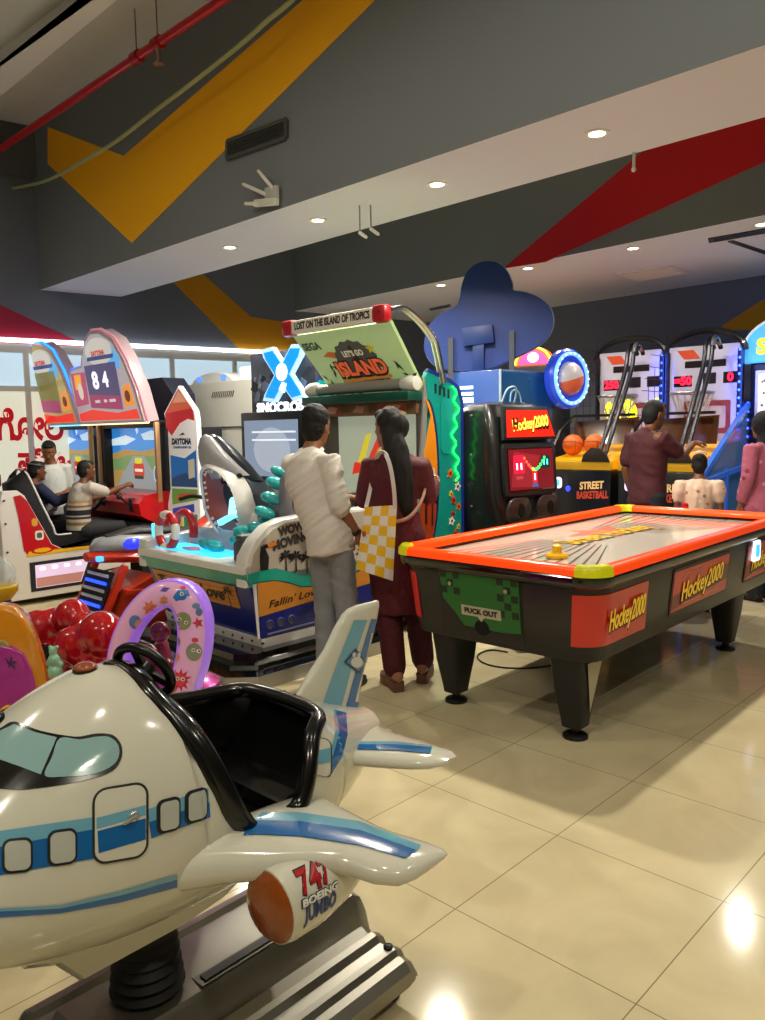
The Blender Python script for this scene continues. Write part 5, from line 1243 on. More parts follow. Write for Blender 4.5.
def blue_cabinet():
    t = thing('blue_game_cabinet', 'tall blue game cabinet, seen from behind, carrying the blue cloud shaped board', 'arcade game', (1.02, 6.72, 0), R(45))
    # local x along its right face (into the room), local y along its left face
    BL = M('#2d4f98', .35, coat=.2, var=.05); B2 = M('#0f4c86', .3, coat=.3)
    m = MB(); m.box((.40, .36, 1.0), (.80, .70, 2.0), None, .008); b = m.build('body', BL, t)
    m = MB(); m.box((.405, .0, 1.05), (.78, .012, 1.86)); b2 = m.build('right_face', B2, t, smooth=False)
    for z, e in ((1.86, 1.0), (1.805, 1.6), (1.75, 3.0)):
        m = MB(); m.box((-.004, .36, z), (.006, .15, .028 if e < 2 else .045)); m.build('light_slot', M('#cfe0ff', .3, emit=e), b, smooth=False)
    m = MB(); m.bar((.0, -.006, .02), (.0, -.006, 2.0), .014, .02); m.build('edge_trim', M('#b8c8e0', .3, metal=.5), t)
    m = MB(); m.tube(spline([(.13, -.012, 1.70), (.15, -.012, 1.80), (.22, -.012, 1.83), (.28, -.012, 1.78), (.30, -.012, 1.70)], 6), .007, 8); m.build('curl_print', M('#8ab4d8', .4), b2)
    # dark arm carrying the round sign with a half basketball in a ring of lights
    c = Vector((.96, .0, 1.93)); ax = Vector((.08, -1, .02)).normalized()
    m = MB(); m.prism([(.30, 1.62), (.80, 1.62), (1.0, 1.80), (.80, 1.98), (.45, 1.86)], (0, .05, 0), X, Z, .04, .006); m.build('sign_arm', M('#15184a', .35, coat=.3), t)
    ax = Vector((-.12, -.99, .03)).normalized(); c = Vector((.90, -.10, 1.94))
    m = MB(); m.lathe([(.0, -.05), (.26, -.05), (.275, -.03), (.275, .03), (.255, .05), (.20, .05), (.19, .02), (0, .02)], c, ax, 40); rs = m.build('round_sign', M('#2a48c8', .25, coat=.4, emit=.5), t)
    m = MB(); m.torus(c+ax*.055, ax, .228, .018, 44, 8); m.build('light_ring', M('#6fa8ff', .3, emit=1.5), rs)
    xx, yy = m.frame(ax)
    for k in range(22):
        a = 2*PI*k/22; m = MB(); m.ball(c+ax*.072+(xx*math.cos(a)+yy*math.sin(a))*.228, .010, 8, 6); m.build('light_bulb', M('#cfe2ff', .3, emit=1.8), rs)
    # half ball: upper part grey, lower part orange
    for (nm, col, a0, a1) in (('ball_lower', '#d0603a', 195, 375), ('ball_upper', '#b9b4b8', 15, 195)):
        m = MB(); rows = []
        for i in range(7):
            r_ = .155*math.cos(PI/2*i/6*.98); h = .03+.11*math.sin(PI/2*i/6)
            rows.append([c+ax*h+(xx*math.cos(R(a0+(a1-a0)*k/18))+yy*math.sin(R(a0+(a1-a0)*k/18)))*r_ for k in range(19)])
        m.loft(rows, closed=False, caps=False); m.build(nm, M(col, .35, emit=.15), rs)
    # cloud shaped board on steel posts, its plain back towards the viewer
    pl = t.matrix_world.copy(); bpy.context.view_layer.update(); inv = t.matrix_world.inverted()
    P0 = at(487, 330, 7.0); n = Vector((-.25, -.97, 0)).normalized()
    px = [(424, 345), (428, 327), (440, 314), (456, 306), (460, 296), (462, 284), (467, 272), (476, 264), (487, 261), (498, 263), (507, 271), (512, 283), (513, 290), (525, 292), (538, 297), (549, 306), (553, 317), (552, 328), (545, 340), (534, 348), (520, 355), (508, 361), (490, 368), (470, 371), (450, 370), (436, 366), (427, 357)]
    pts = spline([on_plane(x, y, P0, n) for (x, y) in px], 4, closed=True)
    m = MB(); a = m.verts([inv @ p for p in pts]); bk = m.verts([inv @ (p-n*.05) for p in pts]); k = len(pts)
    m.bm.faces.new(a); m.bm.faces.new(list(reversed(bk)))
    for i in range(k): m.bm.faces.new((a[i], bk[i], bk[(i+1) % k], a[(i+1) % k]))
    cb = m.build('cloud_board', M('#17327c', .45, var=.05), t, angle=30)
    m = MB(); lp = [inv @ (p-n*.052) for p in pts]; m.tube(lp, .008, 6, closed=True); m.build('board_edge', M('#9fb8e6', .3), cb)
    def pp(x, y, off): return inv @ (on_plane(x, y, P0, n)+n*off)
    for (x, y0, y1) in ((451, 338, 386), (512, 331, 386)):
        m = MB(); m.bar(pp(x, y0, .02), pp(x, y1, .02), .045, .02, up=inv.to_3x3() @ n); m.build('steel_post', M('#4a4d58', .45, metal=.5), t)
    m = MB(); m.bar(pp(479, 338, .03), pp(479, 372, .03), .10, .05, up=inv.to_3x3() @ n, bevel=.004); m.bar(pp(464, 338, .035), pp(494, 334, .035), .16, .06, up=inv.to_3x3() @ n, bevel=.004); m.build('hinge_block', M('#16306f', .45), t)
    m = MB(); m.bar(pp(479, 368, .02), pp(479, 388, .02), .09, .05, up=inv.to_3x3() @ n); m.build('post_socket', M('#3a3d46', .45, metal=.4), t)
    return t
blue_cabinet()

def glow_cabinet():
    t = thing('glowing_sign_cabinet', 'dark game cabinet with a small glowing orange and pink arch, behind the cloud board', 'arcade game', (1.80, 9.3, 0), R(-30))
    m = MB(); m.box((0, .35, 1.11), (.5, .7, 2.22), None, .01); m.build('body', M('#23262e', .5), t)
    m = MB(); arc = [(.24*math.cos(PI*k/20), .24*math.sin(PI*k/20)*.9) for k in range(21)]
    m.prism(arc, (0, .12, 2.23), X, Z, .10, .008); s = m.build('sign', M('#e86a1c', .3, emit=1.2), t)
    m = MB(); m.prism([(p[0]*.75, p[1]*.75) for p in arc], (0, .0175, 2.24), X, Z, .004); f_ = m.build('sign_face', M('#f04a8a', .3, emit=1.2), s, smooth=False)
    m = MB(); m.prism(ell(.07, .06, 20), (.0, .012, 2.32), X, Z, .004); m.build('sign_spot', M('#ffd8ec', .3, emit=1.6), f_, smooth=False)
    m = MB(); m.tube([Vector((p[0]*.9, .01, 2.24+p[1]*.9)) for p in arc], .014, 6); m.build('sign_tube', M('#ffc040', .3, emit=3), s)
    return t
glow_cabinet()

HOOP_RZ = R(-42); HD = 1.25
def hoop_machine(name, label, bx, by, digits, right_led=True):
    """origin at the middle of the front; board at y = 1.4"""
    c, s = math.cos(HOOP_RZ), math.sin(HOOP_RZ)
    ox = bx+s*HD; oy = by-c*HD
    t = thing(name, label, 'basketball game', (ox, oy, 0), HOOP_RZ)
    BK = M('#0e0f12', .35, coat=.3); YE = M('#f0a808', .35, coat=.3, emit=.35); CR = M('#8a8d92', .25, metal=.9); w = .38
    m = MB(); m.box((0, .30, .52), (2*w, .60, 1.04), None, .01); b = m.build('front_cabinet', BK, t)
    text('lettering', 'STREET', M('#e8b878', .4, emit=.5), b, (.17, -.004, .88), X+Vector((0, 0, .08)), Z, .075, .002, bold=.05, shear=.15, width=.28)
    text('lettering', 'BASKETBALL', M('#b8402c', .4, emit=.45), b, (.18, -.004, .78), X+Vector((0, 0, .06)), Z, .075, .002, bold=.05, shear=.1, width=.36)
    m = MB(); m.prism(rrect(.13, .12, .03), (-.24, .0, .90), X, Z, .012, .003); cr = m.build('card_reader', M('#d8c8ff', .3, emit=1.6), b)
    m = MB(); m.prism(rrect(.08, .07, .015), (-.24, -.0125, .90), X, Z, .003); m.build('reader_screen', M('#48b8c8', .3, emit=1.2), cr, smooth=False)
    m = MB(); m.ball((-.10, .0, .84), (.03, .01, .03), 10, 8); m.build('blue_lamp', M('#2030ff', .3, emit=4), b)
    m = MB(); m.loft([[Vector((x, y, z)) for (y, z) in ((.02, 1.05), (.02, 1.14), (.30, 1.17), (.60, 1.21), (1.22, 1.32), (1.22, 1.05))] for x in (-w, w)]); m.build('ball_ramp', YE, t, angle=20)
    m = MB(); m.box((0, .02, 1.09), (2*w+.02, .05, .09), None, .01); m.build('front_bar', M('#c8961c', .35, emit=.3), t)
    m = MB(); m.prism([(-.16, 0), (.16, 0), (.12, .08), (.05, .14), (-.05, .15), (-.13, .08)], (.22, .0, 1.13), X, Z, .03, .006); m.build('crest_plate', M('#2a2018', .6), t)
    m = MB(); m.prism([(-w, 0), (w, 0), (w, .30), (-w, .26)], (0, .62, 1.30), X, Vector((0, .25, 1)).normalized(), .015); m.build('lower_screen', M('#4a2c14', .15, coat=.6), t, smooth=False)
    # backboard wall
    m = MB(); m.box((0, HD+.03, 1.81), (2*w, .05, 1.10), None, .006); bb = m.build('backboard', M('#b9b4c2', .35, emit=.10), t)
    def bp(pts, o, col, e, k, nm='board_print'):
        m = MB(); m.prism(pts, (o[0], HD+.0045-.0007*k, o[1]-.14), X, Z, .0015); return m.build(nm, M(col, .35, emit=e), bb, smooth=False)
    bp([(-.14, 0), (.04, 0), (.12, -.10), (-.06, -.10)], (-.15, 2.46), '#c84a2a', .3, 1)
    d0 = bp(rrect(.44, .075, .006), (.02, 2.30), '#1a0a0c', 0, 1, 'display'); d1 = bp(rrect(.20, .12, .006), (-.22, 2.12), '#1a0a0c', 0, 1, 'display'); d2 = bp(rrect(.14, .12, .006), (.07, 2.14), '#221a20', 0, 1, 'display'); d3 = bp(rrect(.15, .12, .006), (.29, 2.14), '#1a0a0c', 0, 1, 'display')
    if digits[2]:
        for k in range(8):
            m = MB(); m.prism(rrect(.04, .045, .008), (-.165+.053*k, HD+.0035, 2.16), X, Z, .001); m.build('led_segment', M('#ff2030', .3, emit=4), d0, smooth=False)
    text('digit', digits[0], M('#ff1830', .3, emit=4.5), d1, (-.22, HD+.002, 1.98), X, Z, .085, .001, bold=.05)
    if digits[1]: text('digit', digits[1], M('#ff1830', .3, emit=4.5), d3, (.29, HD+.002, 2.00), X, Z, .085, .001, bold=.05)
    bp(rrect(.50, .36, .02), (.05, 1.72), '#8a3a40', .1, 1); bp(rrect(.40, .24, .02), (.05, 1.72), '#b8a8b0', .1, 2)
    if digits[2]:
        def tilt(pts, a, cx, cz): return [(p[0]*math.cos(a)-p[1]*math.sin(a)+cx, p[0]*math.sin(a)+p[1]*math.cos(a)+cz) for p in pts]
        YL = '#eaf018'
        for pts in (tilt(ell(.055, .10, 16), R(-8), -.25, 1.83), tilt(ell(.075, .125, 18), R(20), .02, 1.83), tilt([(-.03, -.07), (.03, -.06), (.05, .05), (.0, .08), (-.02, .03)], 0, .22, 1.84), tilt([(-.10, -.02), (-.04, .0), (.0, .03), (.10, .05), (.10, .08), (.0, .06), (-.06, .03)], 0, .30, 1.88), tilt([(-.04, -.05), (.03, -.06), (.04, .0), (.0, .05)], R(-20), -.12, 1.72)):
            bp(pts, (0, 0), YL, 1.6, 4, 'yellow_sign')
    # hoop and net
    m = MB(); m.torus((-.02, 1.0, 1.84), (0, 0, 1), .22, .012, 36, 8); m.bar((-.02, 1.21, 1.84), (-.02, 1.245, 1.84), .2, .06); hp = m.build('hoop', M('#9a9aa0', .3, metal=.7), t)
    m = MB()
    for k in range(16):
        a = 2*PI*k/16; b_ = a+.35
        m.cyl((-.02+.22*math.cos(a), 1.0+.22*math.sin(a), 1.83), (-.02+.13*math.cos(b_), 1.0+.13*math.sin(b_), 1.60), .004, n=5); b_ = a-.35
        m.cyl((-.02+.22*math.cos(a), 1.0+.22*math.sin(a), 1.83), (-.02+.13*math.cos(b_), 1.0+.13*math.sin(b_), 1.60), .004, n=5)
    o = m.build('net', M('#b8b0a8', .7), hp)
    # arched frame, leaning pipes, wire side fences
    m = MB(); m.tube([Vector(((w+.05)*math.cos(PI*k/20), HD+.02, 2.28+.24*math.sin(PI*k/20))) for k in range(21)], .035, 8); m.build('top_arch', BK, t)
    for sx in (-1, 1):
        m = MB(); m.bar(((w+.01)*sx, HD+.02, 0), ((w+.01)*sx, HD+.02, 2.30), .05, .07); m.build('rear_post', BK, t)
        if sx > 0:
            for dx in (0, .07):
                m = MB(); m.tube(spline([(.20+dx, .06, 1.14), (.19+dx, .40, 1.60), (.18+dx, .74, 2.08), (.17+dx, .84, 2.32), (.17+dx, .92, 2.40), (.17+dx, 1.02, 2.36), (.17+dx, 1.08, 2.30)], 6), .024, 10); m.build('leaning_pipe', M('#26272b', .3, metal=.6), t)
            m = MB(); m.tube(spline([(.24, .83, 2.30), (.24, .88, 2.385), (.24, .96, 2.40), (.24, 1.04, 2.34)], 6), .027, 10); m.build('pipe_elbow', CR, t)
    m = MB()
    for k in range(9):
        z = 1.35+.13*k; m.cyl((-w-.005, .25+.075*k, z), (-w-.005, 1.22, z), .004, n=5)
    for k in range(6):
        y = .4+.16*k; m.cyl((-w-.005, y, 1.28), (-w-.005, y, 1.3+(y-.2)*1.2), .004, n=5)
    m.build('wire_fence', M('#3a3a3e', .5, metal=.4), t)
    m = MB(); m.bar((-w+.02, .30, 1.45), (-w+.02, .62, 1.62), .03, .03); m.bar((-w+.02, .30, 1.46), (-w+.02, .03, 1.14), .03, .03); m.bar((-w+.02, .62, 1.62), (w-.02, .62, 1.62), .03, .03); m.build('guard_frame', BK, t)
    # blue light strip up the right post
    for k in range(12):
        m = MB(); m.ball((w+.01, HD-.025, 1.35+.085*k), (.014, .012, .014), 8, 6); m.build('blue_light', M('#2040ff', .3, emit=14), t)
    bpy.context.view_layer.update()
    return t
h1 = hoop_machine('hoop_machine', 'black and yellow basketball hoop machine with yellow letters glowing on its backboard', 2.91, 9.2, ('250', '', True))
h2 = hoop_machine('hoop_machine', 'basketball hoop machine whose display reads 50, beside the football game', 2.91+.847*math.cos(HOOP_RZ), 9.2+.847*math.sin(HOOP_RZ), ('=50', '0', False))
def basketball(loc, lab):
    t = thing('basketball', lab, 'ball', loc, 0, 'basketballs on the hoop machine ramps')
    m = MB(); m.ball((0, 0, .115), .115, 24, 16); m.build('ball_skin', M('#d8641a', .5, bump=.1, bscale=150), t)
    m = MB()
    for ax in ((1, 0, 0), (0, 1, 0), (.2, .3, 1)): m.torus((0, 0, .115), ax, .1152, .0022, 32, 5)
    m.build('ball_seams', M('#2a1408', .6), t)
for (h, x, y, lab) in ((h1, -.22, .32, 'left one of two orange basketballs at the yellow letters machine'), (h1, .03, .34, 'right one of two orange basketballs at the yellow letters machine'), (h2, -.05, .34, 'orange basketball on the ramp of the hoop machine reading 50')):
    zz = 1.17+(y-.30)/.30*.04+.012
    v = h.matrix_world @ Vector((x, y, zz)); basketball(v, lab)

def football_machine():
    t = thing('football_machine', 'football kicking game with a bright arched sign and blue caged lane', 'football game', (4.36, 8.10, 0), R(-42))
    BK = M('#15171c', .4); BLU = M('#3a6ac8', .3, coat=.3, emit=.25); w = .52
    m = MB(); m.box((0, .35, 1.08), (2*w, .7, 2.16), None, .01); m.build('body', BK, t)
    arch = [(-w-.06, 0)]+[((w+.06)*math.cos(PI-PI*k/18), .16+.34*math.sin(PI*k/18)) for k in range(19)]+[(w+.06, 0)]
    m = MB(); m.prism(arch, (0, .10, 2.14), X, Z, .14, .012); mq = m.build('marquee', M('#4aa8e8', .3, emit=1.0), t)
    m = MB(); m.prism([(p[0]*.93, .015+p[1]*.93) for p in arch], (0, -.0415, 2.14), X, Z, .003); mf = m.build('marquee_face', M('#58b4f0', .3, emit=.9), mq, smooth=False)
    m = MB(); m.tube([Vector((p[0], -.045, 2.14+p[1])) for p in arch], .012, 6); m.build('marquee_rim', M('#e8ecf0', .3, emit=.6), mq)
    for (s_, x) in (('S', -.40), ('C', -.02), ('C', .14), ('E', .29), ('R', .43)):
        text('lettering', s_, M('#f0e028', .3, emit=1.2), mf, (x, -.046, 2.30), X, Z, .15, .002, bold=.08)
    m = MB(); m.ball((-.21, -.05, 2.30), (.085, .02, .085), 18, 12); fb = m.build('ball_emblem', M('#e8eef2', .3, emit=.7), mf)
    for (dx, dz) in ((0, 0), (-.05, .04), (.05, .04), (-.03, -.055), (.04, -.05)):
        m = MB(); m.prism(ell(.022, .022, 5), (-.21+dx, -.069, 2.30+dz), X, Z, .002); m.build('emblem_patch', M('#2a3a5a', .4), fb, smooth=False)
    m = MB(); m.box((0, -.02, 1.78), (.92, .04, .56), None, .01); sf = m.build('screen_frame', M('#d8dade', .4), t)
    m = MB(); m.box((0, -.045, 1.78), (.84, .01, .48)); s = m.build('screen', M('#e4e4d4', .2, emit=1.0), sf, smooth=False)
    rng = random.Random(4)
    for k in range(70):
        m = MB(); m.prism(ell(.015, .018, 6), (rng.uniform(-.39, .39), -.0505-.0002*k, 1.78+rng.uniform(-.21, .21)), X, Z, .0002); m.build('crowd_dot', M(rng.choice(('#9a8a5a', '#6a7a9a', '#b8a04a', '#8a6a5a')), .4, emit=.3), s, smooth=False)
    for k, c in enumerate(('#c84a6a', '#d8e8f0', '#c84a6a')):
        m = MB(); m.prism(rrect(.26, .14, .02), (-.30+.30*k, -.004, 1.38), X, Z, .012); p = m.build('info_sign', M(c, .3, emit=.9), t, smooth=False)
        m = MB(); m.prism([(-.05, -.04), (.06, -.05), (.04, .0), (.07, .05), (-.02, .03)], (-.30+.30*k, -.0165, 1.38), X, Z, .002); m.build('sign_print', M(('#e8c070', '#58a0c0', '#e8c070')[k], .4, emit=.6), p, smooth=False)
    m = MB(); m.prism([(-.035, .10), (.035, .10), (.035, -.05), (0, -.11), (-.035, -.05)], (-.16, -.004, 1.16), X, Z, .01); m.build('arrow_sign', M('#1a78e0', .3, emit=1.6), t, smooth=False)
    # caged lane: blue side frames sloping down to the front, rails between them
    for sx in (-1, 1):
        x = w*sx
        m = MB()
        for (a, b) in (((-.05, 1.70), (-1.80, .78)), ((-1.80, .78), (-1.80, .02)), ((-.05, 1.05), (-1.3, .95)), ((-.05, .12), (-1.80, .12)), ((-.7, .12), (-.7, 1.05))): m.bar((x, a[0], a[1]), (x, b[0], b[1]), .05, .05)
        m.build('side_frame', BLU, t)
        m = MB(); m.prism([(-.07, 1.64), (-1.77, .76), (-1.77, .14), (-.07, .14)] if sx > 0 else [(.07, 1.64), (1.77, .76), (1.77, .14), (.07, .14)], (x-.004*sx, 0, 0), Y*sx, Z, .008); m.build('side_panel', M('#6f9cd8', .2, alpha=.7, coat=.3), t, smooth=False)
    m = MB()
    for z in (.16, .27, .38, .49, .60): m.bar((-w, -1.80, z), (w, -1.80, z), .03, .03)
    m.build('front_rails', M('#20242e', .35, metal=.5), t)
    m = MB(); m.box((0, -.92, .06), (2*w-.06, 1.70, .06)); m.build('lane_turf', M('#5aa878', .6, emit=.15), t, smooth=False)
    for k in range(9):
        m = MB(); m.ball((-w-.01, -.02, 1.0+.09*k), (.014, .014, .014), 8, 6); m.build('blue_light', M('#2040ff', .3, emit=12), t)
    return t
football_machine()
# ================================================================ SMALL RIDES AT THE LEFT
def red_ride():
    p = ground(70, 690, .42); Y0 = 3.35
    t = thing('red_lobed_ride', 'glossy red ride of big rounded lobes with a small mint green figure in front', 'kiddie ride', (at(75, 640, Y0).x, Y0, 0), R(-30))
    bpy.context.view_layer.update(); inv = t.matrix_world.inverted()
    RD = M('#b00c16', .08, coat=.9)
    m = MB()
    for (x, y, r, dy) in ((37, 628, 20, .20), (34, 646, 18, .22), (72, 616, 19, .20), (54, 622, 16, .24), (74, 645, 20, .0), (101, 634, 24, .0), (92, 654, 24, .03), (68, 662, 18, .06), (112, 655, 17, .06), (48, 652, 18, .20), (88, 674, 26, .06), (62, 684, 24, .12), (86, 628, 16, .12)):
        c = inv @ at(x, y, Y0+dy); m.ball(c, r*Y0/778, 20, 14)
    b = m.build('body', RD, t); remesh(b, .012, 4, .5)
    m = MB(); m.lathe([(.0, .0), (.30, .0), (.30, .10), (.26, .14), (.20, .16), (.12, .20), (.10, .44), (0, .44)], (0, .10, 0), n=32); m.build('pedestal', M('#7a0a12', .3, coat=.4), t)
    m = MB(); GR = M('#8fc4a0', .35, coat=.3)
    for (x, y, r) in ((55, 672, 8), (54, 660, 6.5), (53, 651, 4.5), (50, 647, 2.2), (57, 647, 2.2), (48, 663, 3), (61, 664, 3)):
        m.ball(inv @ at(x, y, Y0-.16), r*(Y0-.16)/778, 14, 10)
    g = m.build('green_figure', GR, t); remesh(g, .006, 2, .4)
    m = MB(); m.bar(inv @ at(55, 682, Y0-.16), inv @ at(62, 690, Y0-.02), .05, .04, bevel=.01); m.build('figure_mount', M('#1a1a1c', .5), t)
    m = MB(); m.box(inv @ at(45, 655, Y0+.10), (.16, .10, .08), None, .02); m.build('seat_pad', M('#121214', .5), t)
    return t
red_ride()

def ring_ride():
    Y0 = 2.85; P0 = at(160, 645, Y0); n = V((-.12, -.98, .12)).normalized()
    t = thing('pink_ring_ride', 'pink ride with a tall printed ring of sea creatures standing on a metallic pink base', 'kiddie ride', (P0.x+.10, P0.y+.06, 0), 0)
    bpy.context.view_layer.update(); inv = t.matrix_world.inverted()
    PK = M('#e0a8d0', .22, coat=.5, emit=.10); PU = M('#a070e8', .25, coat=.4, emit=.35)
    mid = [(119, 668), (122, 645), (132, 622), (148, 603), (168, 593), (186, 600), (194, 622), (193, 652), (186, 680), (176, 706), (160, 718), (136, 712), (122, 694)]
    wid = [.038, .038, .040, .045, .052, .060, .060, .057, .054, .050, .045, .04, .038]
    path = spline([on_plane(x, y, P0, n) for (x, y) in mid], 5, closed=True); N = len(path)
    ws = []
    for i in range(len(mid)):
        for q in range(5): ws.append(wid[i]+(wid[(i+1) % len(mid)]-wid[i])*q/5)
    def cross(i, prof):
        d = (path[(i+1) % N]-path[i-1]).normalized(); o_ = d.cross(n).normalized()
        return [inv @ (path[i]+o_*(a*ws[i])+n*b) for (a, b) in prof]
    prof = [(-1, -.05), (-.9, .03), (-.55, .048), (0, .054), (.55, .048), (.9, .03), (1, -.05), (.8, -.06), (-.8, -.06)]
    m = MB(); rows = [cross(i, prof) for i in range(N)]+[cross(0, prof)]; m.loft(rows, caps=False); bmesh.ops.remove_doubles(m.bm, verts=m.bm.verts, dist=1e-5); ring = m.build('ring_band', PK, t, angle=60)
    bv = bvh_world(ring)
    for sgn in (1,):
        m = MB(); pr = [(-1.03*s_, q) for s_, q in ((1, -.08), (1, .0), (.98, .025), (.95, .025), (.95, -.08))]
        pr = [(1.0, -.052), (1.03, -.04), (1.03, .0), (.96, .028), (.90, .033), (.92, .02), (.98, -.02), (.98, -.052)]
        for s2 in (1, -1):
            mm = MB(); rr_ = [cross(i, [(a*s2, b) for a, b in pr]) for i in range(N)]+[cross(0, [(a*s2, b) for a, b in pr])]; mm.loft(rr_, caps=False); mm.build('ring_edge', PU, ring, angle=60)
        m.bm.free()
    def pr_(pts, c, off=.0015, name='sea_print'): return decal(name, pts, bv, M(c, .3, coat=.3), ring, off, 3)
    def star(cx, cy, r, k=12, f=.55): return [(cx+r*(1 if q % 2 else f)*math.cos(2*PI*q/(2*k)), cy+r*(1 if q % 2 else f)*math.sin(2*PI*q/(2*k))) for q in range(2*k)]
    pr_(star(180, 680, 12, 11), '#d8283c'); pr_(ell(6, 6, 16, 180, 680), '#e84858', .0025)
    pr_(ell(8.5, 9, 18, 183, 621), '#8c9468'); pr_(ell(8, 9, 18, 194, 652), '#8f8f80'); pr_([(173, 597), (178, 590), (188, 590), (190, 596), (184, 600), (176, 601)], '#2f78c8'); pr_(star(198, 623, 6, 5, .45), '#c83a50')
    pr_(star(150, 608, 8, 7, .6), '#e0785a'); pr_(ell(6, 7, 14, 135, 622), '#5a7ac0'); pr_(ell(4.5, 5, 14, 139, 624), '#e0a070', .0025); pr_(star(164, 600, 5, 6, .6), '#d88a60'); pr_(ell(4, 3, 12, 196, 606), '#6a86b0'); pr_(ell(3.5, 4, 12, 199, 612), '#5f7c9a'); pr_(ell(4, 5, 12, 176, 657), '#e09050'); pr_(ell(3.5, 2.5, 12, 195, 640), '#d84050'); pr_([(160, 591), (164, 587), (170, 588), (166, 592)], '#6a5ab8'); pr_(ell(3, 2, 10, 183, 588), '#c83a3a'); pr_(ell(5, 4, 12, 172, 689), '#8c7a58')
    for (x, y) in ((180, 619), (186.5, 622.5), (193.5, 650), (198.5, 651), (178, 678.5), (183, 679), (182, 594)):
        pr_(ell(2.1, 2.1, 10, x, y), '#e8e4dc', .0035, 'print_eye'); pr_(ell(1, 1, 8, x+.2, y), '#141414', .0045, 'print_pupil')
    pr_([(175, 640), (178, 636), (181, 641), (179, 647), (176, 648)], '#7a8468')
    # metallic pink base with dark red knobs inside the ring
    m = MB(); c = inv @ at(190, 690, Y0+.16)
    m.lathe([(.0, .0), (.26, .0), (.26, .08), (.20, .12), (.16, .20), (.15, .36), (.155, .46), (.14, .52), (.08, .55), (0, .555)], (c.x-.02, c.y, 0), n=32); m.build('base', M('#c8389a', .2, metal=.5, coat=.5), t)
    for (x, y, r, d) in ((160, 632, 11, .10), (149, 655, 12, .12), (164, 668, 12, .14), (150, 680, 13, .16)):
        m = MB(); m.ball(inv @ at(x, y, Y0+d), r*Y0/778, 18, 12); m.build('knob', M('#6a1420', .18, coat=.6), t)
    m = MB(); m.bar(inv @ at(160, 640, Y0+.16), inv @ at(176, 700, Y0+.16), .07, .05, bevel=.02); m.build('backrest', M('#7a2440', .3, coat=.4), t)
    return t
ring_ride()

def orange_ride():
    Y0 = 2.5; P0 = at(15, 660, Y0); n = V((.36, -.92, .1)).normalized()
    t = thing('orange_ride', 'orange and magenta ride seat at the left edge with snowflakes and a yellow knob', 'kiddie ride', (P0.x-.05, P0.y+.1, 0), 0)
    bpy.context.view_layer.update(); inv = t.matrix_world.inverted()
    def shell(px, th, mat, name, off=0.0, par=None, bev=.02):
        pts = [on_plane(x, y, P0, n)+n*off for (x, y) in px]; m = MB()
        a = m.verts([inv @ p for p in pts]); b = m.verts([inv @ (p-n*th) for p in pts]); k = len(pts)
        fs = [m.bm.faces.new(a), m.bm.faces.new(list(reversed(b)))]+[m.bm.faces.new((a[i], b[i], b[(i+1) % k], a[(i+1) % k])) for i in range(k)]
        if bev:
            es = list(set(e for f in fs[:2] for e in f.edges)); bmesh.ops.bevel(m.bm, geom=es, offset=bev, segments=3, affect='EDGES', profile=.5)
        return m.build(name, mat, par or t, angle=40)
    ob = shell([(-60, 660), (-48, 628), (-28, 612), (0, 606), (14, 608), (26, 618), (35, 638), (43, 664), (48, 690), (50, 722), (50, 770), (-60, 770)], .16, M('#d88a18', .18, coat=.7), 'seat_shell')
    mg = shell([(-45, 672), (-35, 652), (-8, 643), (12, 645), (24, 652), (33, 672), (38, 694), (38, 765), (-45, 765)], .03, M('#a82c8a', .2, coat=.6), 'magenta_panel', .028, None, .012)
    bv = bvh_world(mg)
    for (x, y, r) in ((10, 663, 7), (-20, 690, 6)):
        m = MB(); loc, nn, _, _ = bv.ray_cast(CAM, ray(x, y))
        if loc is None: continue
        c = inv @ loc
        for q in range(3):
            a = PI*q/3+.2; d = V((math.cos(a), 0, math.sin(a)))*r*Y0/778; m.bar(c-d+n*.002, c+d+n*.002, .004, .003, up=n)
        m.build('snowflake_print', M('#3a2a5a', .4), mg)
    loc, nn, _, _ = bv.ray_cast(CAM, ray(8, 713))
    c = inv @ (loc if loc is not None else at(8, 713, Y0)); m = MB(); m.lathe([(.0, .035), (.018, .033), (.027, .022), (.027, .0)], c, n, 20); m.build('yellow_knob', M('#e0b414', .2, coat=.6), t)
    m = MB(); c = inv @ at(1, 648, Y0); m.lathe([(0, .006), (.026, .006), (.03, 0), (.03, -.01)], c+n*.03, n, 20); m.build('dial', M('#9c8a58', .3), ob)
    m = MB(); m.box((0, .02, .24), (.34, .30, .48), None, .03); m.build('base', M('#6a1c5a', .3, coat=.4), t)
    return t
orange_ride()

def bubble_ride():
    Y0 = 3.3; P0 = at(2, 578, Y0)
    t = thing('bubble_dome_ride', 'clear bubble dome with yellow rim on a blue post at the left edge', 'kiddie ride', (P0.x-.02, P0.y, 0), 0)
    z = P0.z; m = MB(); m.ball((0, 0, z), (.075, .075, .095), 24, 16); m.build('bubble', glass('#cfe0ea', .35), t)
    m = MB(); m.lathe([(.0, -.10), (.05, -.095), (.078, -.06), (.082, -.035), (.072, -.03), (.0, -.05)], (0, 0, z), n=28); m.build('yellow_rim', M('#d8b01c', .25, coat=.5), t)
    m = MB(); m.lathe([(.045, z-.24), (.05, z-.10), (.0, z-.09)], n=20); m.lathe([(0, 0), (.12, 0), (.12, .06), (.07, .10), (.045, .3), (.045, z-.24), (0, z-.24)], n=24); m.build('post', M('#1c3a8c', .3, coat=.4), t)
    m = MB(); m.lathe([(.047, z-.2), (.053, z-.19), (.053, z-.13), (.047, z-.12)], n=20); m.build('red_collar', M('#c01820', .3, coat=.4), t)
    return t
bubble_ride()
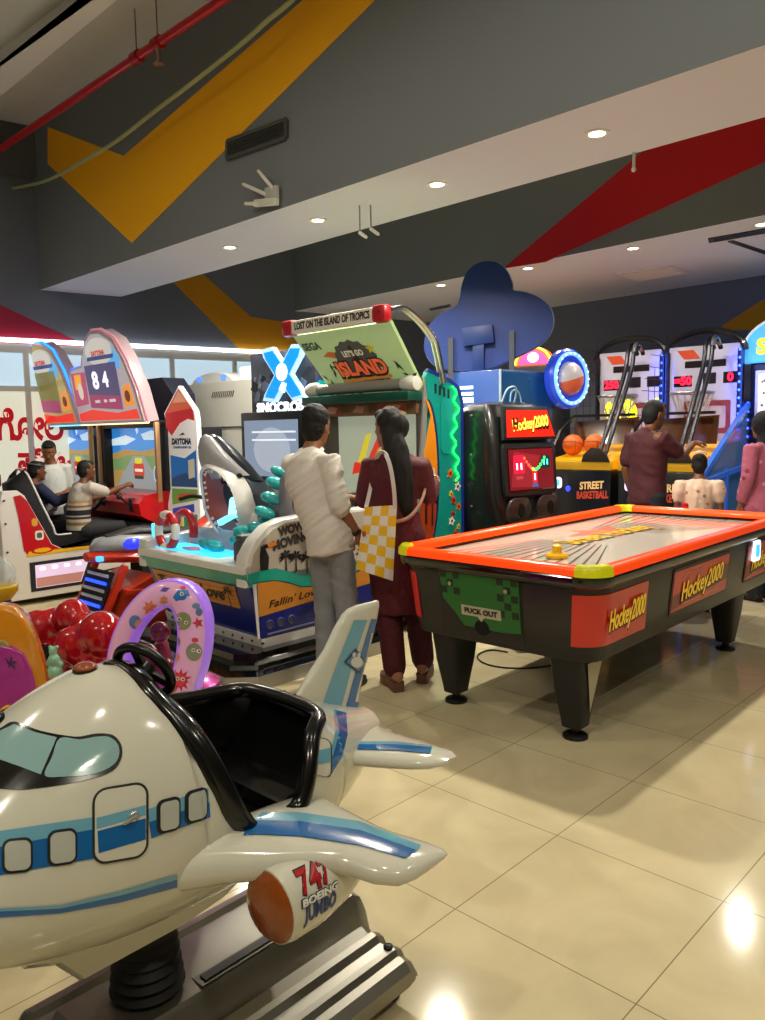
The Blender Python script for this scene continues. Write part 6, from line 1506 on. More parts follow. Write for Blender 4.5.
# ================================================================ PEOPLE
V = Vector
def joints(H=1.7):
    k = H/1.7
    return {n: V(p)*k for n, p in dict(
        pelvis=(0, 0, .93), waist=(0, .01, 1.07), chest=(0, .0, 1.25), collar=(0, -.01, 1.40), neck=(0, .01, 1.47), head=(0, .03, 1.575), look=(0, 1, 0), headup=(0, 0, 1),
        shL=(-.175, -.01, 1.385), elL=(-.22, -.03, 1.10), wrL=(-.215, .05, .87), shR=(.175, -.01, 1.385), elR=(.22, -.03, 1.10), wrR=(.215, .05, .87),
        hipL=(-.09, 0, .90), knL=(-.10, .015, .49), anL=(-.10, -.02, .085), hipR=(.09, 0, .90), knR=(.10, .015, .49), anR=(.10, -.02, .085), toeL=(-.04, 1, 0), toeR=(.04, 1, 0),
        handL=(0, .2, -1), handR=(0, .2, -1), palmL=(1, 0, 0), palmR=(-1, 0, 0)).items()}
DIRS = ('look', 'headup', 'toeL', 'toeR', 'handL', 'handR', 'palmL', 'palmR')
def ellring(c, x, y, rx, ry, n=24): return [c + x*(rx*math.cos(2*PI*k/n)) + y*(ry*math.sin(2*PI*k/n)) for k in range(n)]
def torso(m, J, k, sc=1.0, sizes=None, side=None):
    """elliptical loft up the spine: list of (point, half width, half depth)"""
    side = (J['shR']-J['shL']).normalized() if side is None else side
    hips = (J['hipR']-J['hipL']).normalized()
    rows = sizes; rings = []
    for i, (p, rx, ry) in enumerate(rows):
        a = rows[max(0, i-1)][0]; b = rows[min(len(rows)-1, i+1)][0]; d = (b-a).normalized()
        f = i/(len(rows)-1); sd = (hips*(1-f)+side*f); sd = (sd-d*sd.dot(d)).normalized(); fw = d.cross(sd)
        rings.append(ellring(p, sd, fw, rx*k*sc, ry*k*sc))
    m.loft(rings)
def finger(m, base, d, n, L, r, curl):
    p = [base]; a = 0; dd = d.copy()
    for s in (.45, .32, .23):
        a += curl; q = (d*math.cos(a)+n*math.sin(a)); p.append(p[-1]+q*L*s)
    m.capsule(p, [r, r*.96, r*.88, r*.72], 8, 2)
def hand(m, w, d, palm, k, left, curl=.35):
    """palm, four fingers and a thumb; d = direction of the hand, palm = direction the palm faces"""
    d = d.normalized(); palm = (palm-d*palm.dot(d)).normalized(); s = d.cross(palm)*(1 if left else -1)     # s points to the thumb side
    c = w + d*.045*k
    rings = []
    for (t, wd, th) in ((-.02, .024, .020), (.0, .028, .019), (.03, .037, .017), (.065, .041, .015), (.088, .038, .012), (.094, .03, .008)):
        rings.append(ellring(w+d*t*k, s, palm, wd*k, th*k, 16))
    m.loft(rings)
    for i, (o, L) in enumerate(((.030, .070), (.010, .080), (-.011, .074), (-.030, .058))):
        finger(m, w+d*(.082-.004*abs(i-1))*k+s*o*k, (d+s*(.10-.07*i)).normalized(), palm, L*k, (.0088-.0006*(i == 3))*k, curl+.05*i)
    tb = w+d*.022*k+s*.030*k+palm*.006*k; td = (d*.62+s*.62+palm*.35).normalized()
    m.capsule([tb, tb+td*.034*k, tb+td*.034*k+(d*.85+s*.2+palm*.25).normalized()*.03*k], [.0115*k, .0098*k, .008*k], 8, 2)
def headmesh(m, J, k):
    c = J['head']; up = J['headup'].normalized(); f = J['look']-up*J['look'].dot(up); f.normalize(); s = f.cross(up)
    rows = []
    for (z, w, fr, bk) in ((-.118, .020, .060, -.02), (-.108, .036, .078, .0), (-.090, .050, .086, .035), (-.065, .060, .088, .066), (-.035, .068, .088, .084), (.0, .073, .088, .096), (.035, .076, .090, .101), (.065, .074, .086, .098), (.090, .064, .070, .084), (.108, .046, .048, .058), (.118, .02, .018, .024)):
        r = []
        for q in range(28):
            a = 2*PI*q/28; ca, sa = math.cos(a), math.sin(a)
            r.append(c + up*z*k + s*(w*ca*k) + f*((fr if sa > 0 else bk)*sa*k))
        rows.append(r)
    m.loft(rows)
    P = lambda x, y, z: c + s*x*k + f*y*k + up*z*k
    m.capsule([P(0, .085, .018), P(0, .098, -.012), P(0, .104, -.028)], [.008*k, .010*k, .013*k], 8, 2)           # nose
    for sx in (-1, 1):
        m.ball(P(.010*sx, .094, -.030), .009*k, 8, 6)
        m.ball(P(.030*sx, .080, .030), (.020*k, .012*k, .008*k), 8, 6)                                             # brow
        m.ball(P(.036*sx, .068, -.018), (.020*k, .016*k, .016*k), 8, 6)                                            # cheek
        m.loft([[P(sx*(.072+.012*t), -.008-.012*t+.021*(1-.25*t)*math.cos(2*PI*q/10), -.004+.032*(1-.2*t)*math.sin(2*PI*q/10)) for q in range(10)] for t in (0, .6, 1)])   # ear
    m.ball(P(0, .083, -.058), (.022*k, .010*k, .006*k), 10, 6); m.ball(P(0, .082, -.069), (.018*k, .010*k, .006*k), 10, 6)   # lips
    m.ball(P(0, .076, -.098), (.020*k, .014*k, .014*k), 8, 6)                                                      # chin
    m.capsule([J['collar']+(J['neck']-J['collar'])*.2, J['neck'], c-up*.085*k-f*.012*k], [.062*k, .053*k, .052*k], 14, 2)
    return c, up, f, s, P
def facebits(t, J, k, P):
    for sx in (-1, 1):
        m = MB(); m.ball(P(.030*sx, .0785, .012), (.0125*k, .008*k, .0075*k), 10, 6); e = m.build('eye', M('#d8d4cc', .2), t)
        m = MB(); m.ball(P(.030*sx, .0850, .012), (.0055*k, .003*k, .0055*k), 8, 6); m.build('iris', M('#1a0f0a', .1), e)
        m = MB(); m.capsule([P(.014*sx, .090, .031), P(.030*sx, .090, .036), P(.046*sx, .078, .031)], [.0035*k, .004*k, .0025*k], 6, 2); m.build('eyebrow', M('#120c0a', .8), t)
    m = MB(); m.capsule([P(-.020, .0885, -.0632), P(0, .0945, -.0628), P(.020, .0885, -.0632)], [.0022*k]*3, 6, 1); m.build('mouth_line', M('#5a2420', .6), t)
def body(t, J, H, skin, build=1.0, curlL=.35, curlR=.35, voxel=.0072, feet=True, slim=1.0):
    k = H/1.7; m = MB()
    torso(m, J, k, build, [(J['pelvis']-V((0, 0, .08*k)), .10, .09), (J['pelvis'], .155*slim, .112), (J['waist'], .138*slim, .100), (J['chest'], .155*slim, .112), (J['collar']-(J['collar']-J['chest'])*.25, .16*slim, .098), (J['collar'], .12*slim, .075), (J['neck']-(J['neck']-J['collar'])*.4, .065, .06)])
    for s in 'LR':
        m.capsule([J['sh'+s]*.93+J['chest']*.07, J['sh'+s]*.55+J['el'+s]*.45, J['el'+s], J['el'+s]*.65+J['wr'+s]*.35, J['wr'+s]], [.052*k*build, .044*k*build, .036*k*build, .037*k*build, .025*k], 14, 3)
        m.capsule([J['hip'+s], J['hip'+s]*.5+J['kn'+s]*.5, J['kn'+s], J['kn'+s]*.68+J['an'+s]*.32, J['an'+s]], [.085*k*build, .074*k*build, .053*k*build, .054*k*build, .037*k], 16, 3)
        td = J['toe'+s].normalized(); a = J['an'+s]
        if feet:
            m.capsule([a+V((0, 0, -.045*k))-td*.035*k, a+td*.06*k+V((0, 0, -.05*k)), a+td*.13*k+V((0, 0, -.062*k)), a+td*.165*k+V((0, 0, -.066*k))], [.034*k, .034*k, .026*k, .018*k], 14, 3)
            m.capsule([a, a+V((0, 0, -.04*k))], [.036*k, .036*k], 12, 2)
        hand(m, J['wr'+s], J['hand'+s], J['palm'+s], k, s == 'L', curlL if s == 'L' else curlR)
    c, up, f, sd, P = headmesh(m, J, k)
    o = m.build('body', skin, t); remesh(o, voxel, 2, .4)
    facebits(t, J, k, P)
    return P
from mathutils import noise as mnoise
def cloth(name, t, mat, m, voxel=.011, it=6, fold=.0, sc_=(5, 5, 15), seed=0.0, skew=.5):
    o = m.build(name, mat, t); remesh(o, voxel, it, .5)
    if fold:
        ns = [v.normal.copy() for v in o.data.vertices]
        for v, n in zip(o.data.vertices, ns):
            p = v.co; q = V((p.x*sc_[0]+seed, p.y*sc_[1], (p.z+skew*p.x)*sc_[2]))
            a = 1-abs(mnoise.noise(q))*2; b = mnoise.noise(q*2.1+V((3, 1, 7)))
            v.co = p + n*fold*(a*.7+b*.4-.2)
        o.data.update()
    return o
def sleeve(m, J, s, k, upto, r0=.068, r1=.056, r2=.048, fore=0.0):
    """upto: 0..1 along the upper arm, plus fore along the forearm"""
    a, b, c = J['sh'+s], J['el'+s], J['wr'+s]; inn = a*.86+J['chest']*.14
    pts = [inn, a, a.lerp(b, upto*.55), a.lerp(b, upto)]; rs = [r0*k, r0*k, (r0+r1)/2*k, r1*k]
    if fore: pts += [b.lerp(c, fore*.5), b.lerp(c, fore)]; rs += [r1*.96*k, r2*k]
    m.capsule(pts, rs, 18, 2)
def leg(m, J, s, k, upto=1.0, r0=.102, r1=.075, r2=.062):
    a, b, c = J['hip'+s], J['kn'+s], J['an'+s]; e = b.lerp(c, upto)
    m.capsule([a, a.lerp(b, .5), b, b.lerp(e, .5), e], [r0*k, (r0+r1)/2*k, r1*k, (r1+r2)/2*k, r2*k], 18, 2)
def shoe(t, J, s, k, mat, heel=0.0, sole=None):
    td = J['toe'+s].normalized(); a = J['an'+s]; sd = V((td.y, -td.x, 0))
    m = MB(); rows = []
    for (u, w, top) in ((-.075, .012, .05), (-.065, .032, .075), (-.03, .036, .085), (.03, .036, .08), (.09, .043, .062), (.14, .045, .05), (.18, .036, .042), (.20, .012, .03)):
        c0 = V((a.x, a.y, 0))+td*u*k; lift = heel*max(0, min(1, (.12-u)/.16))
        rows.append([c0+sd*(w*math.cos(2*PI*q/16)*k)+V((0, 0, lift+(.012+ (top-.012)*(.5+.5*math.sin(2*PI*q/16)))*k)) for q in range(16)])
    m.loft(rows); o = m.build('shoe', mat, t)
    m = MB(); pts = [(-.078, .030), (-.06, .038), (.03, .036), (.10, .048), (.15, .048), (.195, .028), (.207, 0)]
    poly = [(u, w) for u, w in pts]+[(u, -w) for u, w in reversed(pts[:-1])]
    if heel:
        m.loft([[V((a.x, a.y, z*max(.25, 0) if False else z))+td*u*k+sd*w*k for (u, w) in poly] for z in (.002, heel*.55, heel+.012)])
    else:
        m.loft([[V((a.x, a.y, z))+td*u*k+sd*w*k for (u, w) in poly] for z in (.002, .018)])
    m.build('sole', sole or M('#1a1818', .7), o)
def hair_cap(m, P, k, back=.112, low=-.05, thick=1.0):
    """hair following the skull from the brow line over the crown to the nape"""
    rows = []
    for i in range(11):
        f = i/10; ang = R(62)+(R(232)-R(62))*f            # front brow over crown to nape
        y = .104*math.cos(ang); z = .018+.118*math.sin(ang)
        if f > .72: z = max(z, low); 
        w = .050+.034*math.sin(PI*min(1, f*1.15+.08))
        r = []
        for q in range(17):
            a = PI*q/16; x = w*math.cos(a)*1.02; lift = math.sin(a)
            yy = y*(.35+.65*lift); zz = (.02+(z-.02)*(.30+.70*lift)) if z > .02 else z
            r.append(P(x*thick, yy*thick, zz*thick))
        rows.append(r)
    vs = m
    m.loft(rows, closed=False, caps=False)
def hair_mass(m, P, k, crown=.0, front=True):
    """closed volumes that cover the crown, back and sides"""
    m.ball(P(0, -.022, .040), (.082*k, .094*k, .090*k), 20, 14)
    m.ball(P(0, -.042, .0), (.078*k, .075*k, .085*k), 18, 12)
    m.ball(P(0, -.045, -.045), (.060*k, .052*k, .055*k), 14, 10)
    if front: m.ball(P(0, .035, .082), (.066*k, .055*k, .038*k), 16, 10)
SK = M('#8a5a3c', .5); SK2 = M('#6e452e', .5); HAIR = M('#0b0909', .7, bump=.4, bscale=220)

# ---- man in the pale shirt leaning over the boat
def man_white():
    H = 1.66; k = H/1.7; J = joints(H)
    t = thing('person', 'man in a rumpled white shirt and grey jeans leaning over the boat seat, back turned', 'person', (-.27, 4.47, 0), R(-14))
    J['pelvis'] = V((-.045, .0, .90)); J['hipL'] = V((-.095, .01, .84)); J['hipR'] = V((.02, -.01, .84)); J['waist'] = V((-.115, .02, 1.04)); J['chest'] = V((-.18, .06, 1.21)); J['collar'] = V((-.185, .10, 1.345)); J['neck'] = V((-.18, .135, 1.41)); J['head'] = V((-.165, .18, 1.52))
    J['look'] = V((.2, .95, -.22)); J['headup'] = V((.05, .15, 1))
    J['shL'] = V((-.31, .14, 1.32)); J['shR'] = V((-.045, .03, 1.335)); J['elR'] = V((.045, -.05, 1.07)); J['wrR'] = V((.115, .05, .90)); J['elL'] = V((-.27, .34, 1.13)); J['wrL'] = V((-.02, .46, 1.07))
    J['handR'] = V((.25, .35, -.9)); J['handL'] = V((.8, .5, -.1)); J['palmL'] = V((0, .0, -1)); J['palmR'] = V((-1, .2, 0))
    J['knL'] = V((-.09, .05, .47)); J['anL'] = V((-.08, .01, .083)); J['knR'] = V((.06, -.01, .47)); J['anR'] = V((.09, -.05, .083))
    P = body(t, J, H, SK, .85, .5, .5)
    m = MB(); torso(m, J, k, 1, [(V((-.035, .0, .80)), .145, .150), (J['pelvis'], .138, .142), (J['waist'], .120, .128), (J['chest']*.5+J['waist']*.5, .134, .132), (J['chest'], .144, .138), (J['collar']*.7+J['chest']*.3, .145, .124), (J['collar'], .140, .092), (J['neck']*.55+J['collar']*.45, .072, .070)])
    sleeve(m, J, 'R', k, 1.0, .068, .060, .054, .06); sleeve(m, J, 'L', k, 1.0, .070, .062, .056, .2)
    o = cloth('shirt', t, M('#cfc9c2', .8, bump=.3, bscale=60), m, .009, 4, .012, (4, 4, 17), 1.3, -.7)
    m = MB(); m.tube([J['collar']*.35+J['neck']*.65+V((.066*math.cos(a), .062*math.sin(a)-.004, .012*math.sin(a))) for a in [2*PI*q/16 for q in range(16)]], .014, 8, closed=True); m.build('collar', M('#d3cdc6', .8), o)
    m = MB(); torso(m, J, k, 1, [(J['pelvis']-V((0, 0, .12)), .12, .11), (J['pelvis']-V((0, 0, .05)), .140, .125), (J['pelvis']+V((0, 0, .02)), .130, .118)]); leg(m, J, 'L', k, .99, .080, .072, .066); leg(m, J, 'R', k, .99, .080, .072, .066)
    cloth('jeans', t, M('#80848a', .85, bump=.3, bscale=60, var=.12, vscale=7), m, .011, 4, .008, (5, 5, 13), 4.0, .4)
    for s in 'LR': shoe(t, J, s, k, M('#2a2624', .6))
    m = MB(); hair_mass(m, P, k); m.ball(P(0, -.03, .06), (.088*k, .098*k, .085*k), 18, 12); cloth('hair', t, HAIR, m, .008, 2, .006, (30, 30, 30))
    m = MB(); w = J['wrR']; d = (J['elR']-w).normalized(); m.lathe([(.026, -.012), (.030, -.010), (.030, .010), (.026, .012)], w+d*.02, d, 16); m.build('bracelet', M('#20201f', .4), t)
    return t
man_white()

# ---- woman in maroon with long hair
def woman_maroon():
    H = 1.62; k = H/1.7; J = joints(H)
    WX, WY = .10, 4.42
    t = thing('person', 'woman in a maroon kurta and trousers with long dark hair, back turned, beside the table', 'person', (.07, 4.50, 0), R(-8))
    up = .035
    for n in J:
        if n not in DIRS: J[n] = J[n]+V((0, 0, up))
    J['head'] = V((-.035, .05, 1.545)); J['look'] = V((-.65, .75, -.3)); J['neck'] = V((-.025, .03, 1.44)); J['collar'] = V((-.015, .01, 1.375)); J['headup'] = V((0, .08, 1))
    J['shL'] = V((-.13, .02, 1.335)); J['shR'] = V((.145, -.01, 1.335)); J['elL'] = V((-.185, .06, 1.09)); J['wrL'] = V((-.14, .29, 1.12)); J['elR'] = V((.185, .09, 1.11)); J['wrR'] = V((.215, .27, 1.20))
    J['handL'] = V((.1, .95, .1)); J['palmL'] = V((.9, 0, -.3)); J['handR'] = V((-.1, .9, .35)); J['palmR'] = V((-1, 0, 0))
    J['anL'] = V((.0, -.10, .115)); J['knL'] = V((-.05, .0, .50)); J['anR'] = V((.15, .07, .115)); J['knR'] = V((.11, .04, .50)); J['toeL'] = V((-.45, .9, 0)); J['toeR'] = V((.05, 1, 0))
    for n in ('neck', 'head', 'collar', 'shL', 'shR'): J[n] = J[n]-V((0, 0, .035))
    P = body(t, J, H, SK, .86, .55, .6, slim=.93)
    MA = M('#4e0e1b', .75, bump=.35, bscale=30, var=.08, vscale=6)
    m = MB(); torso(m, J, k, 1, [(V((.03, .0, .44)), .172, .140), (V((.02, .0, .62)), .174, .142), (J['pelvis']-V((0, 0, .06)), .176, .142), (J['pelvis'], .168, .134), (J['waist'], .146, .116), (J['chest'], .158, .126), (J['collar']*.7+J['chest']*.3, .150, .108), (J['collar'], .125, .085), (J['neck']*.4+J['collar']*.6, .070, .066)])
    sleeve(m, J, 'L', k, 1.0, .070, .062, .050, .62); sleeve(m, J, 'R', k, 1.0, .070, .062, .050, .62)
    ku = cloth('kurta', t, MA, m, .011, 4, .014, (8, 8, 4), 2.0, .3)
    m = MB(); leg(m, J, 'L', k, .97, .10, .085, .072); leg(m, J, 'R', k, .97, .10, .085, .072); cloth('trousers', t, M('#440c18', .8, bump=.4, bscale=30), m)
    for s in 'LR': shoe(t, J, s, k, M('#9a6a50', .45), .045, M('#6a4634', .5))
    m = MB(); hair_mass(m, P, k)
    m.ball(P(.0, -.10, .0), (.072*k, .06*k, .078*k), 14, 10)
    h0 = J['head']; pts = [h0+V(q) for q in ((.03, -.09, -.02), (.06, -.125, -.12), (.085, -.145, -.23), (.105, -.15, -.34), (.115, -.15, -.44), (.12, -.145, -.50))]
    m.capsule(pts, [.062, .068, .066, .058, .042, .018], 14, 3, flat=.7, ref=(0, 1, 0))
    cloth('hair', t, HAIR, m, .008, 2, .008, (22, 22, 5), 0, .2)
    m = MB(); m.bar(P(.0, -.130, .085), P(.035, -.135, .075), .014, .022); m.build('hair_clip', M('#d8d0b8', .3, metal=.3), t)
    # narrow sling strap round the hips
    m = MB(); pts = [V((.19, .06, 1.22)), V((.165, -.06, 1.10)), V((.10, -.135, 1.01)), V((.0, -.158, .985)), V((-.09, -.145, 1.0))]
    m.tube(spline(pts, 6), .008, 8, flat=1.6); m.build('sling_strap', M('#b08a78', .5), t)
    m = MB(); w = J['wrR']; m.lathe([(.028, -.01), (.032, -.008), (.032, .008), (.028, .01)], w-J['handR'].normalized()*.02, J['handR'], 16); m.build('bangle', M('#c8b89a', .25, metal=.7), t)
    return t
wm = woman_maroon()
def tote():
    # hangs from the left shoulder, behind the elbow
    o = wm.location; t = thing('tote_bag', 'yellow and white checkered tote bag with a white strap hanging from the woman\'s shoulder', 'bag', (0, 0, 0), 0)
    Y0 = 4.24
    def P(x, y, d=0.0): return at(x, y, Y0+d)
    TL, TR, BR, BL = (365, 507), (397, 505), (393, 581), (356, 569)
    m = MB(); n = 8; front = []; YE = M('#e2b01c', .7, bump=.15, bscale=60); WH = M('#d9d6d2', .7, bump=.15, bscale=60)
    def q(u, v, d):
        a = V(TL).lerp(V(TR), u) if False else (TL[0]+(TR[0]-TL[0])*u, TL[1]+(TR[1]-TL[1])*u); b = (BL[0]+(BR[0]-BL[0])*u, BL[1]+(BR[1]-BL[1])*u)
        x = a[0]+(b[0]-a[0])*v; y = a[1]+(b[1]-a[1])*v
        bulge = .055*math.sin(PI*min(max(u, 0), 1))*(.35+.65*v) if d < 0 else -.03*math.sin(PI*u)*(.35+.65*v)
        return P(x, y, -bulge)
    nu, nv = 4, 7
    for side in (-1, 1):
        for i in range(nu*3):
            for j in range(nv*2):
                u0, u1 = i/(nu*3), (i+1)/(nu*3); v0, v1 = j/(nv*2), (j+1)/(nv*2)
                m.mi = (i//3 + j//2) % 2
                m.face([q(u0, v0, side), q(u1, v0, side), q(u1, v1, side), q(u0, v1, side)])
    bmesh.ops.remove_doubles(m.bm, verts=m.bm.verts, dist=.0008)
    m.build('bag_body', [YE, WH], t)
    top = [P(366, 508, -.01), P(372, 490, -.03), P(381, 465, -.02)]
    m = MB(); shl = wm.matrix_world @ V((-.135, .0, 1.425)) if False else None
    pts = spline([P(395, 507, -.02), P(394, 490, -.045), P(391, 470, -.05), P(387, 457, -.015), P(383, 452, .08), P(378, 455, .19), P(374, 470, .25), P(370, 490, .22), P(366, 508, .06)], 6)
    rows = []
    for i, p in enumerate(pts):
        d = (pts[min(i+1, len(pts)-1)]-pts[max(i-1, 0)]).normalized(); s = d.cross(V((0, 1, .2))).normalized()*.011; nn = d.cross(s).normalized()*.0025
        rows.append([p+s+nn, p-s+nn, p-s-nn, p+s-nn])
    m.loft(rows); m.build('strap', M('#cfc8c6', .7), t)
    m = MB(); m.prism(rrect(.02, .03, .004), P(364, 534, -.03), X, Z, -.002); m.build('bag_tag', M('#a8442c', .6), t, smooth=False)
    return t
bpy.context.view_layer.update(); tote()

# ---- man in the dark red T-shirt beyond the table
def man_far():
    H = 1.72; k = 1.0; J = joints(H)
    t = thing('person', 'man in a dark red T-shirt standing beyond the air hockey table, facing right', 'person', (2.26, 6.62, 0), R(-72))
    J['look'] = V((-.1, 1, -.35)); J['headup'] = V((0, .25, 1)); J['head'] = V((0, .065, 1.585)); J['neck'] = V((0, .03, 1.48))
    J['elL'] = V((-.22, -.06, 1.12)); J['wrL'] = V((-.22, .02, .87)); J['elR'] = V((.17, .20, 1.24)); J['wrR'] = V((.06, .42, 1.34)); J['handR'] = V((-.2, .9, .1)); J['palmR'] = V((-.3, 0, -1))
    P = body(t, J, H, SK2, 1.05)
    m = MB(); torso(m, J, k, 1, [(V((0, 0, .84)), .178, .148), (J['pelvis'], .175, .145), (J['waist'], .165, .142), (J['chest'], .182, .138), (J['collar']*.7+J['chest']*.3, .188, .118), (J['collar'], .14, .09), (J['neck']*.5+J['collar']*.5, .072, .07)])
    sleeve(m, J, 'L', k, .72, .076, .072); sleeve(m, J, 'R', k, .72, .076, .072); cloth('t_shirt', t, M('#451a22', .8, bump=.3, bscale=60), m, .011, 4, .010, (5, 5, 10), 5.0)
    m = MB(); torso(m, J, k, 1, [(V((0, 0, .80)), .12, .11), (V((0, 0, .86)), .16, .13), (V((0, 0, .95)), .155, .125)]); leg(m, J, 'L', k); leg(m, J, 'R', k); cloth('jeans', t, M('#20242e', .85, bump=.4, bscale=26), m)
    for s in 'LR': shoe(t, J, s, k, M('#1c1a1a', .6))
    m = MB(); hair_mass(m, P, k); cloth('hair', t, HAIR, m, .008, 2)
    return t
man_far()

# ---- little girl in a pale flowered dress
def girl():
    H = 1.27; k = H/1.7; J = joints(H)
    t = thing('person', 'little girl in a pale flowered dress with puffed sleeves and a hair bun, back turned', 'person', (2.54, 6.22, 0), R(-20))
    P = body(t, J, H, SK2, .92, voxel=.0068)
    m = MB(); torso(m, J, k, 1, [(V((0, 0, .50)), .27, .22), (V((0, 0, .62)), .225, .185), (J['waist']-V((0, 0, .04)), .155, .120), (J['waist']+V((0, 0, .03)), .150, .118), (J['chest'], .165, .122), (J['collar']*.7+J['chest']*.3, .165, .105), (J['collar'], .115, .08), (J['neck']*.3+J['collar']*.7, .075, .066)])
    for s in 'LR':
        a, b = J['sh'+s], J['el'+s]; m.capsule([a*.88+J['chest']*.12, a, a.lerp(b, .35), a.lerp(b, .6)], [.062*k, .072*k, .078*k, .055*k], 18, 3)
    d = cloth('dress', t, M('#d8bca8', .8, bump=.3, bscale=60), m, .010, 4, .010, (14, 14, 2), 1.0, 0)
    me = d.data; rng = random.Random(2)
    b = BVHTree.FromPolygons([v.co for v in me.vertices], [list(p.vertices) for p in me.polygons])
    for q in range(60):
        a = rng.uniform(0, 2*PI); z = rng.uniform(.52, 1.02)
        o_ = V((math.cos(a), math.sin(a), 0)); loc, n, i, _ = b.ray_cast(V((0, 0, z))+o_*.6, -o_)
        if loc is None: continue
        m = MB(); x_, y_ = m.frame(n); r_ = rng.uniform(.010, .018); m.prism([(r_*(1 if w % 2 else .6)*math.cos(2*PI*w/10), r_*(1 if w % 2 else .6)*math.sin(2*PI*w/10)) for w in range(10)], loc+n*.001, x_, y_, .0015); m.build('flower_print', M(rng.choice(('#b4685c', '#e6d8c8', '#9a7a6a')), .8), d, smooth=False)
    for s in 'LR': shoe(t, J, s, k, M('#c8a0a0', .5))
    m = MB(); hair_mass(m, P, k); m.ball(P(0, -.085, .085), (.050*k, .046*k, .046*k), 14, 10); cloth('hair', t, HAIR, m, .007, 2)
    m = MB(); m.tube([P(.07*math.cos(a), -.01-.02*abs(math.sin(a)), .11+.035*math.sin(a)) for a in [PI*q/12 for q in range(13)]], .006, 6); m.build('hair_band', M('#d8d4d0', .4), t)
    return t
girl()

# ---- woman in pink at the right edge
def woman_pink():
    H = 1.60; k = H/1.7; J = joints(H)
    t = thing('person', 'woman in a pink flowered tunic with a dark headscarf, cut by the right picture edge', 'person', (3.22, 6.55, 0), R(25))
    J['wrL'] = V((-.20, .06, .80)); J['elL'] = V((-.21, -.02, 1.05))
    P = body(t, J, H, SK, .95)
    m = MB(); torso(m, J, k, 1, [(V((0, 0, .56)), .215, .17), (V((0, 0, .75)), .205, .165), (J['pelvis'], .185, .145), (J['waist'], .16, .125), (J['chest'], .172, .13), (J['collar']*.7+J['chest']*.3, .172, .11), (J['collar'], .125, .085), (J['neck']*.4+J['collar']*.6, .075, .07)])
    sleeve(m, J, 'L', k, 1.0, .072, .062, .052, .7); sleeve(m, J, 'R', k, 1.0, .072, .062, .052, .7); d = cloth('tunic', t, M('#b4607a', .8, bump=.4, bscale=24), m)
    me = d.data; rng = random.Random(6); b = BVHTree.FromPolygons([v.co for v in me.vertices], [list(p.vertices) for p in me.polygons])
    for q in range(90):
        a = rng.uniform(0, 2*PI); z = rng.uniform(.6, 1.3); o_ = V((math.cos(a), math.sin(a), 0)); loc, n, i, _ = b.ray_cast(V((0, 0, z))+o_*.7, -o_)
        if loc is None: continue
        m = MB(); x_, y_ = m.frame(n); r_ = rng.uniform(.014, .024); m.prism([(r_*(1 if w % 2 else .6)*math.cos(2*PI*w/10), r_*(1 if w % 2 else .6)*math.sin(2*PI*w/10)) for w in range(10)], loc+n*.001, x_, y_, .0015); m.build('flower_print', M(rng.choice(('#7a2440', '#d89aa8', '#8c3050')), .8), d, smooth=False)
    m = MB(); leg(m, J, 'L', k, 1, .1, .085, .07); leg(m, J, 'R', k, 1, .1, .085, .07); cloth('trousers', t, M('#2a2c34', .85), m)
    for s in 'LR': shoe(t, J, s, k, M('#2a2422', .6))
    m = MB(); m.ball(P(0, -.015, .015), (.094*k, .105*k, .122*k), 20, 14); m.capsule([P(0, -.05, -.06), P(0, -.07, -.18), P(.0, -.09, -.32)], [.09*k, .115*k, .09*k], 18, 3, flat=.75); h_ = cloth('headscarf', t, M('#14141a', .8, bump=.3, bscale=30), m, .009, 3)
    m = MB(); m.prism(rrect(.09, .02, .005), P(-.02, -.125, .045), V((1, 0, 0)), V((0, 0, 1)), -.006); m.build('hair_clip', M('#d4d0cc', .3), t)
    return t
woman_pink()

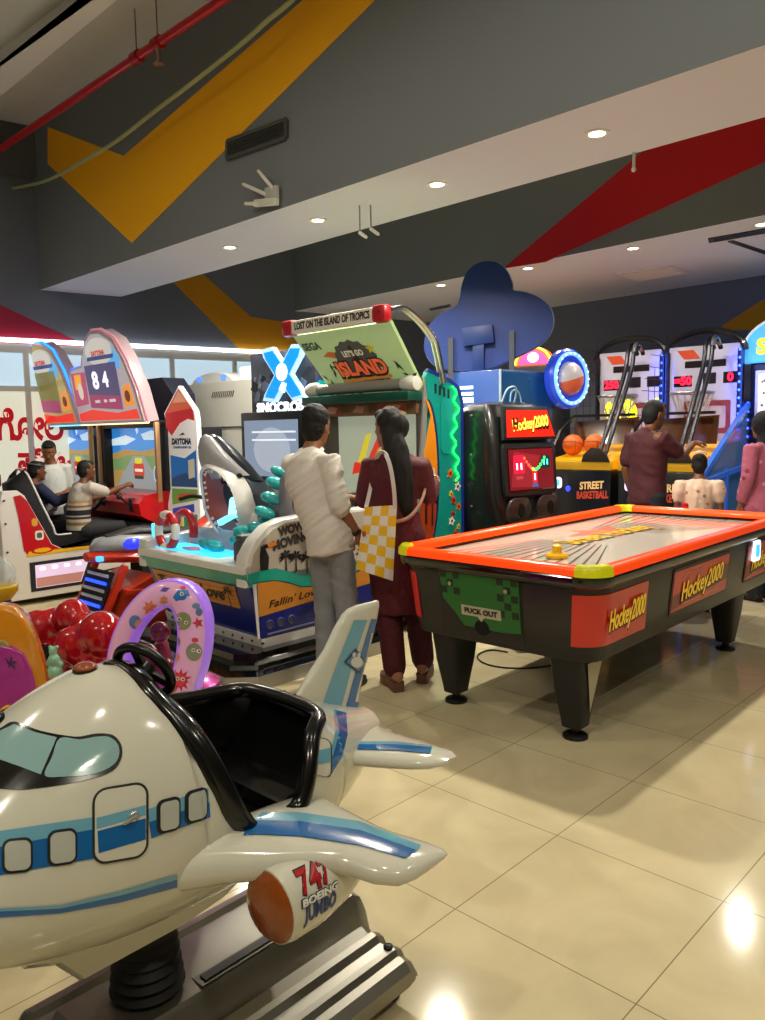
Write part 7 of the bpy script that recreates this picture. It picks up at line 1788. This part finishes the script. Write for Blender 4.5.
# ---- children in the racing seats
def seated(name_label, loc, rz, H, shirt, pants, skin, dark=False, wheel=None):
    k = H/1.7; J = joints(H)
    t = thing('person', name_label, 'person', loc, rz)
    sz = .56
    J['pelvis'] = V((0, 0, sz+.08)); J['hipL'] = V((-.08, .02, sz+.04)); J['hipR'] = V((.08, .02, sz+.04)); J['waist'] = V((0, -.0, sz+.20)); J['chest'] = V((0, .03, sz+.34)); J['collar'] = V((0, .06, sz+.455)); J['neck'] = V((0, .075, sz+.505)); J['head'] = V((0, .105, sz+.60))
    J['shL'] = V((-.135, .06, sz+.445)); J['shR'] = V((.135, .06, sz+.445)); J['elL'] = V((-.17, .20, sz+.30)); J['elR'] = V((.17, .20, sz+.30)); J['wrL'] = V((-.12, .41, sz+.36)); J['wrR'] = V((.12, .41, sz+.36))
    if wheel: J['elR'] = V((.15, .24, sz+.38)); J['wrR'] = V((.10, .46, sz+.44))
    J['handL'] = V((.3, .9, .2)); J['handR'] = V((-.3, .9, .2)); J['palmL'] = V((.6, .5, -.5)); J['palmR'] = V((-.6, .5, -.5)); J['look'] = V((.05, 1, -.12))
    J['knL'] = V((-.10, .38, sz+.04)); J['knR'] = V((.10, .38, sz+.04)); J['anL'] = V((-.10, .50, sz-.26)); J['anR'] = V((.10, .50, sz-.26))
    P = body(t, J, H, skin, .98, .8, .8)
    m = MB(); torso(m, J, k, 1, [(J['pelvis']-V((0, 0, .05)), .175, .145), (J['pelvis']+V((0, 0, .02)), .170, .140), (J['waist'], .165, .132), (J['chest'], .172, .135), (J['collar']*.7+J['chest']*.3, .170, .115), (J['collar'], .125, .088), (J['neck']*.4+J['collar']*.6, .075, .07)])
    sleeve(m, J, 'L', k, .8 if not dark else 1.0, .075, .068, .05, .0 if not dark else .8); sleeve(m, J, 'R', k, .8 if not dark else 1.0, .075, .068, .05, .0 if not dark else .8)
    sh = cloth('t_shirt' if not dark else 'jacket', t, shirt, m)
    if not dark:
        for (z, h, c) in ((.10, .030, '#8a6a3a'), (.155, .022, '#3a2a2a'), (.205, .05, '#20222c'), (.265, .02, '#8c5a3c'), (.31, .022, '#b89a5a')):
            me = sh.data; b = BVHTree.FromPolygons([v.co for v in me.vertices], [list(p.vertices) for p in me.polygons]); m = MB(); rows = []
            for zz in (sz+z-h/2, sz+z+h/2):
                row_ = []
                for q in range(40):
                    a = 2*PI*q/40; o_ = V((math.cos(a), math.sin(a), 0)); cc = V((0, .02, zz)); loc, n, i, _ = b.ray_cast(cc, o_)
                    row_.append((loc if loc is not None else cc+o_*.1)+o_*.002)
                rows.append(row_)
            m.loft(rows, caps=False); m.build('shirt_stripe', M(c, .8), sh)
    m = MB(); torso(m, J, k, 1, [(J['pelvis']-V((0, 0, .085)), .13, .11), (J['pelvis']-V((0, 0, .03)), .16, .14), (J['pelvis']+V((0, 0, .02)), .155, .13)]); leg(m, J, 'L', k); leg(m, J, 'R', k); cloth('trousers', t, pants, m)
    for s in 'LR':
        td = V((0, 1, 0)); a = J['an'+s]; m = MB(); m.capsule([a+V((0, -.03, -.045)), a+V((0, .06, -.05)), a+V((0, .14, -.055))], [.036, .038, .030], 14, 3); m.build('shoe', M('#1d1c1c', .6), t)
    m = MB(); hair_mass(m, P, k); cloth('hair', t, HAIR, m, .007, 2)
    return t, P, k
p = row(-3.52, .47); t_, P_, k_ = seated('boy in a white striped T-shirt gripping the steering wheel of the nearer racing game', (p.x, p.y, 0), ROW_RZ, 1.36, M('#b9b3ac', .8, bump=.3, bscale=24), M('#26272c', .85), SK2, wheel=True)
p = row(-3.90, .15); t_, P_, k_ = seated('child in dark clothes with a grey head band, seated just behind the boy in stripes', (p.x, p.y, 0), ROW_RZ, 1.36, M('#1a2140', .8, bump=.3, bscale=24), M('#1c1d22', .85), SK2, dark=True)
m = MB(); m.tube([P_(.088*math.cos(a), -.018+.098*math.sin(a), .075-.02*math.sin(a)) for a in [2*PI*q/24 for q in range(24)]], .010, 8, closed=True); m.build('head_band', M('#4a4a4c', .5), t_)

# ---- youth in a white shirt standing behind the far racing game
def youth():
    H = 1.46; k = H/1.7; J = joints(H)
    p = at(52, 500, 7.9)
    t = thing('person', 'youth in a white shirt with bowed head standing before the red lettered shop front', 'person', (p.x, p.y, 0), R(200))
    J['look'] = V((.1, 1, -.55)); J['headup'] = V((0, .45, 1)); J['head'] = J['head']+V((0, .03, -.01))
    J['wrL'] = V((-.12, .26, .93)); J['wrR'] = V((.12, .26, .93)); J['handL'] = V((.6, .7, 0)); J['handR'] = V((-.6, .7, 0)); J['palmL'] = V((0, 0, -1)); J['palmR'] = V((0, 0, -1))
    P = body(t, J, H, SK, .95)
    m = MB(); torso(m, J, k, 1, [(V((0, 0, .70)), .17, .14), (J['pelvis'], .17, .138), (J['waist'], .16, .13), (J['chest'], .175, .132), (J['collar']*.7+J['chest']*.3, .175, .112), (J['collar'], .13, .088), (J['neck']*.4+J['collar']*.6, .076, .07)])
    sleeve(m, J, 'L', k, .85, .074, .066); sleeve(m, J, 'R', k, .85, .074, .066); cloth('shirt', t, M('#d3d8d6', .8, bump=.3, bscale=24), m)
    m = MB(); torso(m, J, k, 1, [(V((0, 0, .66)), .12, .11), (V((0, 0, .74)), .16, .13), (V((0, 0, .80)), .155, .125)]); leg(m, J, 'L', k); leg(m, J, 'R', k); cloth('trousers', t, M('#2a2c34', .85), m)
    for s in 'LR': shoe(t, J, s, k, M('#242222', .6))
    m = MB(); hair_mass(m, P, k); cloth('hair', t, HAIR, m, .007, 2)
    return t
youth()
# ================================================================ CEILING FITTINGS, SIGN LETTERS
def face_pt(x, y, off=0.0): return on_plane(x, y, p1, nB)+nB*off
# red letters on the shop front
def kn(s, px0, px1, yc, h):
    a = on_plane(px0, yc, wp(0, 1, .03), nL); b = on_plane(px1, yc, wp(0, 1, .03), nL); c = (a+b)/2
    return text('shop_sign_letters', s, M('#d01828', .5, emit=.25), None, c, b-a, Z, h, .006, bold=.05, width=(b-a).length, lift=.0)
for (s, x0, x1, y, h, lab) in (('\u0c97\u0ccb\u0cb2\u0ccd', -4, 72, 428, .30, 'upper row of large red letters on the pale shop front'), ('\u0caa\u0cbf\u0c82\u0c9f', 18, 74, 462, .26, 'lower row of red letters on the pale shop front, behind the drivers')):
    o = kn(s, x0, x1, y, h); tag(o, lab, 'sign letters')
    if not len(o.data.vertices): print('NO GLYPHS', s)
# slotted air grille on the beam
c = [face_pt(*p) for p in ((229, 142), (288, 120), (288, 138), (229, 159))]
t = thing('air_grille', 'long dark slotted air grille in the grey beam beside the yellow painted stripe', 'air vent', tuple((c[0]+c[2])/2), 0)
bpy.context.view_layer.update(); inv = t.matrix_world.inverted(); L_ = [inv @ q for q in c]
m = MB(); off = nB*.012
a = m.verts([q+off for q in L_]); b = m.verts([q-nB*.004 for q in L_]); m.bm.faces.new(a); m.bm.faces.new(list(reversed(b)))
for i in range(4): m.bm.faces.new((a[i], b[i], b[(i+1) % 4], a[(i+1) % 4]))
m.build('back_plate', M('#1c1d1c', .7), t, smooth=False)
for k in range(7):
    f = (k+.5)/7; m = MB(); m.bar(L_[0].lerp(L_[3], f)+nB*.018, L_[1].lerp(L_[2], f)+nB*.018, .012, .014, up=nB); m.build('slat', M('#3f413f', .5, metal=.3), t)
for (i, j) in ((0, 1), (1, 2), (2, 3), (3, 0)):
    m = MB(); m.bar(L_[i]+nB*.018, L_[j]+nB*.018, .03, .02, up=nB); m.build('frame', M('#4a4c4a', .5), t)
# wireless router with three raised aerials
def P(x, y, off): return inv2 @ face_pt(x, y, off)
o_ = face_pt(276, 196, .02); t = thing('router', 'small white router with raised aerials fixed to the grey beam, below the air grille', 'router', tuple(o_), 0)
bpy.context.view_layer.update(); inv2 = t.matrix_world.inverted()
m = MB(); m.bar(P(277, 188, .05), P(277, 206, .05), .14, .04, up=nB, bevel=.008); bx = m.build('case', M('#b9b9b4', .4), t)
m = MB(); m.bar(P(262, 205, .06), P(283, 203, .06), .05, .05, up=nB, bevel=.006); m.build('bracket', M('#d8d6cc', .4), t)
for (x0, y0, x1, y1) in ((279, 190, 269, 174), (272, 196, 254, 187), (272, 205, 256, 206)):
    m = MB(); m.capsule([P(x0, y0, .06), P(x1, y1, .10)], [.016, .013], 8, 2); m.build('aerial', M('#e2dfd4', .4), t)
# two thin white aerials hanging below the beam further right, and a short one
def soff(x, y, z=SOFF): return ground(x, y, z)
q0 = soff(372, 205); t = thing('aerial_pair', 'pair of short white aerials hanging under the far edge of the beam soffit', 'aerial', (q0.x, q0.y, SOFF), 0)
D = q0.y
for (x0, y0, x1, y1) in ((360, 233, 366, 237), (371, 229, 378, 234)):
    a_ = at(x0, y0, D); b_ = at(x1, y1, D); m = MB(); m.capsule([a_-q0+V((0, 0, q0.z-SOFF)), b_-q0+V((0, 0, q0.z-SOFF))], [.014, .012], 8, 2); m.build('aerial_rod', M('#dcdad2', .4), t)
    m = MB(); m.cyl(a_-q0, V((a_.x-q0.x, a_.y-q0.y, 0)), .006, n=8); m.build('hanger', M('#8a8a88', .5), t)
q0 = soff(634, 152); a_ = at(634, 160, q0.y); t = thing('ceiling_hook', 'tiny white hook under the beam soffit, right of the brightest downlight', 'hook', (q0.x, q0.y, SOFF), 0)
m = MB(); m.cyl((0, 0, 0), (0, 0, -.10), .010, n=8); m.build('hook_rod', M('#d8d6ce', .4), t); m = MB(); m.ball((0, 0, -.105), .016, 8, 6); m.build('hook_tip', M('#d8d6ce', .4), t)
# square air grille and slot diffusers in the rear ceiling
def ceil_quad(name, lab, px, cat, frame_c, core_c, slats=0):
    pts = [ground(x, y, SOFF) for (x, y) in px]; c = sum(pts, V((0, 0, 0)))/4
    t = thing(name, lab, cat, (c.x, c.y, SOFF), 0); L = [V((p.x-c.x, p.y-c.y, 0)) for p in pts]
    m = MB(); a = m.verts([q+V((0, 0, -.012)) for q in L]); b = m.verts([q+V((0, 0, -.0)) for q in L]); m.bm.faces.new(a); m.bm.faces.new(list(reversed(b)))
    for i in range(4): m.bm.faces.new((a[i], b[i], b[(i+1) % 4], a[(i+1) % 4]))
    m.build('frame', M(frame_c, .5), t, smooth=False)
    m = MB(); m.face([q*.86+V((0, 0, -.014)) for q in L]); m.build('core', M(core_c, .6), t, smooth=False)
    for k in range(slats):
        f = (k+.5)/slats; m = MB(); m.bar((L[0].lerp(L[3], f))*.86+V((0, 0, -.018)), (L[1].lerp(L[2], f))*.86+V((0, 0, -.018)), .02, .008); m.build('slat', M('#efe6e4', .5), t)
ceil_quad('ceiling_grille', 'square pale air grille set in the rear ceiling above the hoop machines', [(616, 273), (672, 266), (690, 272), (636, 281)], 'air vent', '#e8e4e4', '#d0c6c6', 6)
ceil_quad('slot_diffuser', 'long dark slot in the rear ceiling, nearer to the beam', [(708, 238), (790, 224), (790, 228), (709, 242)], 'air vent', '#3a3c40', '#17181a')
ceil_quad('slot_diffuser', 'short dark slot in the rear ceiling running towards the football machine', [(728, 241), (733, 240), (800, 262), (796, 264)], 'air vent', '#3a3c40', '#17181a')
ceil_quad('slot_diffuser', 'small dark slot in the rear ceiling at the left of the blue cloud board', [(429, 308), (450, 304), (451, 306), (430, 310)], 'air vent', '#8a888c', '#4a4a4e')
# red sprinkler pipe under the upper ceiling
zp = 4.62; a_ = ground(-40, 176, zp); b_ = ground(225, -2, zp); d = (b_-a_).normalized(); c_ = b_+d*3
t = thing('sprinkler_pipe', 'red sprinkler pipe running diagonally under the upper ceiling', 'pipe', tuple(a_), 0)
m = MB(); m.cyl((0, 0, 0), c_-a_, .035, n=16); pp = m.build('pipe', M('#c01c28', .35, coat=.2), t)
for (x, y) in ((160, 44), (128, 54)):
    s_ = ground(x, y, zp)-a_; f = s_.dot(d); s_ = d*f
    m = MB(); m.cyl(s_-d*.05, s_+d*.05, .05, n=16); m.build('pipe_coupling', M('#a81822', .4), t)
    if x == 160:
        m = MB(); m.lathe([(.0, -.17), (.045, -.165), (.045, -.155), (.012, -.15), (.016, -.10), (.022, -.07), (.022, -.02), (0, -.0)], s_, n=14); m.build('sprinkler_head', M('#9a8a80', .35, metal=.7), t)
    m = MB(); m.cyl(s_+V((0, 0, .03)), V((s_.x, s_.y, TOP-zp)), .006, n=8); m.build('hanger_rod', M('#6a6a68', .5), t)
# pale green cable sagging across the beam
pts = [on_plane(x, y, p1+nB*.22, nB) for (x, y) in ((-60, 196), (-20, 193), (0, 190), (25, 186), (50, 179), (85, 160), (118, 140), (150, 115), (192, 83), (240, 45), (268, 20), (290, 2), (330, -40))]
m = MB(); m.tube(spline(pts, 6), .017, 8); tag(m.build('hanging_cable', M('#a8b07c', .5)), 'pale green cable sagging across the beam below the red pipe', 'cable')
P_BIG = 230; P_SMALL = 115
HALL = [(-1.6, -1.2, 215), (1.8, -1.0, 185), (.2, 1.2, 100), (3.2, 2.0, 70), (-3.6, 2.6, 150)]
# ================================================================ LAMPS
def spot(loc, power, col=(1, .86, .62), ang=150, blend=.6, r=.05, aim=None):
    l = bpy.data.lights.new('ceiling_lamp', 'SPOT'); l.energy = power; l.color = col; l.spot_size = R(ang); l.spot_blend = blend; l.shadow_soft_size = r
    o = bpy.data.objects.new('ceiling_lamp', l); COL.objects.link(o); o.location = loc
    return o
def area(loc, power, sx, sy, col=(1, .9, .75), rot=(0, 0, 0)):
    l = bpy.data.lights.new('ceiling_panel_lamp', 'AREA'); l.energy = power; l.color = col; l.shape = 'RECTANGLE'; l.size = sx; l.size_y = sy
    o = bpy.data.objects.new('ceiling_panel_lamp', l); COL.objects.link(o); o.location = loc; o.rotation_euler = rot
    return o
DL = [  # pixel, which soffit, label
 (597, 133, 'recessed round downlight in the beam soffit, the brightest and nearest one'),
 (437, 184, 'recessed round downlight in the beam soffit, second from the brightest one'),
 (318, 220, 'recessed round downlight in the beam soffit, third from the brightest one'),
 (230, 247, 'recessed round downlight at the far left end of the beam soffit'),
 (633, 248, 'small downlight in the rear ceiling, near the square air grille'),
 (528, 268, 'small downlight in the rear ceiling, just above the right edge of the blue sign'),
 (441, 285, 'small downlight in the rear ceiling, left of the blue sign'),
 (762, 224, 'small downlight in the rear ceiling, cut by the right picture edge'),
 (572, 306, 'tiny downlight by the rear wall, right of the blue sign'),
 (657, 295, 'tiny downlight by the rear wall, under the square air grille'),
 (741, 283, 'tiny downlight by the rear wall, above the football machine'),
]
for (x, y, lab) in DL:
    p = ground(x, y, SOFF)
    big = y < 250 and x < 620
    t = thing('downlight', lab, 'ceiling light', (p.x, p.y, SOFF), 0, 'downlights in the beam soffit' if big else 'downlights in the rear ceiling')
    m = MB(); m.lathe([(.075, 0), (.075, -.006), (.05, -.008), (.047, 0)], n=28); m.build('trim_ring', M('#e6e6e2', .4), t)
    m = MB(); m.lathe([(.0, -.003), (.047, -.003), (.047, .0)], n=24); m.build('lamp_lens', M('#fff3d0', .3, emit=14), t)
    spot((p.x, p.y, SOFF-.02), P_BIG if big else P_SMALL, (1, .92, .76) if big else (1, .93, .82))
# the hall's other lamps, over and behind the photographer
for (x, y, pw) in HALL: spot((x, y, TOP-.05), pw, (1, .92, .76), 174, .3, .08)
# blue light strips beside the hoop boards
for (h_, ) in ((h1,), (h2,)):
    p = h_.matrix_world @ Vector((.40, HD-.08, 1.8)); l = bpy.data.lights.new('blue_strip_lamp', 'AREA'); l.shape = 'RECTANGLE'; l.size = .05; l.size_y = 1.0; l.energy = 3; l.color = (.06, .12, 1)
    o = bpy.data.objects.new('blue_strip_lamp', l); COL.objects.link(o); o.location = p; o.rotation_euler = (R(90), 0, HOOP_RZ)
# ---------------------------------------------------------------- camera, world, view
cd = bpy.data.cameras.new('camera'); cam = bpy.data.objects.new('camera', cd); COL.objects.link(cam)
cd.sensor_fit = 'VERTICAL'; cd.sensor_height = 36.0; cd.lens = 36.0*FPX/1020.0
cd.clip_start = .05; cd.clip_end = 100
mt = Matrix((_r, _u, -_f)).transposed().to_4x4(); mt.translation = CAM
cam.matrix_world = mt
sc.camera = cam
w = bpy.data.worlds.new('world'); sc.world = w; w.use_nodes = True
w.node_tree.nodes['Background'].inputs[0].default_value = (.55, .6, .7, 1)
w.node_tree.nodes['Background'].inputs[1].default_value = WORLD_STRENGTH
vs = sc.view_settings
sc.display_settings.display_device = 'sRGB'
vs.view_transform = 'Standard'; vs.look = 'None'; vs.gamma = 1.0; vs.exposure = EXPOSURE; vs.use_curve_mapping = False
